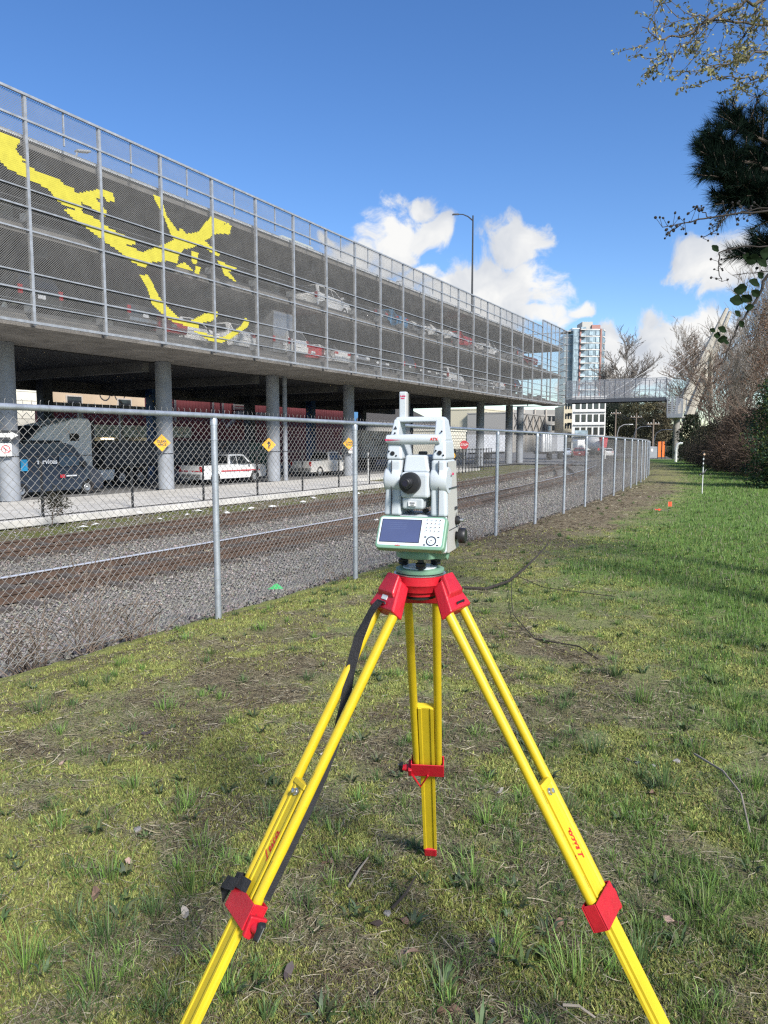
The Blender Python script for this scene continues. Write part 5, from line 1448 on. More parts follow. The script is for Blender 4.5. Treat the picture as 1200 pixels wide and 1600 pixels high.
# white bollard post by the trailer
p = onx(576, 716, -24.0)
t = thing('white_post', 'white marker post standing in front of the tagged trailer', 'post', (p.x, p.y, -1.05))
b = MB(); b.lathe([(.07, 0), (.07, 1.9), (.04, 1.95)], n=12); b.build('shaft', m_sw, t, smooth=True)
b = MB(); b.lathe([(.073, 1.55), (.073, 1.7)], n=12); b.build('band', m_bfen, t)
# ------------------------------------------------------------------ footbridge with inclined mast
m_bsteel = M('bridge_steel', (.085, .095, .115), .55, metal=.3)
m_bpost = M('bridge_post', (.30, .32, .35), .5, metal=.4)
m_bmesh = M('bridge_mesh', (.46, .48, .52), .6, metal=.2)
BY = 89.0
fb = thing('footbridge', 'grey footbridge with caged sides joining the garage to the right bank', 'footbridge', (0, 0, 0))
X0, X1 = -24.8, -13.4; zd = onx(960, 626, -19).z; ZD = 6.45
for yy in (BY - 1.3, BY + 1.3):
    b = MB(); b.bb(X0, X1, yy - .1, yy + .1, ZD - .22, ZD + .18); b.build('girder', m_bsteel, fb)
b = MB(); b.bb(X0, X1, BY - 1.2, BY + 1.2, ZD - .1, ZD - .02); b.build('deck', m_bsteel, fb)
HB = 2.35
bp_ = diag_panel(1.14, HB - .1, .16, .016, 0)
bp_me = bp_.mesh('side_mesh', fix=False); bp_me.materials.append(m_bmesh)
n_ = 10
for yy in (BY - 1.3, BY + 1.3):
    for i in range(n_ + 1):
        x = X0 + (X1 - X0) * i / n_; ln = .12 if i % 2 else -.05
        b = MB(); b.tube([(x, yy, ZD + .2), (x + ln * .5, yy, ZD + HB)], .05, 5); b.build('cage_post', m_bsteel, fb)
        if i < n_:
            o = link('side_mesh', bp_me, None, fb, loc=(x + 1.14, yy - .02, ZD + .22), rot=(0, 0, PI / 2)); o['kind'] = 'stuff'
    for z in (ZD + HB, ZD + 1.1, ZD + .3):
        b = MB(); b.bb(X0, X1, yy - .03, yy + .03, z - .03, z + .03); b.build('cage_rail', m_bpost, fb)
# landing and stair cage on the right bank
for k, (xa, xb, za, zb2) in enumerate(((-13.2, -11.6, 4.5, 6.6),)):
    b = MB(); b.bb(xa, xb, BY - 1.5, BY + 1.5, za - .25, za); b.build('landing', M('landing_conc', (.34, .33, .31), .8), fb)
    for x in np.linspace(xa, xb, 4):
        for yy in (BY - 1.5, BY + 1.5):
            b = MB(); b.bb(x - .05, x + .05, yy - .05, yy + .05, za, zb2); b.build('cage_post', m_bpost, fb)
    for z in np.linspace(za + .2, zb2, 9):
        b = MB(); b.bb(xa, xb, BY - 1.53, BY - 1.49, z - .025, z + .025); b.build('cage_rail', m_bmesh, fb)
lp = diag_panel(1.6, 2.0, .16, .010, 0).mesh('landing_mesh', fix=False); lp.materials.append(m_bmesh)
link('landing_mesh', lp, None, fb, loc=(-11.6, BY - 1.55, 4.5), rot=(0, 0, PI / 2))['kind'] = 'stuff'
b = MB(); b.bb(-13.2, -11.6, BY - 1.56, BY - 1.50, 4.3, 4.75); b.build('landing_fascia', m_bpost, fb)
for x in (-12.4,):
    b = MB(); b.lathe([(.35, -1.2), (.35, 4.26)], (x, BY + .3, 0), n=14); b.build('pier', m_gconc, fb, smooth=True)
# inclined twin mast
m_mast = M('mast_steel', (.40, .37, .31), .6, metal=.1)
DM = 90.0
for off in (0, .0):
    pass
mb0, mt0 = atd(1062, 640, DM), atd(1136, 482, DM)
mb1, mt1 = atd(1078, 645, DM + 3), atd(1141, 487, DM + 3)
for a_, c_ in ((mb0, mt0), (mb1, mt1)):
    a_ = a_ + (a_ - c_) * .1
    b = MB(); b.tube([a_, a_.lerp(c_, .55), c_], [.62, .55, .22], 8, up=(0, 1, 0)); b.build('mast', m_mast, fb, smooth=True)
b = MB(); b.tube([atd(1080, 578, DM), atd(1106, 578, DM + 3)], .45, 6); b.build('mast_tie', m_mast, fb)
b = MB(); b.tube([atd(1110, 545, DM), atd(1110, 640, DM + 4)], [.28, .3], 6); b.build('mast_prop', m_mast, fb)
for fx, (tx_, ty_) in ((.30, (1118, 512)), (.45, (1115, 522)), (.62, (1111, 530)), (.80, (1107, 540))):
    e = V(X0 + (X1 - X0) * fx, BY + 1.35, ZD + .2)
    b = MB(); b.tube([e, atd(tx_, ty_, DM + 1)], .035, 5); b.build('stay_cable', M('cable_white', (.42, .42, .41), .6), fb)

# ------------------------------------------------------------------ far buildings
DT = 330.0
def heading_thing(name, label, cat, px, D, z=-1.3, rz=0.0):
    p = atd(px, 690, D); return thing(name, label, cat, (p.x, p.y, z), YAW + rz)
tw = heading_thing('glass_tower', 'tall glass apartment tower with pale slabs and a red crown', 'building', 911, DT)
S = DT / FPX
m_tg = M('tower_glass', (.20, .26, .29), .2, var=.35, scale=.35, spec=.9)
m_ts = M('tower_slab', (.58, .57, .54), .7)
m_tr = M('tower_red', (.33, .17, .145), .7)
m_tc = M('tower_concrete', (.42, .41, .38), .8)
m_tw = M('tower_pane', (.30, .38, .42), .2, var=.4, scale=.5, spec=.9)
ztop = (690 - 518) * S + 2.9
def tx(px): return (px - 911) * S
b = MB(); b.bb(tx(892), tx(938), 0, 14, 0, ztop); b.build('core', m_tg, tw)
b = MB(); b.bb(tx(881), tx(893), 3, 12, 0, ztop - 2.2); b.build('glass_bay', m_tg, tw)
b = MB(); b.lathe([(7.6, 0), (7.6, ztop - .6)], (tx(920), 6.5, 0), n=20); b.build('round_bay', m_tg, tw, smooth=True)
nfl = 18
for i in range(nfl):
    z = ztop - .4 - i * 2.95
    b = MB(); b.lathe([(7.8, z - .25), (7.8, z + .15)], (tx(920), 6.5, 0), n=20); b.build('floor_band', m_ts, tw)
    b = MB(); b.bb(tx(881) - .2, tx(893), 2.8, 12, z - .3, z); b.build('floor_band', m_ts, tw)
    b = MB(); b.bb(tx(902), tx(910), -1.6, 1, z - .28, z + .1); bal = b.build('balcony', m_ts, tw)
    b = MB(); b.bb(tx(902) + .1, tx(910) - .1, -1.62, -1.56, z + .1, z + 1.0); b.build('balustrade', m_tw, bal)
    b = MB(); b.bb(tx(933), tx(940), 0, 8, z - .28, z + .1); b.build('balcony', m_ts, tw)
    for k in range(4):
        b = MB(); x = tx(893.5 + k * 2.2); b.bb(x, x + .5, -.12, 0, z - 2.7, z - .3); b.build('window', m_tw, tw)
    for k in range(5):
        a_ = R(200 + k * 22); c_ = V(tx(920) + 7.75 * math.cos(a_), 6.5 + 7.75 * math.sin(a_), z - 1.5)
        b = MB(); b.box(c_, (1.6, .12, 2.1), Euler((0, 0, a_ + PI / 2)).to_matrix()); b.build('window', m_tw, tw)
for px in (902.5, 910, 934):
    b = MB(); b.bb(tx(px) - .35, tx(px) + .35, -.6, .5, 0, ztop); b.build('red_pier', m_tr, tw)
b = MB(); b.bb(tx(907), tx(923), 2, 11, ztop, ztop + 3.4); b.build('penthouse', m_tc, tw)
b = MB(); b.bb(tx(921), tx(934), 1, 9, ztop, ztop + 1.9); b.build('red_crown', m_tr, tw)
b = MB(); b.bb(tx(892), tx(903), 2, 9, ztop, ztop + .7); b.build('parapet', m_ts, tw)
# white apartment block
DW = 170.0; S2 = DW / FPX
wbk = heading_thing('white_apartment_block', 'white four storey apartment block under the footbridge', 'building', 920, DW, -1.2, -.25)
def wx(px): return (px - 920) * S2
m_wb = M('white_render', (.66, .66, .62), .8, var=.08, scale=.3)
zt2 = 1.6 + (690 - 622) * S2 + 1.2
b = MB(); b.bb(wx(894), wx(944), 0, 12, 0, zt2); b.build('wall', m_wb, wbk)
b = MB(); b.bb(wx(893), wx(945), -.4, 12.2, zt2, zt2 + .35); b.build('roof_edge', m_ts, wbk)
for j in range(4):
    z = 1.4 + j * 3.0
    b = MB(); b.bb(wx(897), wx(943.6), -.35, 0, z + 2.25, z + 2.5); b.build('floor_ledge', m_ts, wbk)
    for k in range(5):
        x = wx(899 + k * 9.2); b = MB(); b.bb(x, x + .95, -.08, .0, z, z + 1.7); w = b.build('window', m_trim, wbk)
        b = MB(); b.bb(x + .1, x + .85, -.1, -.08, z + .1, z + 1.6); b.build('pane', m_glass, w)
b = MB(); b.bb(wx(899), wx(918), -1.5, -.35, 4.2, 4.4); b.build('balcony', m_ts, wbk)
b = MB(); b.bb(wx(899), wx(918), -1.5, -1.45, 4.4, 5.4); b.build('balustrade', m_tw, wbk)
# yellowish older block half hidden by the garage corner
ob = heading_thing('cream_old_block', 'cream older block behind the garage corner with fire escapes', 'building', 888, 190, -1.2)
S3 = 190 / FPX
b = MB(); b.bb(-8 * S3, 9 * S3, 0, 10, 0, 1.6 + 62 * S3); b.build('wall', M('old_cream', (.50, .45, .33), .9, var=.15, scale=.3), ob)
for j in range(5):
    for k in range(4):
        x = (-6 + k * 4) * S3; z = 1.2 + j * 2.5; b = MB(); b.bb(x, x + .4, -.05, 0, z, z + 1.4); b.build('window', m_glass, ob)
    b = MB(); b.bb(-2 * S3, 4 * S3, -.9, -.05, 2.6 + j * 2.5, 2.7 + j * 2.5); b.build('fire_escape', m_trim, ob)
mb_ = heading_thing('grey_mill_block', 'long grey industrial block seen beneath the far end of the garage', 'building', 846, 205, -1.2)
S6 = 205 / FPX
b = MB(); b.bb(-52 * S6, 46 * S6, 0, 14, 0, 1.6 + 56 * S6); b.build('wall', M('mill_grey', (.30, .29, .27), .85, var=.2, scale=.15), mb_)
for j in range(4):
    b = MB(); b.bb(-52 * S6, 46 * S6, -.25, .0, 2.2 + j * 2.6, 2.5 + j * 2.6); b.build('floor_ledge', m_tc, mb_)
    for k in range(16):
        x = (-50 + k * 6) * S6; b = MB(); b.bb(x, x + .7, -.06, 0, .7 + j * 2.6, 2.0 + j * 2.6); b.build('window', m_glass if (k + j) % 3 else m_tw, mb_)
for k in range(6):
    x = (-46 + k * 17) * S6; b = MB(); b.bb(x, x + .35, -.5, -.26, 0, 1.6 + 57 * S6); b.build('pilaster', m_pgrey, mb_)
# orange hoarding and grey cabinet at the end of the lawn
p = atd(1031, 700, 118); S4 = 118 / FPX
t = thing('orange_hoarding', 'bright orange site hoarding at the end of the lawn', 'hoarding', (p.x, p.y, -1.2), YAW)
b = MB(); b.bb(-4 * S4, 9 * S4, 0, .1, .3, 2.8); b.build('panel', M('hoarding_orange', (.75, .16, .02), .6), t)
for x in (-4 * S4, 2.5 * S4, 8 * S4):
    b = MB(); b.bb(x, x + .12, -.1, .0, 0, 2.85); b.build('post', m_trim, t)
p = atd(1020, 712, 96); S5 = 96 / FPX
t = thing('grey_cabinet', 'grey equipment cabinet beside the orange hoarding', 'cabinet', (p.x, p.y, -.6), YAW)
b = MB(); b.bb(-5 * S5, 7 * S5, 0, 1.2, 0, 1.55); b.build('cabinet_body', M('cabinet_grey', (.24, .26, .28), .6), t, bevel=.08)
b = MB(); b.bb(-3 * S5, 0, -.02, .0, .9, 1.25); b.build('label_plate', m_sw, t)
p = atd(1056, 716, 72)
t = thing('white_pole_cover', 'pale rounded pole cover standing by the hedge', 'pole', (p.x, p.y, -.5), YAW)
b = MB(); b.tube([(0, 0, 0), (0, 0, 1.55), (.12, 0, 1.85), (.4, 0, 1.95), (.6, 0, 1.92)], .12, 8); b.build('bent_pipe', m_sw, t, smooth=True)
# poles and street lamps in the distance
m_wood = M('pole_wood', (.20, .16, .125), .9, var=.2)
def upole(px, pyt, D, label):
    p = atd(px, 690, D); zt = atd(px, pyt, D).z
    t = thing('utility_pole', label, 'utility pole', (p.x, p.y, -1.3), YAW, 'utility poles along the far street')
    h = zt + 1.3; b = MB(); b.tube([(0, 0, 0), (0, 0, h)], [.17, .12], 7); b.build('pole', m_wood, t)
    b = MB(); b.bb(-1.1, 1.1, -.06, .06, h - .9, h - .75); b.build('crossarm', m_wood, t)
    for x in (-.9, -.4, .4, .9):
        b = MB(); b.lathe([(.05, 0), (.08, .1), (.04, .2)], (x, 0, h - .75), n=8); b.build('insulator', m_sw, t)
    return V(p.x, p.y, zt - .7)
U = [upole(961, 640, 150, 'utility pole left of the curved street lamp'), upole(993, 645, 135, 'utility pole with transformer in front of the brown trees'), upole(1020, 655, 125, 'rightmost utility pole near the orange hoarding')]
t = thing('overhead_wires', 'thin overhead wires strung between the far poles', 'wires', (0, 0, 0))
for a_, c_ in zip(U[:-1], U[1:]):
    for k in (-.8, 0, .8):
        d = V(math.cos(YAW) * k, math.sin(YAW) * k, 0); m_ = (a_ + c_) / 2 - V(0, 0, .9)
        b = MB(); b.tube([a_ + d, m_ + d, c_ + d], .03, 3); b.build('wire', m_trim, t)
def clamp_lamp(px, pyt, D, label):
    p = atd(px, 690, D); zt = atd(px, pyt, D).z
    t = thing('curved_street_lamp', label, 'street lamp', (p.x, p.y, -1.3), YAW, 'curved grey street lamps far along')
    h = zt + 1.3; b = MB(); b.tube([(0, 0, 0), (0, 0, h - 1.6), (.3, 0, h - .5), (1.0, 0, h - .08), (1.9, 0, h)], .07, 7); b.build('pole', M('lamp_grey', (.22, .22, .22), .6), t, smooth=True)
    b = MB(); b.box((2.2, 0, h - .02), (.7, .25, .12)); b.build('lamp_head', m_galv, t, bevel=.04)
clamp_lamp(964, 663, 120, 'curved street lamp left of the transformer pole')
clamp_lamp(990, 666, 110, 'curved street lamp just right of the transformer pole')
clamp_lamp(1022, 671, 105, 'curved street lamp nearest to the orange hoarding')
t = thing('white_marker_post', 'white marker post standing by the far track crossover', 'post', tuple(onz(945, 722, -1.05)))
b = MB(); b.lathe([(.12, 0), (.12, 1.5), (.05, 1.6)], n=10); b.build('shaft', m_sw, t)

# ------------------------------------------------------------------ trees
m_bark = M('bark_grey', (.16, .135, .11), .95, var=.25, scale=4)
m_bark2 = M('bark_brown', (.11, .085, .068), .95, var=.25, scale=4)
m_leaf = Mattr('leaf_attr', .6, .25, .35)
m_twig = Mattr('twig_attr', .9, 0, .2)
def grow(g, base, h, spread=.55, levels=4, kids=(7, 6, 6, 5), r0=None, up=.35, trunk=.35, wob=.12):
    """limb skeleton; returns arrays p0, p1, r0, r1, level"""
    out = []; r0 = r0 or h * .02
    stack = [(np.array(base, float), np.array([g.normal(0, .04), g.normal(0, .04), 1.0]), h, r0, 0)]
    while stack:
        p, d, L, r, lv = stack.pop()
        n = (7, 5, 4, 3, 2)[min(lv, 4)]; d = d / np.linalg.norm(d); pts = [p]; dirs = []
        for i in range(n):
            d = d + g.normal(0, wob, 3) + np.array([0, 0, up * .12 * (lv > 0)]); d /= np.linalg.norm(d)
            pts.append(pts[-1] + d * L / n); dirs.append(d)
        for i in range(n):
            out.append((pts[i], pts[i + 1], r * (1 - .8 * i / n), r * (1 - .8 * (i + 1) / n), lv))
        if lv < levels:
            for k in range(kids[lv]):
                f = (trunk if lv == 0 else .15) + (1 - (trunk if lv == 0 else .15)) * (k + g.random()) / kids[lv]
                i = min(n - 1, int(f * n)); q = pts[i] + (pts[i + 1] - pts[i]) * (f * n - i)
                a = g.uniform(0, 2 * PI); side = np.array([math.cos(a), math.sin(a), g.uniform(-.1, .4)])
                dd = dirs[i] * (1 - spread) + side * spread; dd /= np.linalg.norm(dd)
                stack.append((q, dd, L * g.uniform(.36, .58) * (1 - .35 * f * (lv == 0)), max(r * (1 - .75 * f) * .6, .002), lv + 1))
    return [np.array([o[i] for o in out]) for i in range(5)]
def tree_obj(name, label, base, h, seed, mat, group=None, cat='tree', leaf=None, rmin=.012, levels=4, kids=(8, 6, 6, 4), spread=.55, trunk=.3, r0=None, twigcol=(.13, .11, .09), lean=None):
    g = np.random.default_rng(seed)
    t = thing(name, label, cat, base, 0, group)
    p0, p1, r0_, r1_, lv = grow(g, (0, 0, 0), h, spread, levels, kids, r0, trunk=trunk)
    a = lv <= 1
    v, f = segs_mesh(p0[a], p1[a], np.maximum(r0_[a], rmin), np.maximum(r1_[a], rmin), 6)
    big('trunk', v, f, mat, None, t, True)
    b_ = ~a
    v, f = segs_mesh(p0[b_], p1[b_], np.maximum(r0_[b_], rmin), np.maximum(r1_[b_], rmin * .6), 3)
    c = np.tile(np.array(twigcol), (len(v), 1)) * np.repeat(g.uniform(.7, 1.35, (b_.sum(), 1)), 6, 0)
    big('crown', v, f, m_twig, c, t)['kind'] = 'stuff'
    if leaf:
        n, size, cols, spreadl = leaf
        tips = p1[lv >= levels - 1]; i = g.integers(0, len(tips), n)
        v, f, c = leaf_cards(g, tips[i] + g.normal(0, spreadl, (n, 3)), size, cols); big('foliage', v, f, m_leaf, c, t)['kind'] = 'stuff'
    return t
def leaf_cards(g, P, size, cols, asp=.55):
    """folded diamond leaves: 4 vertices, 2 triangles each"""
    n = len(P); s = size * g.uniform(.6, 1.3, n)
    d = g.normal(0, 1, (n, 3)); d /= np.linalg.norm(d, axis=1, keepdims=True)
    e = np.cross(d, g.normal(0, 1, (n, 3))); e /= np.linalg.norm(e, axis=1, keepdims=True)
    nn = np.cross(d, e)
    v = np.stack([P - d * s[:, None] * .5, P + e * s[:, None] * asp * .5 + nn * s[:, None] * .1, P + d * s[:, None] * .5, P - e * s[:, None] * asp * .5 + nn * s[:, None] * .1], 1)
    f = (np.arange(n) * 4)[:, None, None] + np.array([[0, 1, 2], [0, 2, 3]])[None]
    cols = np.array(cols); c = cols[g.integers(0, len(cols), n)] * g.uniform(.65, 1.35, (n, 1))
    return v.reshape(-1, 3), f.reshape(-1, 3), np.repeat(c, 4, 0)
# distant bare trees beyond the footbridge
FT = [(958, 574, 200, 'bare tree right of the glass tower behind the footbridge', 31, .07), (975, 588, 190, 'bare rounded tree behind the middle of the footbridge', 32, .07),
      (928, 600, 215, 'small bare tree in front of the glass tower', 33, .07), (1052, 575, 130, 'slender bare tree between footbridge and mast', 34, .04)]
for px, pyt, D, lb, sd, rm in FT:
    p = atd(px, 690, D); zt = atd(px, pyt, D).z
    tree_obj('bare_tree', lb, (p.x, p.y, -1.3), zt + 1.3, sd, m_bark, 'bare trees beyond the footbridge', rmin=rm * .75, twigcol=(.17, .15, .13), levels=4, kids=(11, 7, 6, 4), spread=.42)
# conifers and olive-brown trees filling the end of the street
FC = [(950, 622, 185, (.020, .035, .022), 'dark conifer left of the brown trees under the bridge', 41), (968, 616, 180, (.030, .042, .026), 'dark green tree behind the utility poles', 42), (985, 617, 172, (.085, .085, .045), 'olive tree above the curved street lamps', 43),
      (1004, 614, 168, (.115, .105, .055), 'olive brown tree right of the transformer pole', 44), (1022, 618, 160, (.13, .115, .06), 'pale brown tree above the orange hoarding', 45), (1040, 626, 155, (.11, .095, .055), 'brown tree behind the stair landing', 46)]
for px, pyt, D, col, lb, sd in FC:
    p = atd(px, 690, D); h = atd(px, pyt, D).z + 1.3; g = np.random.default_rng(sd)
    t = thing('street_tree', lb, 'tree', (p.x, p.y, -1.3), 0, 'trees at the end of the street')
    b = MB(); b.tube([(0, 0, 0), (0, 0, h * .8)], [.3, .08], 7); b.build('trunk', m_bark2, t)
    n = 13000; zz = g.beta(1.4, 1.5, n) * h * .95 + .3; rad = (h * .30) * (1 - (zz / h) ** 2 * .55) * np.sqrt(g.random(n)); a = g.uniform(0, 2 * PI, n)
    P_ = np.stack([np.cos(a) * rad, np.sin(a) * rad, zz], 1) + g.normal(0, .25, (n, 3))
    k = (np.sin(P_[:, 0] * 2.1 + sd) + np.sin(P_[:, 1] * 1.7) + np.sin(P_[:, 2] * 2.4 + 1)) > -1.1
    v, f, c = leaf_cards(g, P_[k], .42, [np.array(col), np.array(col) * .6, np.array(col) * 1.5], .35); big('crown', v, f, m_leaf, c, t)['kind'] = 'stuff'
# bare thicket of alders behind the hedge on the right bank
for i, (px, pyt, D, sd) in enumerate(((1093, 560, 100, 51), (1108, 540, 98, 52), (1128, 515, 96, 53), (1146, 500, 70, 54), (1160, 480, 62, 55), (1178, 470, 56, 56), (1197, 450, 50, 57), (1150, 560, 50, 58), (1185, 545, 44, 59), (1120, 575, 62, 60))):
    p = atd(px, 690, D); zt = atd(px, pyt, D).z
    lab = ['slender bare alder left behind the footbridge mast', 'bare alder crossing behind the mast prop', 'bare alder just right of the mast', 'tall bare alder behind the mast top', 'bare alder with many upright twigs right of the mast', 'bare alder under the leafy hanging shoot', 'bare alder at the right picture edge', 'reddish twiggy alder low behind the hedge', 'reddish bushy alder above the dark evergreen', 'thin twiggy alder between hedge and mast'][i]
    red = i in (7, 8)
    tree_obj('bare_alder', lab, (p.x, p.y, -.4), zt + .4, sd, m_bark, 'bare alders behind the hedge', rmin=.008 + D * .00012, twigcol=(.17, .125, .095) if red else (.20, .175, .145), levels=4, kids=(16, 7, 5, 3), spread=.34 if not red else .5, trunk=.08, r0=(zt + .4) * .011)
# bramble bushes: arching red-brown canes with dark leaves inside
def bramble(label, x, y, rx, ry, h, seed, n, col, leafc, nl, cane=.012):
    g = np.random.default_rng(seed); z0 = float(-0.0055 * max(0, y - 5)) - .05
    t = thing('bramble_bush', label, 'bush', (x, y, z0), 0, 'bramble bushes along the lawn')
    P0 = []; P1 = []; R0 = []
    for i in range(n):
        a = g.uniform(0, 2 * PI); rr_ = math.sqrt(g.random()) * .8; p = np.array([math.cos(a) * rr_ * rx, math.sin(a) * rr_ * ry, g.uniform(0, .55) * h * (1 - rr_ * .5)])
        an = g.uniform(0, 2 * PI); d = np.array([math.cos(an) * .6, math.sin(an) * .6, g.uniform(.3, 1.2)]); L = g.uniform(.45, 1.0) * h * .40
        for k in range(5):
            q = p + d / np.linalg.norm(d) * L / 5; P0.append(p); P1.append(q); R0.append(cane * g.uniform(.5, 1.2) * (1 - k * .13)); p = q; d = d + g.normal(0, .22, 3) + np.array([0, 0, -.16])
    P0 = np.array(P0); P1 = np.array(P1); R0 = np.array(R0)
    v, f = segs_mesh(P0, P1, R0, R0 * .85, 3)
    c = np.tile(np.array(col), (len(v), 1)) * np.repeat(g.uniform(.5, 1.5, (len(P0), 1)), 6, 0)
    big('canes', v, f, m_twig, c, t)['kind'] = 'stuff'
    a = g.uniform(0, 2 * PI, nl); el = g.random(nl) ** .7; rr_ = np.sqrt(g.random(nl)) * np.sqrt(np.clip(1 - (el * .95) ** 2, 0, 1)); 
    P_ = np.stack([np.cos(a) * rr_ * rx, np.sin(a) * rr_ * ry, el * h * .92], 1) + g.normal(0, .08, (nl, 3))
    v, f, c = leaf_cards(g, P_, .10, leafc, .6); big('leaves', v, f, m_leaf, c, t)['kind'] = 'stuff'
    return t
DKL = [(.05, .055, .03), (.075, .06, .04), (.10, .075, .05), (.035, .04, .025), (.08, .08, .04)]
RDL = [(.12, .082, .058), (.09, .06, .042), (.06, .052, .034), (.145, .10, .07)]
HB_ = [('dark bramble bush at the right picture edge beyond the survey pole', 1192, 752, 2.2, 2.8, 3.6, 61, RDL), ('reddish bramble bush behind the survey pole', 1150, 743, 2.2, 2.8, 4.2, 62, RDL), ('brown bramble bush left of the survey pole', 1112, 735, 2.3, 3.2, 4.2, 63, RDL),
       ('dull brown bush next to the grey bramble', 1085, 728, 2.4, 3.4, 3.9, 64, DKL), ('greyish bush beside the bent white pipe', 1068, 722, 2.6, 3.6, 3.6, 65, DKL), ('dark bramble at the right edge in front', 1215, 765, 1.9, 2.2, 3.0, 66, DKL),
       ('tall reddish thicket behind the brown bramble', 1135, 731, 2.8, 4.0, 6.2, 67, RDL), ('tall reddish thicket behind the dark evergreen', 1182, 738, 2.6, 3.8, 6.2, 68, RDL)]
for lb, px, py, rx, ry, h, sd, lc in HB_:
    q = onz(px, py, -.15); bramble(lb, q.x + rx * .75, q.y + ry * .55, rx, ry, h, sd, 2600, (.15, .11, .085) if lc is RDL else (.13, .105, .085), lc, 12000 if h < 5 else 5000, .013)
def evergreen(label, px, py, D, rx, h, seed, cols, n, size, z0=-.3, cat='shrub', name='evergreen_shrub', grp=None):
    p = atd(px, 690, D); g = np.random.default_rng(seed); t = thing(name, label, cat, (p.x, p.y, z0), 0, grp)
    b = MB(); b.tube([(0, 0, 0), (.05, .1, h * .7)], [.12, .04], 6); b.build('trunk', m_bark2, t)
    a = g.uniform(0, 2 * PI, n); el = g.random(n); rr_ = (g.random(n) ** .35) * np.sqrt(np.clip(1 - (el * 1.0 - .35) ** 2 / .5, .02, 1))
    lump = .75 + .25 * np.sin(a * 3 + el * 6 + seed) * np.sin(a * 5 - el * 9) + .25 * np.sin(a * 2 + el * 14)
    P_ = np.stack([np.cos(a) * rr_ * rx * lump, np.sin(a) * rr_ * rx * lump, el * h], 1) + g.normal(0, .05, (n, 3))
    v, f, c = leaf_cards(g, P_, size, cols, .55); big('foliage', v, f, m_leaf, c, t)['kind'] = 'stuff'
    return t
evergreen('dark green evergreen shrub at the right picture edge', 1214, 700, 27, 1.25, 4.2, 71, [(.012, .035, .02), (.02, .05, .025), (.03, .075, .03), (.10, .12, .03)], 11000, .10)
evergreen('dark green shrub climbing behind the stair landing', 1080, 660, 74, 1.6, 4.6, 72, [(.03, .055, .03), (.05, .07, .035), (.07, .06, .04)], 4500, .22)
evergreen('dark rounded ivy bush at the end of the lawn', 1058, 665, 86, 1.3, 3.0, 73, [(.02, .04, .022), (.04, .055, .03)], 3500, .22)
evergreen('rust brown leafed tree at the right edge above the evergreen', 1200, 560, 34, 1.5, 4.2, 74, [(.15, .085, .05), (.11, .065, .04), (.18, .11, .065)], 4500, .09, z0=3.9, cat='tree', name='rusty_tree')
# ------------------------------------------------------------------ trees overhead on the right
def polyline_branch(P0, P1, R0, pts, r0, r1, g, wob=.012, sub=4):
    """append a smooth branch through pts; returns sampled points"""
    pts = [np.array(p, float) for p in pts]; out = [pts[0]]
    for a, c in zip(pts[:-1], pts[1:]):
        for k in range(1, sub + 1): out.append(a + (c - a) * k / sub + g.normal(0, wob, 3) * (k < sub))
    n = len(out) - 1
    for i in range(n):
        P0.append(out[i]); P1.append(out[i + 1]); R0.append((r0 + (r1 - r0) * i / n, r0 + (r1 - r0) * (i + 1) / n))
    return out
def emit_branch(name, P0, P1, R0, mat, parent, n=5):
    R0 = np.array(R0); v, f = segs_mesh(np.array(P0), np.array(P1), R0[:, 0], R0[:, 1], n); return big(name, v, f, mat, None, parent, True)
def rel(t, px, py, D):
    return np.array(atd(px, py, D) - t.location)
# pine
g = np.random.default_rng(101)
pb = cf(4.6, 6.2); pine = thing('pine_tree', 'dark pine whose needled boughs reach in from the right', 'tree', (pb.x, pb.y, 0))
P0, P1, R0 = [], [], []
trunk = polyline_branch(P0, P1, R0, [(0, 0, -.2), (.05, 0, 3), (-.05, .1, 6.5), (0, 0, 9.5)], .16, .04, g, .02)
emit_branch('trunk', P0, P1, R0, m_bark2, pine, 9)
P0, P1, R0 = [], [], []
shoots = []          # (base, tip)
def bough(path, D, r, ntw, spread=.22, tw=.17):
    pts = [rel(pine, px, py, d) for (px, py), d in zip(path, D)]
    out = polyline_branch(P0, P1, R0, pts, r, .006, g, .012, 5)
    for k in range(ntw):
        i = g.integers(len(out) // 4, len(out)); p = np.array(out[i]); d = np.array(out[min(i + 1, len(out) - 1)]) - np.array(out[max(i - 1, 0)]); d /= np.linalg.norm(d) + 1e-9
        e = d * .7 + g.normal(0, .42, 3) + np.array([0, 0, .45]); e /= np.linalg.norm(e); q = p + e * tw * g.uniform(.5, 1.2)
        P0.append(p); P1.append(q); R0.append((.006, .004)); shoots.append((p, q))
DD = 5.0
bough([(1330, 330), (1266, 304), (1196, 284), (1136, 264), (1118, 229)], [5.6, 5.3, 5.1, 5.0, 5.0], .03, 60)
bough([(1330, 330), (1256, 264), (1191, 219), (1154, 199)], [5.7, 5.4, 5.2, 5.1], .025, 48)
bough([(1330, 300), (1266, 234), (1221, 189)], [5.7, 5.5, 5.4], .025, 36)
bough([(1330, 360), (1256, 324), (1186, 304), (1131, 279)], [5.6, 5.2, 5.0, 4.9], .022, 60)
bough([(1340, 350), (1276, 314), (1226, 274), (1186, 254)], [5.8, 5.6, 5.5, 5.4], .025, 70)
bough([(1330, 390), (1266, 344), (1206, 314), (1156, 304)], [5.5, 5.2, 5.1, 5.0], .02, 60)
bough([(1330, 400), (1276, 399), (1226, 389), (1186, 394)], [5.4, 5.1, 5.0, 5.0], .014, 26)
bough([(1330, 250), (1296, 194), (1256, 154)], [5.8, 5.6, 5.5], .03, 14)
bough([(1330, 400), (1250, 350), (1195, 330), (1150, 315)], [5.5, 5.2, 5.1, 5.0], .02, 50)
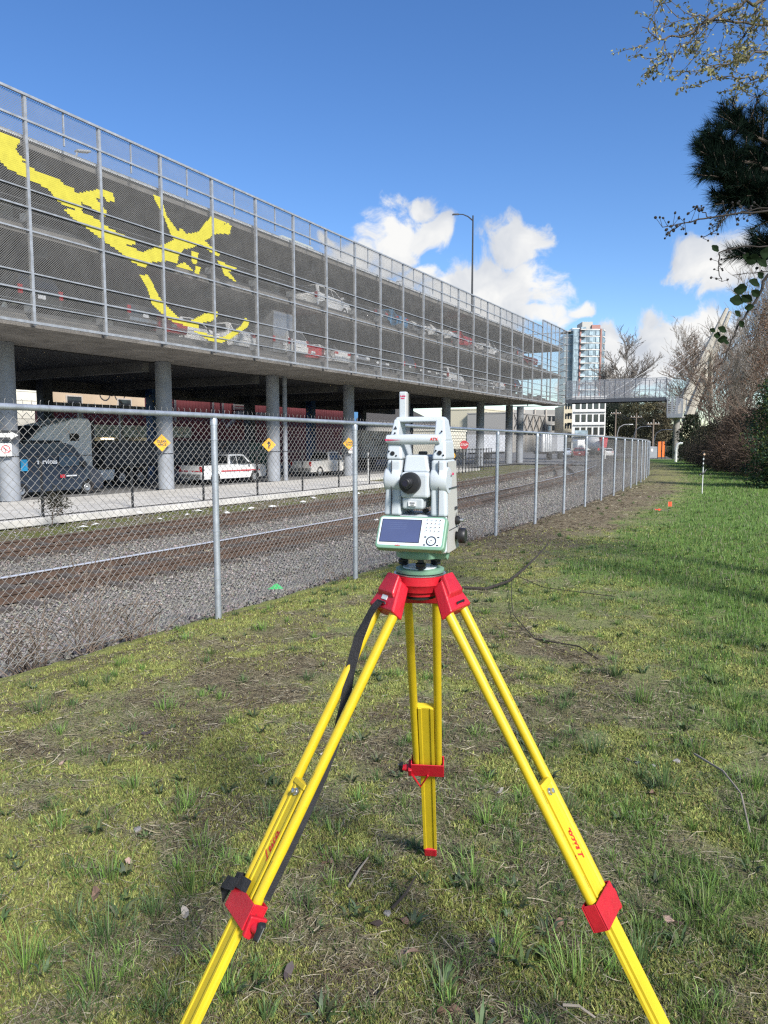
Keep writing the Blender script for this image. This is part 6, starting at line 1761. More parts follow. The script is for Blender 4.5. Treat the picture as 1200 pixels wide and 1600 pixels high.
bough([(1330, 430), (1260, 400), (1215, 395), (1180, 400)], [5.4, 5.1, 5.0, 5.0], .016, 34)
bough([(1330, 330), (1220, 270), (1150, 250), (1105, 240)], [5.5, 5.1, 5.0, 4.95], .025, 46)
for k in range(16):       # the rest of the crown, outside the picture
    z = 2.6 + k * .42; a = g.uniform(0, 2 * PI) if k % 3 else g.uniform(-.8, 1.2); L = (2.6 - z * .17) * g.uniform(.7, 1.1)
    if math.cos(a) < -.2: L *= .45
    o = polyline_branch(P0, P1, R0, [(0, 0, z), (math.cos(a) * L * .5, math.sin(a) * L * .5, z + .15), (math.cos(a) * L, math.sin(a) * L, z + .5)], .035, .008, g, .03, 4)
    for m_ in range(26):
        i = g.integers(3, len(o)); p = np.array(o[i]); e = g.normal(0, .6, 3) + np.array([0, 0, .4]); e /= np.linalg.norm(e); q = p + e * .3; P0.append(p); P1.append(q); R0.append((.007, .004)); shoots.append((p, q))
emit_branch('boughs', P0, P1, R0, m_bark2, pine, 5)
def needles(shoots, per, length, width, cols, g):
    a = np.array([s[0] for s in shoots]); b = np.array([s[1] for s in shoots]); n = len(a) * per
    i = np.repeat(np.arange(len(a)), per); f = g.random(n) * 1.0
    P = a[i] + (b[i] - a[i]) * f[:, None]; d = b[i] - a[i]; d /= np.linalg.norm(d, axis=1, keepdims=True)
    e = g.normal(0, 1, (n, 3)); e -= d * (e * d).sum(1, keepdims=True); e /= np.linalg.norm(e, axis=1, keepdims=True)
    dr = d * g.uniform(.55, 1.0, (n, 1)) + e * g.uniform(.45, .9, (n, 1)); dr /= np.linalg.norm(dr, axis=1, keepdims=True)
    L = length * g.uniform(.7, 1.15, n); tip = P + dr * L[:, None]
    w = np.cross(dr, g.normal(0, 1, (n, 3))); w /= np.linalg.norm(w, axis=1, keepdims=True); w *= width
    v = np.stack([P - w, P + w, tip], 1); c = np.array(cols)[g.integers(0, len(cols), n)] * g.uniform(.7, 1.3, (n, 1))
    return v.reshape(-1, 3), np.arange(n * 3).reshape(-1, 3), np.repeat(c, 3, 0)
v, f, c = needles(shoots, 165, .098, .0018, [(.005, .011, .009), (.007, .016, .011), (.011, .022, .013)], g)
big('needles', v, f, Mattr('needle_attr', .9, .05, .05), c, pine)['kind'] = 'stuff'
# budding tree above
g = np.random.default_rng(103)
bb_ = cf(5.2, 8.0); bud = thing('budding_tree', 'deciduous tree with fresh pale buds at the top right corner', 'tree', (bb_.x, bb_.y, 0))
P0, P1, R0 = [], [], []
polyline_branch(P0, P1, R0, [(0, 0, -.2), (.1, 0, 2.5), (-.1, .1, 5.2), (0, .2, 8.2)], .14, .04, g, .03); emit_branch('trunk', P0, P1, R0, m_bark2, bud, 9)
P0, P1, R0 = [], [], []; budp = []; 
def twig(path, D, r, nside, sl, depth=1):
    pts = [rel(bud, px, py, d) for (px, py), d in zip(path, D)]
    o = polyline_branch(P0, P1, R0, pts, r, .003, g, .012, 5)
    def side(o, n, sl, lv):
        for k in range(n):
            i = g.integers(2, len(o)); p = np.array(o[i]); d = np.array(o[i]) - np.array(o[i - 1]); d /= np.linalg.norm(d) + 1e-9
            e = d * .8 + g.normal(0, .5, 3) + np.array([0, 0, -.05]); e /= np.linalg.norm(e)
            q = [p]; 
            for s in range(4): e = e + g.normal(0, .16, 3) + np.array([0, 0, .04]); e /= np.linalg.norm(e); q.append(q[-1] + e * sl * g.uniform(.7, 1.2) / 4)
            for s in range(4): P0.append(q[s]); P1.append(q[s + 1]); R0.append((.0035 - .0006 * s, .0035 - .0006 * (s + 1)))
            for s in range(1, 5):
                for m_ in range(3): budp.append(np.array(q[s]) + g.normal(0, .012, 3))
            if lv > 0: side(q, 2, sl * .6, lv - 1)
    side(o, nside, sl, depth)
    for p in o[len(o) // 2:]: budp.append(np.array(p) + g.normal(0, .01, 3))
twig([(1400, -120), (1280, -40), (1190, 0), (1130, 18), (1075, 55), (1030, 62), (1003, 42)], [7.4, 6.8, 6.4, 6.2, 6.1, 6.0, 6.0], .02, 16, .32)
twig([(1400, -100), (1290, 10), (1210, 40), (1150, 35), (1100, 25), (1060, 28)], [7.4, 6.8, 6.5, 6.3, 6.2, 6.1], .018, 16, .30)
twig([(1400, -60), (1290, 40), (1230, 80), (1190, 82), (1140, 100), (1100, 100)], [7.4, 6.8, 6.5, 6.4, 6.2, 6.1], .018, 20, .30)
twig([(1400, -40), (1290, 60), (1240, 100), (1190, 125), (1150, 122), (1120, 122)], [7.4, 6.9, 6.6, 6.5, 6.3, 6.2], .016, 18, .26)
twig([(1400, -140), (1300, -80), (1230, -30), (1190, 5), (1165, 50), (1155, 75)], [7.4, 7.0, 6.8, 6.6, 6.5, 6.4], .016, 18, .28)
twig([(1110, 20), (1080, 60), (1060, 80), (1035, 97)], [6.1, 6.1, 6.0, 6.0], .006, 6, .14)
twig([(1400, 0), (1300, 90), (1240, 130), (1200, 150), (1180, 152)], [7.2, 6.9, 6.6, 6.4, 6.3], .014, 12, .22)
for k in range(10):
    a = g.uniform(-1.3, 1.6); z = 4.6 + k * .35; twl = 2.6
    polyline_branch(P0, P1, R0, [(0, .1, z), (math.cos(a) * twl * .5, math.sin(a) * twl * .5, z + .7), (math.cos(a) * twl, math.sin(a) * twl, z + 1.1)], .03, .006, g, .04, 4)
    for m_ in range(60): f_ = g.uniform(.3, 1); budp.append(np.array([math.cos(a) * twl * f_, math.sin(a) * twl * f_, z + 1.2 * f_]) + g.normal(0, .25, 3))
emit_branch('branches', P0, P1, R0, M('twig_brown', (.09, .07, .05), .9), bud, 4)
v, f, c = leaf_cards(g, np.array(budp), .034, [(.26, .25, .10), (.20, .20, .09), (.32, .28, .15)], .5)
big('buds', v, f, m_leaf, c, bud)['kind'] = 'stuff'
# twigs with dark cones, and a leafy shoot, of a shrub standing at the right
g = np.random.default_rng(107)
sb_ = cf(3.3, 4.9); shr = thing('cone_bearing_shrub', 'shrub twigs with small dark cones and round leaves hanging at right', 'shrub', (sb_.x, sb_.y, 0))
P0, P1, R0 = [], [], []; cones = []; lv_ = []
def rl(px, py, D=4.4): return rel(shr, px, py, D)
polyline_branch(P0, P1, R0, [(0, 0, -.2), (.02, 0, .9), (.05, .05, 1.9), (.0, .0, 3.0)], .05, .02, g, .02)
def ctw(path, r, cn, D=4.4, sp=18):
    o = polyline_branch(P0, P1, R0, [rl(px, py, D) for px, py in path], r, .0022, g, .004, 4)
    for k in range(cn):
        i = g.integers(len(o) // 3, len(o)); p = np.array(o[i]); q = p + g.normal(0, sp / FPX * D * .55, 3); P0.append(p); P1.append(q); R0.append((.0016, .0012)); cones.append(q)
ctw([(1300, 330), (1220, 330), (1160, 332), (1110, 340), (1070, 348), (1035, 355)], .009, 26)
ctw([(1110, 340), (1095, 328), (1085, 322)], .003, 8, sp=12)
ctw([(1070, 348), (1050, 360), (1040, 368)], .003, 10, sp=12)
ctw([(1140, 336), (1115, 362), (1098, 372)], .003, 8, sp=12)
ctw([(1300, 380), (1210, 385), (1160, 385), (1123, 395), (1122, 420), (1128, 440)], .006, 14, sp=14)
ctw([(1300, 335), (1230, 318), (1190, 325), (1150, 335)], .006, 16, sp=22)
ctw([(1300, 400), (1230, 420), (1190, 424), (1145, 430)], .004, 2)
o = polyline_branch(P0, P1, R0, [rl(px, py) for px, py in ((1320, 330), (1240, 390), (1200, 430), (1178, 475), (1155, 505), (1143, 530), (1131, 566))], .012, .003, g, .004, 4)
big_leaves = [(1156, 452, 22), (1178, 442, 20), (1150, 470, 24), (1166, 466, 18), (1180, 458, 16), (1152, 490, 14), (1170, 480, 14), (1158, 506, 13), (1128, 515, 16), (1120, 524, 14), (1128, 530, 15), (1113, 516, 10), (1135, 535, 10), (1190, 410, 20), (1175, 405, 22), (1195, 395, 24), (1117, 388, 14), (1165, 400, 14), (1188, 430, 14)]
emit_branch('twigs', P0, P1, R0, M('twig_dark', (.03, .024, .02), .9), shr, 5)['kind'] = 'stuff'
m_bleaf = M('dark_leaf', (.008, .017, .006), .9, var=.3, scale=20, spec=.1)
for k, (px, py, r) in enumerate(big_leaves):
    s = r * .52 / FPX * 4.4; b = MB(); n = 12; vs = [V(0, 0, 0)]
    for i in range(n):
        a = 2 * PI * i / n; rr_ = s * (1 + .08 * math.cos(a)) * (.84 if i % 3 == 1 else 1.0); vs.append(V(rr_ * math.cos(a), rr_ * .72 * math.sin(a), .18 * s * math.sin(a) ** 2 + g.normal(0, .02 * s)))
    b.add(vs, [(0, i + 1, (i + 1) % n + 1) for i in range(n)])
    o = b.build('leaf', m_bleaf, shr, loc=Vector(rl(px, py, 4.38)), rot=(PI / 2 + g.uniform(-.5, .5), g.uniform(-.6, .6), YAW + g.uniform(-.5, .5)))
cb = MB(); cp = np.array(cones)
for p in cp:
    s = g.uniform(.006, .011); cb.lathe([(s * .3, -s), (s * .8, -s * .5), (s * .85, .2 * s), (s * .4, s)], Vector(p), Euler((g.uniform(0, 3), g.uniform(0, 3), 0)).to_matrix(), 6)
cb.build('cones', M('cone_dark', (.02, .016, .014), .8), shr)['kind'] = 'stuff'

# ------------------------------------------------------------------ things on the lawn
def lz(x, y): return float(lawnz(np.array([x]), np.array([y]))[0])
# prism pole
q = onz(1097, 770, -.08); D_ = (q.x ** 2 + q.y ** 2) ** .5
q.z = lz(q.x, q.y)
t = thing('prism_pole', 'white and black survey prism pole standing upright on the lawn', 'survey pole', q, YAW)
k = math.cos(YAW) ; Dq = -math.sin(YAW) * q.x + math.cos(YAW) * q.y; mpp = Dq / FPX
m_pw = M('pole_white', (.62, .63, .62), .4)
hp = (770 - 702) * mpp
b = MB(); b.tube([(0, 0, -.1), (0, 0, hp * .62)], .016, 8); b.build('pole', m_pw, t, smooth=True)
b = MB(); b.tube([(0, 0, hp * .62), (0, 0, hp * .88)], .0185, 8); po = b.build('pole_upper', m_bfen, t, smooth=True)
for z in (.68, .78):
    b = MB(); b.tube([(0, 0, hp * z), (0, 0, hp * (z + .04))], .02, 8); b.build('white_band', m_pw, po)
b = MB(); b.lathe([(.02, 0), (.05, .015), (.05, .06), (.03, .075), (.03, .11), (.012, .12)], (0, 0, hp * .88), n=16); b.build('prism', m_bfen, t, smooth=True)
b = MB(); b.lathe([(.032, 0), (.032, .012)], (0, -.04, hp * .88 + .038), rotY, 16); b.build('prism_glass', M('prism_glass', (.5, .35, .25), .1), t)
b = MB(); b.tube([(-.12, -.02, hp * .42), (-.05, 0, hp * .47), (.05, .0, hp * .50), (.11, .02, hp * .56)], .022, 6); b.build('bipod_clamp', m_bfen, t)
b = MB(); b.box((-.02, -.03, hp * .47), (.09, .05, .06)); b.build('level_holder', m_bfen, t, bevel=.01)
# pin flags
m_fo = M('flag_orange', (.85, .10, .04), .5)
for px, py, lb, up in ((1043, 797, 'upright orange pin flag in the grass', True), (1029, 797, 'fallen orange pin flag lying left of the upright one', False)):
    q = onz(px, py, -.03); q.z = lz(q.x, q.y); t = thing('pin_flag', lb, 'flag', q, YAW, 'orange pin flags')
    if up:
        b = MB(); b.tube([(0, 0, -.03), (.01, 0, .26)], .002, 4); b.build('wire', m_steel, t)
        b = MB(); vs = []
        for i in range(5): x = .012 + i * .022; vs += [V(x, .008 * math.sin(i * 1.6), .14), V(x, .008 * math.sin(i * 1.6 + .5), .25)]
        b.add(vs + [p + V(0, .0015, 0) for p in vs], [(2 * i, 2 * i + 2, 2 * i + 3, 2 * i + 1) for i in range(4)] + [(10 + 2 * i, 10 + 2 * i + 1, 10 + 2 * i + 3, 10 + 2 * i + 2) for i in range(4)]); b.build('flag', m_fo, t)
    else:
        b = MB(); b.tube([(0, 0, .04), (.3, .05, .05)], .002, 4); b.build('wire', m_steel, t)
        b = MB(); vs = []
        for i in range(5): x = -.08 + i * .035; vs += [V(x, -.04, .05 + .014 * math.sin(i * 2)), V(x, .05, .07 + .012 * math.cos(i * 2))]
        b.add(vs + [p + V(0, 0, .0015) for p in vs], [(2 * i, 2 * i + 2, 2 * i + 3, 2 * i + 1) for i in range(4)] + [(10 + 2 * i, 10 + 2 * i + 1, 10 + 2 * i + 3, 10 + 2 * i + 2) for i in range(4)]); b.build('flag', m_fo, t)
# fallen branches on the grass
def fallen(label, path, r, hs, mat, subs=()):
    q = onz(*path[0]); t = thing('fallen_branch', label, 'branch', (q.x, q.y, 0), 0, 'branches lying on the lawn')
    def P_(px, py, h): 
        a = onz(px, py, h); return V(a.x - q.x, a.y - q.y, h + 0)
    b = MB(); pts = [P_(px, py, h) for (px, py), h in zip(path, hs)]; b.tube(pts, [r * (1 - .6 * i / len(pts)) for i in range(len(pts))], 6); b.build('stem', mat, t, smooth=True)
    for sp, h2 in subs:
        b = MB(); b.tube([P_(px, py, h) for (px, py), h in zip(sp, h2)], r * .22, 5); b.build('side_twig', mat, t)
m_fb = M('fallen_bark', (.035, .028, .022), .9, var=.3, scale=12); m_fb2 = M('fallen_bark_pale', (.24, .21, .17), .9, var=.2, scale=12)
fallen('dark curved branch arching off the grass right of the tripod head', [(722, 918), (760, 920), (795, 908), (820, 888), (840, 868), (856, 850)], .019, [.02, .02, .04, .09, .16, .24], m_fb,
       [([(800, 905), (799, 935), (802, 960), (835, 998)], [.04, .03, .02, .02]), ([(808, 900), (850, 918), (960, 932)], [.05, .03, .02])])
fallen('thin dark twig lying among grass right of the tripod leg', [(835, 998), (870, 1004), (905, 1010), (935, 1030)], .008, [.02, .03, .03, .02], m_fb, [([(860, 1012), (900, 1025), (940, 1055)], [.02, .03, .02])])
fallen('pale curved bramble stem at the right edge of the lawn', [(1085, 1178), (1130, 1205), (1158, 1240), (1172, 1300)], .006, [.03, .07, .06, .02], m_fb2)
fallen('short dark stick in front of the rear tripod leg', [(612, 1420), (635, 1395), (650, 1368)], .006, [.015, .03, .02], m_fb)
fallen('thin grey stick left of the rear tripod foot', [(545, 1385), (560, 1360), (575, 1340)], .005, [.02, .03, .02], m_fb2)
fallen('pale twig pair near the bottom right corner', [(880, 1570), (905, 1572), (930, 1590)], .005, [.02, .03, .02], m_fb2, [([(870, 1568), (900, 1590), (915, 1600)], [.02, .03, .02])])

# ------------------------------------------------------------------ grass, moss, straw
def sample_lawn(g, n, dmin, dmax, azl=-34, azr=36, pw=1.0):
    D = np.exp(g.uniform(math.log(dmin), math.log(dmax), n)) if pw == 1 else dmin + (dmax - dmin) * g.random(n) ** pw
    X = np.tan(g.uniform(R(azl), R(azr), n)) * D
    x = X * math.cos(YAW) - D * math.sin(YAW); y = X * math.sin(YAW) + D * math.cos(YAW)
    u = x - fencex(y); ok = (u > -.16 + .14 * g.random(n)) & (u < 13)
    return x[ok], y[ok], D[ok]
def blades(g, x, y, z, h, w, lean, col, az=None):
    n = len(x); az = g.uniform(0, 2 * PI, n) if az is None else az
    dx, dy = np.cos(az), np.sin(az); sx, sy = -dy, dx
    tw = g.normal(0, .6, n); sx, sy = sx * np.cos(tw) + dx * np.sin(tw), sy * np.cos(tw) + dy * np.sin(tw)
    base = np.stack([x, y, z], 1); side = np.stack([sx, sy, np.zeros(n)], 1) * w[:, None]
    out = np.stack([dx, dy, np.zeros(n)], 1); up = np.array([0, 0, 1.0])[None]
    m1 = base + out * (lean * h * .30)[:, None] + up * (h * .55 * np.sqrt(np.clip(1 - .3 * lean ** 2, .1, 1)))[:, None]
    tip = base + out * (lean * h * .9)[:, None] + up * (h * np.sqrt(np.clip(1 - lean ** 2 * .85, .02, 1)))[:, None]
    v = np.stack([base - side, base + side, m1 - side * .7, m1 + side * .7, tip], 1)
    f = (np.arange(n) * 5)[:, None, None] + np.array([[0, 1, 3], [0, 3, 2], [2, 3, 4]])[None]
    return v.reshape(-1, 3), f.reshape(-1, 3), np.repeat(np.clip(col, .004, .9), 5, 0)
m_grass = Mattr('grass_attr', .55, .3, .35)
m_straw = Mattr('straw_attr', .8, .1, .2)
G1 = np.array([(.10, .18, .034), (.13, .21, .048), (.07, .14, .034), (.15, .20, .058)])
G2 = np.array([(.075, .13, .042), (.09, .145, .052), (.06, .105, .036)])
ST = np.array([(.25, .22, .145), (.20, .175, .11), (.16, .135, .085), (.32, .29, .21)])
def pick(g, A, n): return A[g.integers(0, len(A), n)] * g.uniform(.7, 1.3, (n, 1))
g = np.random.default_rng(201)
# short living grass
x, y, D = sample_lawn(g, 360000, 1.6, 60)
mo, di, lu, stw = masks(x, y)
keep = g.random(len(x)) < np.clip(.42 + .7 * lu - .5 * di * (1 - lu) - .15 * mo, .08, 1)
x, y, D, lu, di = x[keep], y[keep], D[keep], lu[keep], di[keep]; n = len(x); z = lawnz(x, y)
h = (.022 + .044 * lu) * g.uniform(.5, 1.5, n) * (1 + .012 * D); w = (.0011 + .00028 * D) * g.uniform(.7, 1.3, n)
col = pick(g, G1, n) * (1.0 + .25 * lu[:, None]); yl = g.random(n) < .16; col[yl] = pick(g, ST, yl.sum()) * .8
v, f, c = blades(g, x, y, z - .004, h, w, g.uniform(.15, .9, n), col)
o = big('lawn_grass', v, f, m_grass, c); tag(o, 'short green grass blades growing over the lawn', 'grass', kind='stuff')
# tufts of longer grass
g = np.random.default_rng(203)
x, y, D = sample_lawn(g, 3600, 1.7, 26); mo, di, lu, stw = masks(x, y)
keep = g.random(len(x)) < (.17 + .40 * lu) * np.where(D < 6, .6, 1.0); x, y, D, lu = x[keep], y[keep], D[keep], lu[keep]
# individual tufts read off the photograph
tp = [(170, 1470, 1.3), (40, 1515, 1.4), (300, 1390, 1.2), (260, 1105, .9), (290, 1265, 1.0), (110, 1455, 1.0), (420, 1280, 1.1), (210, 1235, .8), (690, 1150, .9), (740, 1370, 1.1), (900, 1530, 1.4), (690, 1560, 1.0), (1000, 1100, 1.5), (960, 1060, 1.2), (1040, 1230, 1.3), (1090, 1180, 1.1), (880, 1270, 1.1), (830, 1180, 1.0), (1150, 1110, 1.4), (1180, 1230, 1.2), (60, 1110, 1.0), (130, 1075, .9), (185, 1040, .8), (410, 985, .9), (290, 1000, .7), (480, 1060, .7), (560, 1250, .7), (320, 1330, .9), (90, 1300, .9), (170, 1385, 1.0), (240, 1430, 1.0), (350, 1540, 1.2), (150, 1560, 1.2), (480, 1420, .8), (780, 1490, 1.0), (1100, 1420, 1.2), (1000, 1500, 1.2), (650, 1290, .7), (760, 1290, 1.0), (930, 1180, 1.2)]
q = [onz(px, py) for px, py, s in tp]; ns = np.array([s for *_, s in tp])
tx_ = np.concatenate([x, [a.x for a in q]]); ty_ = np.concatenate([y, [a.y for a in q]]); big_t = np.concatenate([np.full(len(x), .75), ns * 1.25])
per = np.clip((64 * big_t).astype(int), 18, 100); i = np.repeat(np.arange(len(tx_)), per); n = len(i)
rr_ = np.abs(g.normal(0, .040, n)) * big_t[i]; a = g.uniform(0, 2 * PI, n); x = tx_[i] + np.cos(a) * rr_; y = ty_[i] + np.sin(a) * rr_
Dn = -math.sin(YAW) * x + math.cos(YAW) * y
tone = g.uniform(1.0, 1.8, len(tx_))[i][:, None]; mixg = (g.random(len(tx_)) < .45)[i][:, None]
col = np.where(mixg, pick(g, G2, n), pick(g, G1, n) * 1.1) * tone; ys2 = g.random(n) < .10; col[ys2] = pick(g, ST, ys2.sum()) * .8
v, f, c = blades(g, x, y, lawnz(x, y) - .005, .085 * big_t[i] * g.uniform(.5, 1.35, n), (.0010 + .00020 * Dn) * g.uniform(.7, 1.3, n), np.clip(.35 + rr_ / (.085 * big_t[i]) + g.normal(0, .22, n), .1, .98), col, a + g.normal(0, .5, n))
o = big('grass_tufts', v, f, m_grass, c); tag(o, 'longer green grass tufts scattered through the lawn', 'grass', kind='stuff')
# broad-leaved weeds in flat rosettes
g = np.random.default_rng(204)
x, y, D = sample_lawn(g, 900, 1.7, 12); mo, di, lu, stw = masks(x, y); keep = g.random(len(x)) < .30; x, y = x[keep], y[keep]
per = 11; i = np.repeat(np.arange(len(x)), per); n = len(i); sz = g.uniform(.5, 1.3, len(x))[i]; a = g.uniform(0, 2 * PI, n)
xx = x[i] + np.cos(a) * .012 * sz; yy = y[i] + np.sin(a) * .012 * sz
v, f, c = blades(g, xx, yy, lawnz(xx, yy) + .002, .055 * sz * g.uniform(.6, 1.2, n), .0065 * sz * g.uniform(.7, 1.2, n), g.uniform(.75, .98, n), pick(g, np.array([(.07, .12, .045), (.10, .15, .05), (.085, .12, .07), (.12, .13, .06)]), n), a)
o = big('rosette_weeds', v, f, m_grass, c); tag(o, 'flat broad leaved weeds dotted through the lawn', 'weeds', kind='stuff')
# moss: very short dense fibres
g = np.random.default_rng(205)
x, y, D = sample_lawn(g, 520000, 1.6, 14); mo, di, lu, stw = masks(x, y)
keep = g.random(len(x)) < mo * .95; x, y, D = x[keep], y[keep], D[keep]; n = len(x)
az = g.uniform(0, 2 * PI, n); hh_ = g.uniform(.006, .016, n) * (1 + .05 * D); w = (.0018 + .0006 * D) * g.uniform(.7, 1.3, n); z = lawnz(x, y)
v = np.stack([np.stack([x - np.cos(az) * w, y - np.sin(az) * w, z - .002], 1), np.stack([x + np.cos(az) * w, y + np.sin(az) * w, z - .002], 1), np.stack([x + g.normal(0, .008, n), y + g.normal(0, .008, n), z + hh_], 1)], 1)
MC = np.array([(.28, .31, .085), (.22, .25, .07), (.36, .37, .125), (.15, .17, .05), (.19, .15, .07), (.12, .12, .04)]); c = np.repeat(pick(g, MC, n), 3, 0)
o = big('moss', v.reshape(-1, 3), np.arange(n * 3).reshape(-1, 3), m_straw, c); tag(o, 'yellow green moss cushions between the grass', 'moss', kind='stuff')
# dead straw lying flat
g = np.random.default_rng(207)
x, y, D = sample_lawn(g, 380000, 1.6, 34); mo, di, lu, stw = masks(x, y)
keep = g.random(len(x)) < np.clip(.10 + .6 * stw + .5 * di - .35 * mo, .03, 1) * (1 - .55 * lu); x, y, D, di = x[keep], y[keep], D[keep], di[keep]; n = len(x)
az = g.uniform(0, 2 * PI, n); L_ = .018 + .085 * g.random(n) ** 2 * (1 + .05 * D); w = (.00045 + .00022 * D) * g.uniform(.6, 1.4, n); z = lawnz(x, y) + g.uniform(.001, .014, n)
d = np.stack([np.cos(az), np.sin(az), g.normal(0, .18, n)], 1) * L_[:, None]; s = np.stack([-np.sin(az), np.cos(az), g.normal(0, .5, n)], 1) * w[:, None]; p = np.stack([x, y, z], 1); bend = np.stack([-np.sin(az), np.cos(az), np.zeros(n)], 1) * (g.normal(0, .22, n) * L_)[:, None]
v = np.stack([p - d / 2 - s, p - d / 2 + s, p + bend + s + np.array([0, 0, .003]), p + bend - s + np.array([0, 0, .003]), p + d / 2], 1)
f = (np.arange(n) * 5)[:, None, None] + np.array([[0, 1, 2], [0, 2, 3], [3, 2, 4]])[None]
dk = g.random(n) < (.25 + .25 * di); col = pick(g, ST, n); col[dk] = pick(g, np.array([(.10, .075, .05), (.07, .05, .035), (.15, .12, .08)]), dk.sum())
o = big('dead_straw', v.reshape(-1, 3), f.reshape(-1, 3), m_straw, np.repeat(col, 5, 0)); tag(o, 'dry tan grass stems and thatch lying on the lawn', 'dead grass', kind='stuff')
# fallen leaves and pebbles one can pick out
g = np.random.default_rng(209)
lc = [M('leaf_brown', (.16, .10, .07), .8, var=.3, scale=40), M('leaf_pale', (.42, .37, .30), .8, var=.2, scale=40), M('leaf_dark', (.06, .045, .045), .7, var=.3, scale=40), M('leaf_pinkish', (.32, .22, .18), .8, var=.2, scale=40)]
lm = []
for k in range(6):
    b = MB(); n = 9; vs = [V(0, 0, .0)]
    for i in range(n):
        a = 2 * PI * i / n; rr_ = .5 * (1 + .25 * math.cos(2 * a) + g.normal(0, .08)); vs.append(V(rr_ * math.cos(a), rr_ * .62 * math.sin(a), .16 * math.sin(a * 2 + k) + .12 * abs(math.sin(a))))
    b.add(vs, [(0, i + 1, (i + 1) % n + 1) for i in range(n)]); me = b.mesh('fallen_leaf'); me.materials.append(lc[k % 4]); lm.append(me)
LP = [(500, 1188, 1, 'pale dead leaf on bare soil upper left of the left tripod leg bolt'), (433, 1292, 1, 'pale dead leaf just left of the left tripod leg lettering'), (512, 1353, 0, 'brown dead leaf right of the left tripod leg below its lettering'), (583, 1450, 2, 'dark dead leaf between left clamp and rear tripod foot'),
 (640, 1490, 3, 'pinkish dead leaf in the thatch below the rear tripod foot'), (628, 1445, 0, 'brown dead leaf nearest below the rear tripod foot'), (290, 1430, 1, 'whitish dead leaf lying left of the red left clamp'), (205, 1358, 3, 'pinkish dead leaf on moss well left of the left clamp'), (230, 1150, 2, 'dark dead leaf on the brown soil at upper left'),
 (780, 1242, 1, 'pale dead leaf in front of the right tripod leg bolt'), (985, 1192, 2, 'dark dead leaf right of the right tripod leg bolt'), (1020, 1240, 0, 'brown dead leaf on grass right of the right leg lettering'), (590, 1560, 2, 'dark dead leaf at the bottom edge below the tripod'), (700, 1585, 0, 'brown dead leaf at the very bottom edge near the middle'),
 (1052, 1445, 3, 'pinkish dead leaf right of the red right clamp'), (150, 1410, 0, 'brown dead leaf low on the left among tufts'), (14, 1405, 1, 'pale dead leaf at the left picture edge'), (100, 1200, 3, 'pinkish dead leaf on moss at the far left'), (450, 1525, 2, 'dark dead leaf right of the lowest left leg part'), (870, 1450, 0, 'brown dead leaf left of the red right clamp')]
for k, (px, py, ci, lb) in enumerate(LP):
    q = onz(px, py); z = lz(q.x, q.y) + .014; s = g.uniform(.038, .062)
    o = link('fallen_leaf', lm[ci], None, None, loc=(q.x, q.y, z), rot=(g.normal(0, .35), g.normal(0, .35), g.uniform(0, 6))); o.scale = (s, s, s)
    tag(o, lb, 'leaf', 'dead leaves on the lawn')
pm = []
for k in range(4):
    bm = bmesh.new(); bmesh.ops.create_icosphere(bm, subdivisions=1, radius=1.0)
    for v_ in bm.verts: v_.co *= g.uniform(.75, 1.15); v_.co.z *= .6
    me = bpy.data.meshes.new('pebble'); bm.to_mesh(me); bm.free(); me.materials.append(M('pebble_grey', (.22, .21, .20), .85, var=.3, scale=3, bump=.3)); pm.append(me)
for k, (px, py, lb) in enumerate([(995, 1193, 'grey pebble left of the pair right of the right tripod leg'), (1021, 1197, 'larger grey pebble right of the right tripod leg'), (1057, 1190, 'small grey pebble farthest right on the lawn'), (605, 1432, 'grey pebble below and left of the rear tripod foot'), (215, 1300, 'grey pebble on the moss at left'), (770, 1475, 'grey pebble between rear foot and right clamp')]):
    q = onz(px, py); o = link('pebble', pm[k % 4], None, None, loc=(q.x, q.y, lz(q.x, q.y) + .006), rot=(0, 0, g.uniform(0, 6))); s = g.uniform(.012, .022); o.scale = (s, s, s)
    tag(o, lb, 'stone', 'pebbles on the lawn')
# litter on the far verge
m_lit = M('litter_white', (.72, .72, .70), .6)
for k, (px, py) in enumerate([(292, 803), (310, 797), (218, 800), (380, 795), (392, 793), (250, 810), (425, 790), (473, 783), (490, 777), (130, 822), (150, 818), (355, 800), (560, 770), (590, 812), (620, 845)]):
    q = onz(px, py, -1.12); b = MB(); s = g.uniform(.08, .2); vs = [V(g.normal(0, s), g.normal(0, s), g.uniform(0, s * .5)) for _ in range(4)]
    b.add([V(-s, -s * .6, .02), V(s, -s * .5, .05 * g.random()), V(s * .8, s * .6, .06), V(-s * .7, s * .5, .03), V(0, 0, .09)], [(0, 1, 4), (1, 2, 4), (2, 3, 4), (3, 0, 4), (3, 2, 1, 0)])
    o = b.build('litter', m_lit, None, loc=(q.x, q.y, float(ballz(q.x, q.y)) + .01), rot=(0, 0, g.uniform(0, 6))); tag(o, 'crumpled white scrap of litter beside the far track', 'litter', 'white litter along the verge')
q = onz(432, 917, -.3); q = V(q.x, q.y, float(ballz(q.x, q.y)))
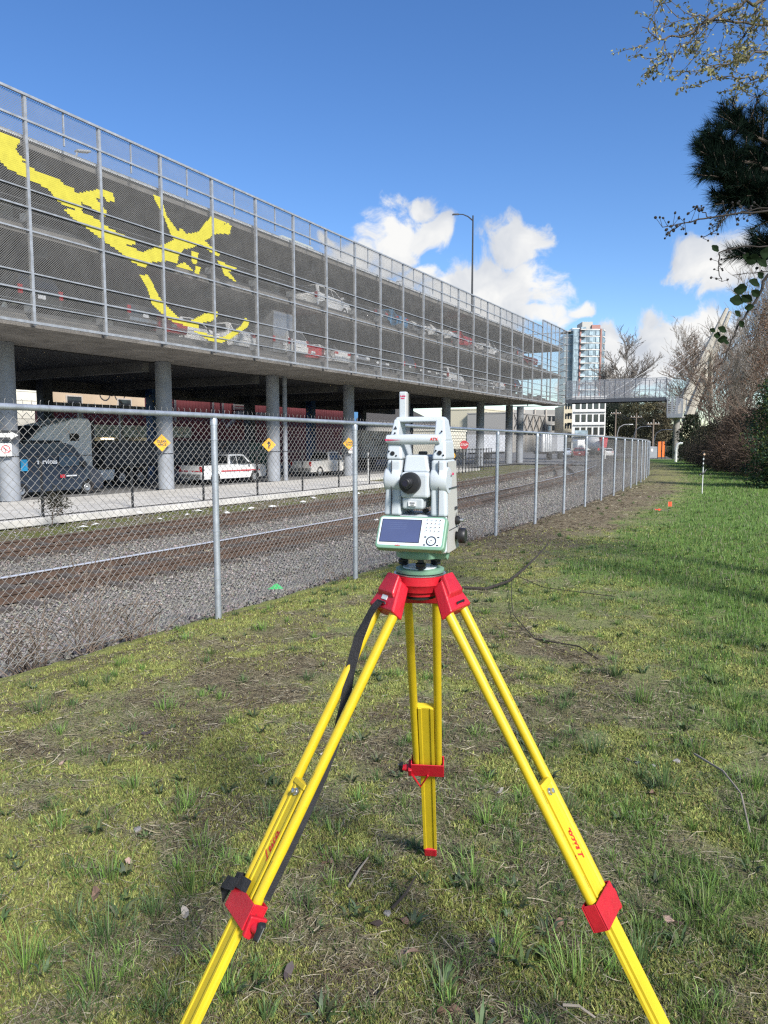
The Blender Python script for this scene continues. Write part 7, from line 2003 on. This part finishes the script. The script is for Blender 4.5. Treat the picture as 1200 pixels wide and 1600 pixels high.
b = MB(); b.add([V(-.1, -.06, .03), V(.1, -.05, .05), V(.09, .06, .03), V(-.08, .05, .06), V(0, 0, .11)], [(0, 1, 4), (1, 2, 4), (2, 3, 4), (3, 0, 4), (3, 2, 1, 0)]); o = b.build('green_litter', M('litter_green', (.08, .55, .16), .5), None, loc=q); tag(o, 'bright green scrap of litter under the fence', 'litter')
# dry weeds along the fence foot
def weed(label, px, py, h, seed, n=26, green=False):
    g = np.random.default_rng(seed); q = onz(px, py, -.12); t = thing('dry_weed', label, 'weed', (q.x, q.y, -.16), 0, 'dry weeds at the fence foot')
    P0, P1, R0 = [], [], []
    for i in range(n):
        p = np.array([g.normal(0, .1), g.normal(0, .1), 0]); d = np.array([g.normal(0, .5), g.normal(0, .5), 1.0]); L = h * g.uniform(.3, 1.0)
        for k in range(6): d = d + g.normal(0, .25, 3); d /= np.linalg.norm(d); q2 = p + d * L / 6; P0.append(p); P1.append(q2); R0.append((.0055, .0045)); p = q2
    emit_branch('stems', P0, P1, R0, M('weed_stem', (.17, .13, .10), .9, var=.3, scale=20), t, 4)['kind'] = 'stuff'
weed('tangle of dry stems at the left foot of the fence', 40, 1040, .8, 301, 40); weed('dry branching weed in front of the ballast at left', 135, 1010, 1.0, 302, 34); weed('low dry stems between the left tangle and the first post', 215, 1000, .5, 303)
weed('dry weeds at the fence right of the instrument', 745, 845, .45, 304); weed('curled dry bramble at the fence farther along', 790, 828, .45, 305); weed('small dry weeds at the middle fence post', 540, 910, .35, 306, 18)
# tall seedling with dark tuft beyond the fence
q = onx(80, 812, -21.0); t = thing('dark_seedling', 'small dark shrub seedling standing beyond the far track at left', 'shrub', (q.x, q.y, -1.15))
g = np.random.default_rng(311); P0, P1, R0 = [], [], []
polyline_branch(P0, P1, R0, [(0, 0, 0), (.05, .05, .5), (.1, .2, .95)], .02, .008, g, .02); emit_branch('stem', P0, P1, R0, m_bark2, t)
v, f, c = leaf_cards(g, np.array([.1, .15, .8]) + g.normal(0, .22, (900, 3)), .09, [(.03, .03, .02), (.045, .04, .025)], .4); big('leaves', v, f, m_leaf, c, t)['kind'] = 'stuff'
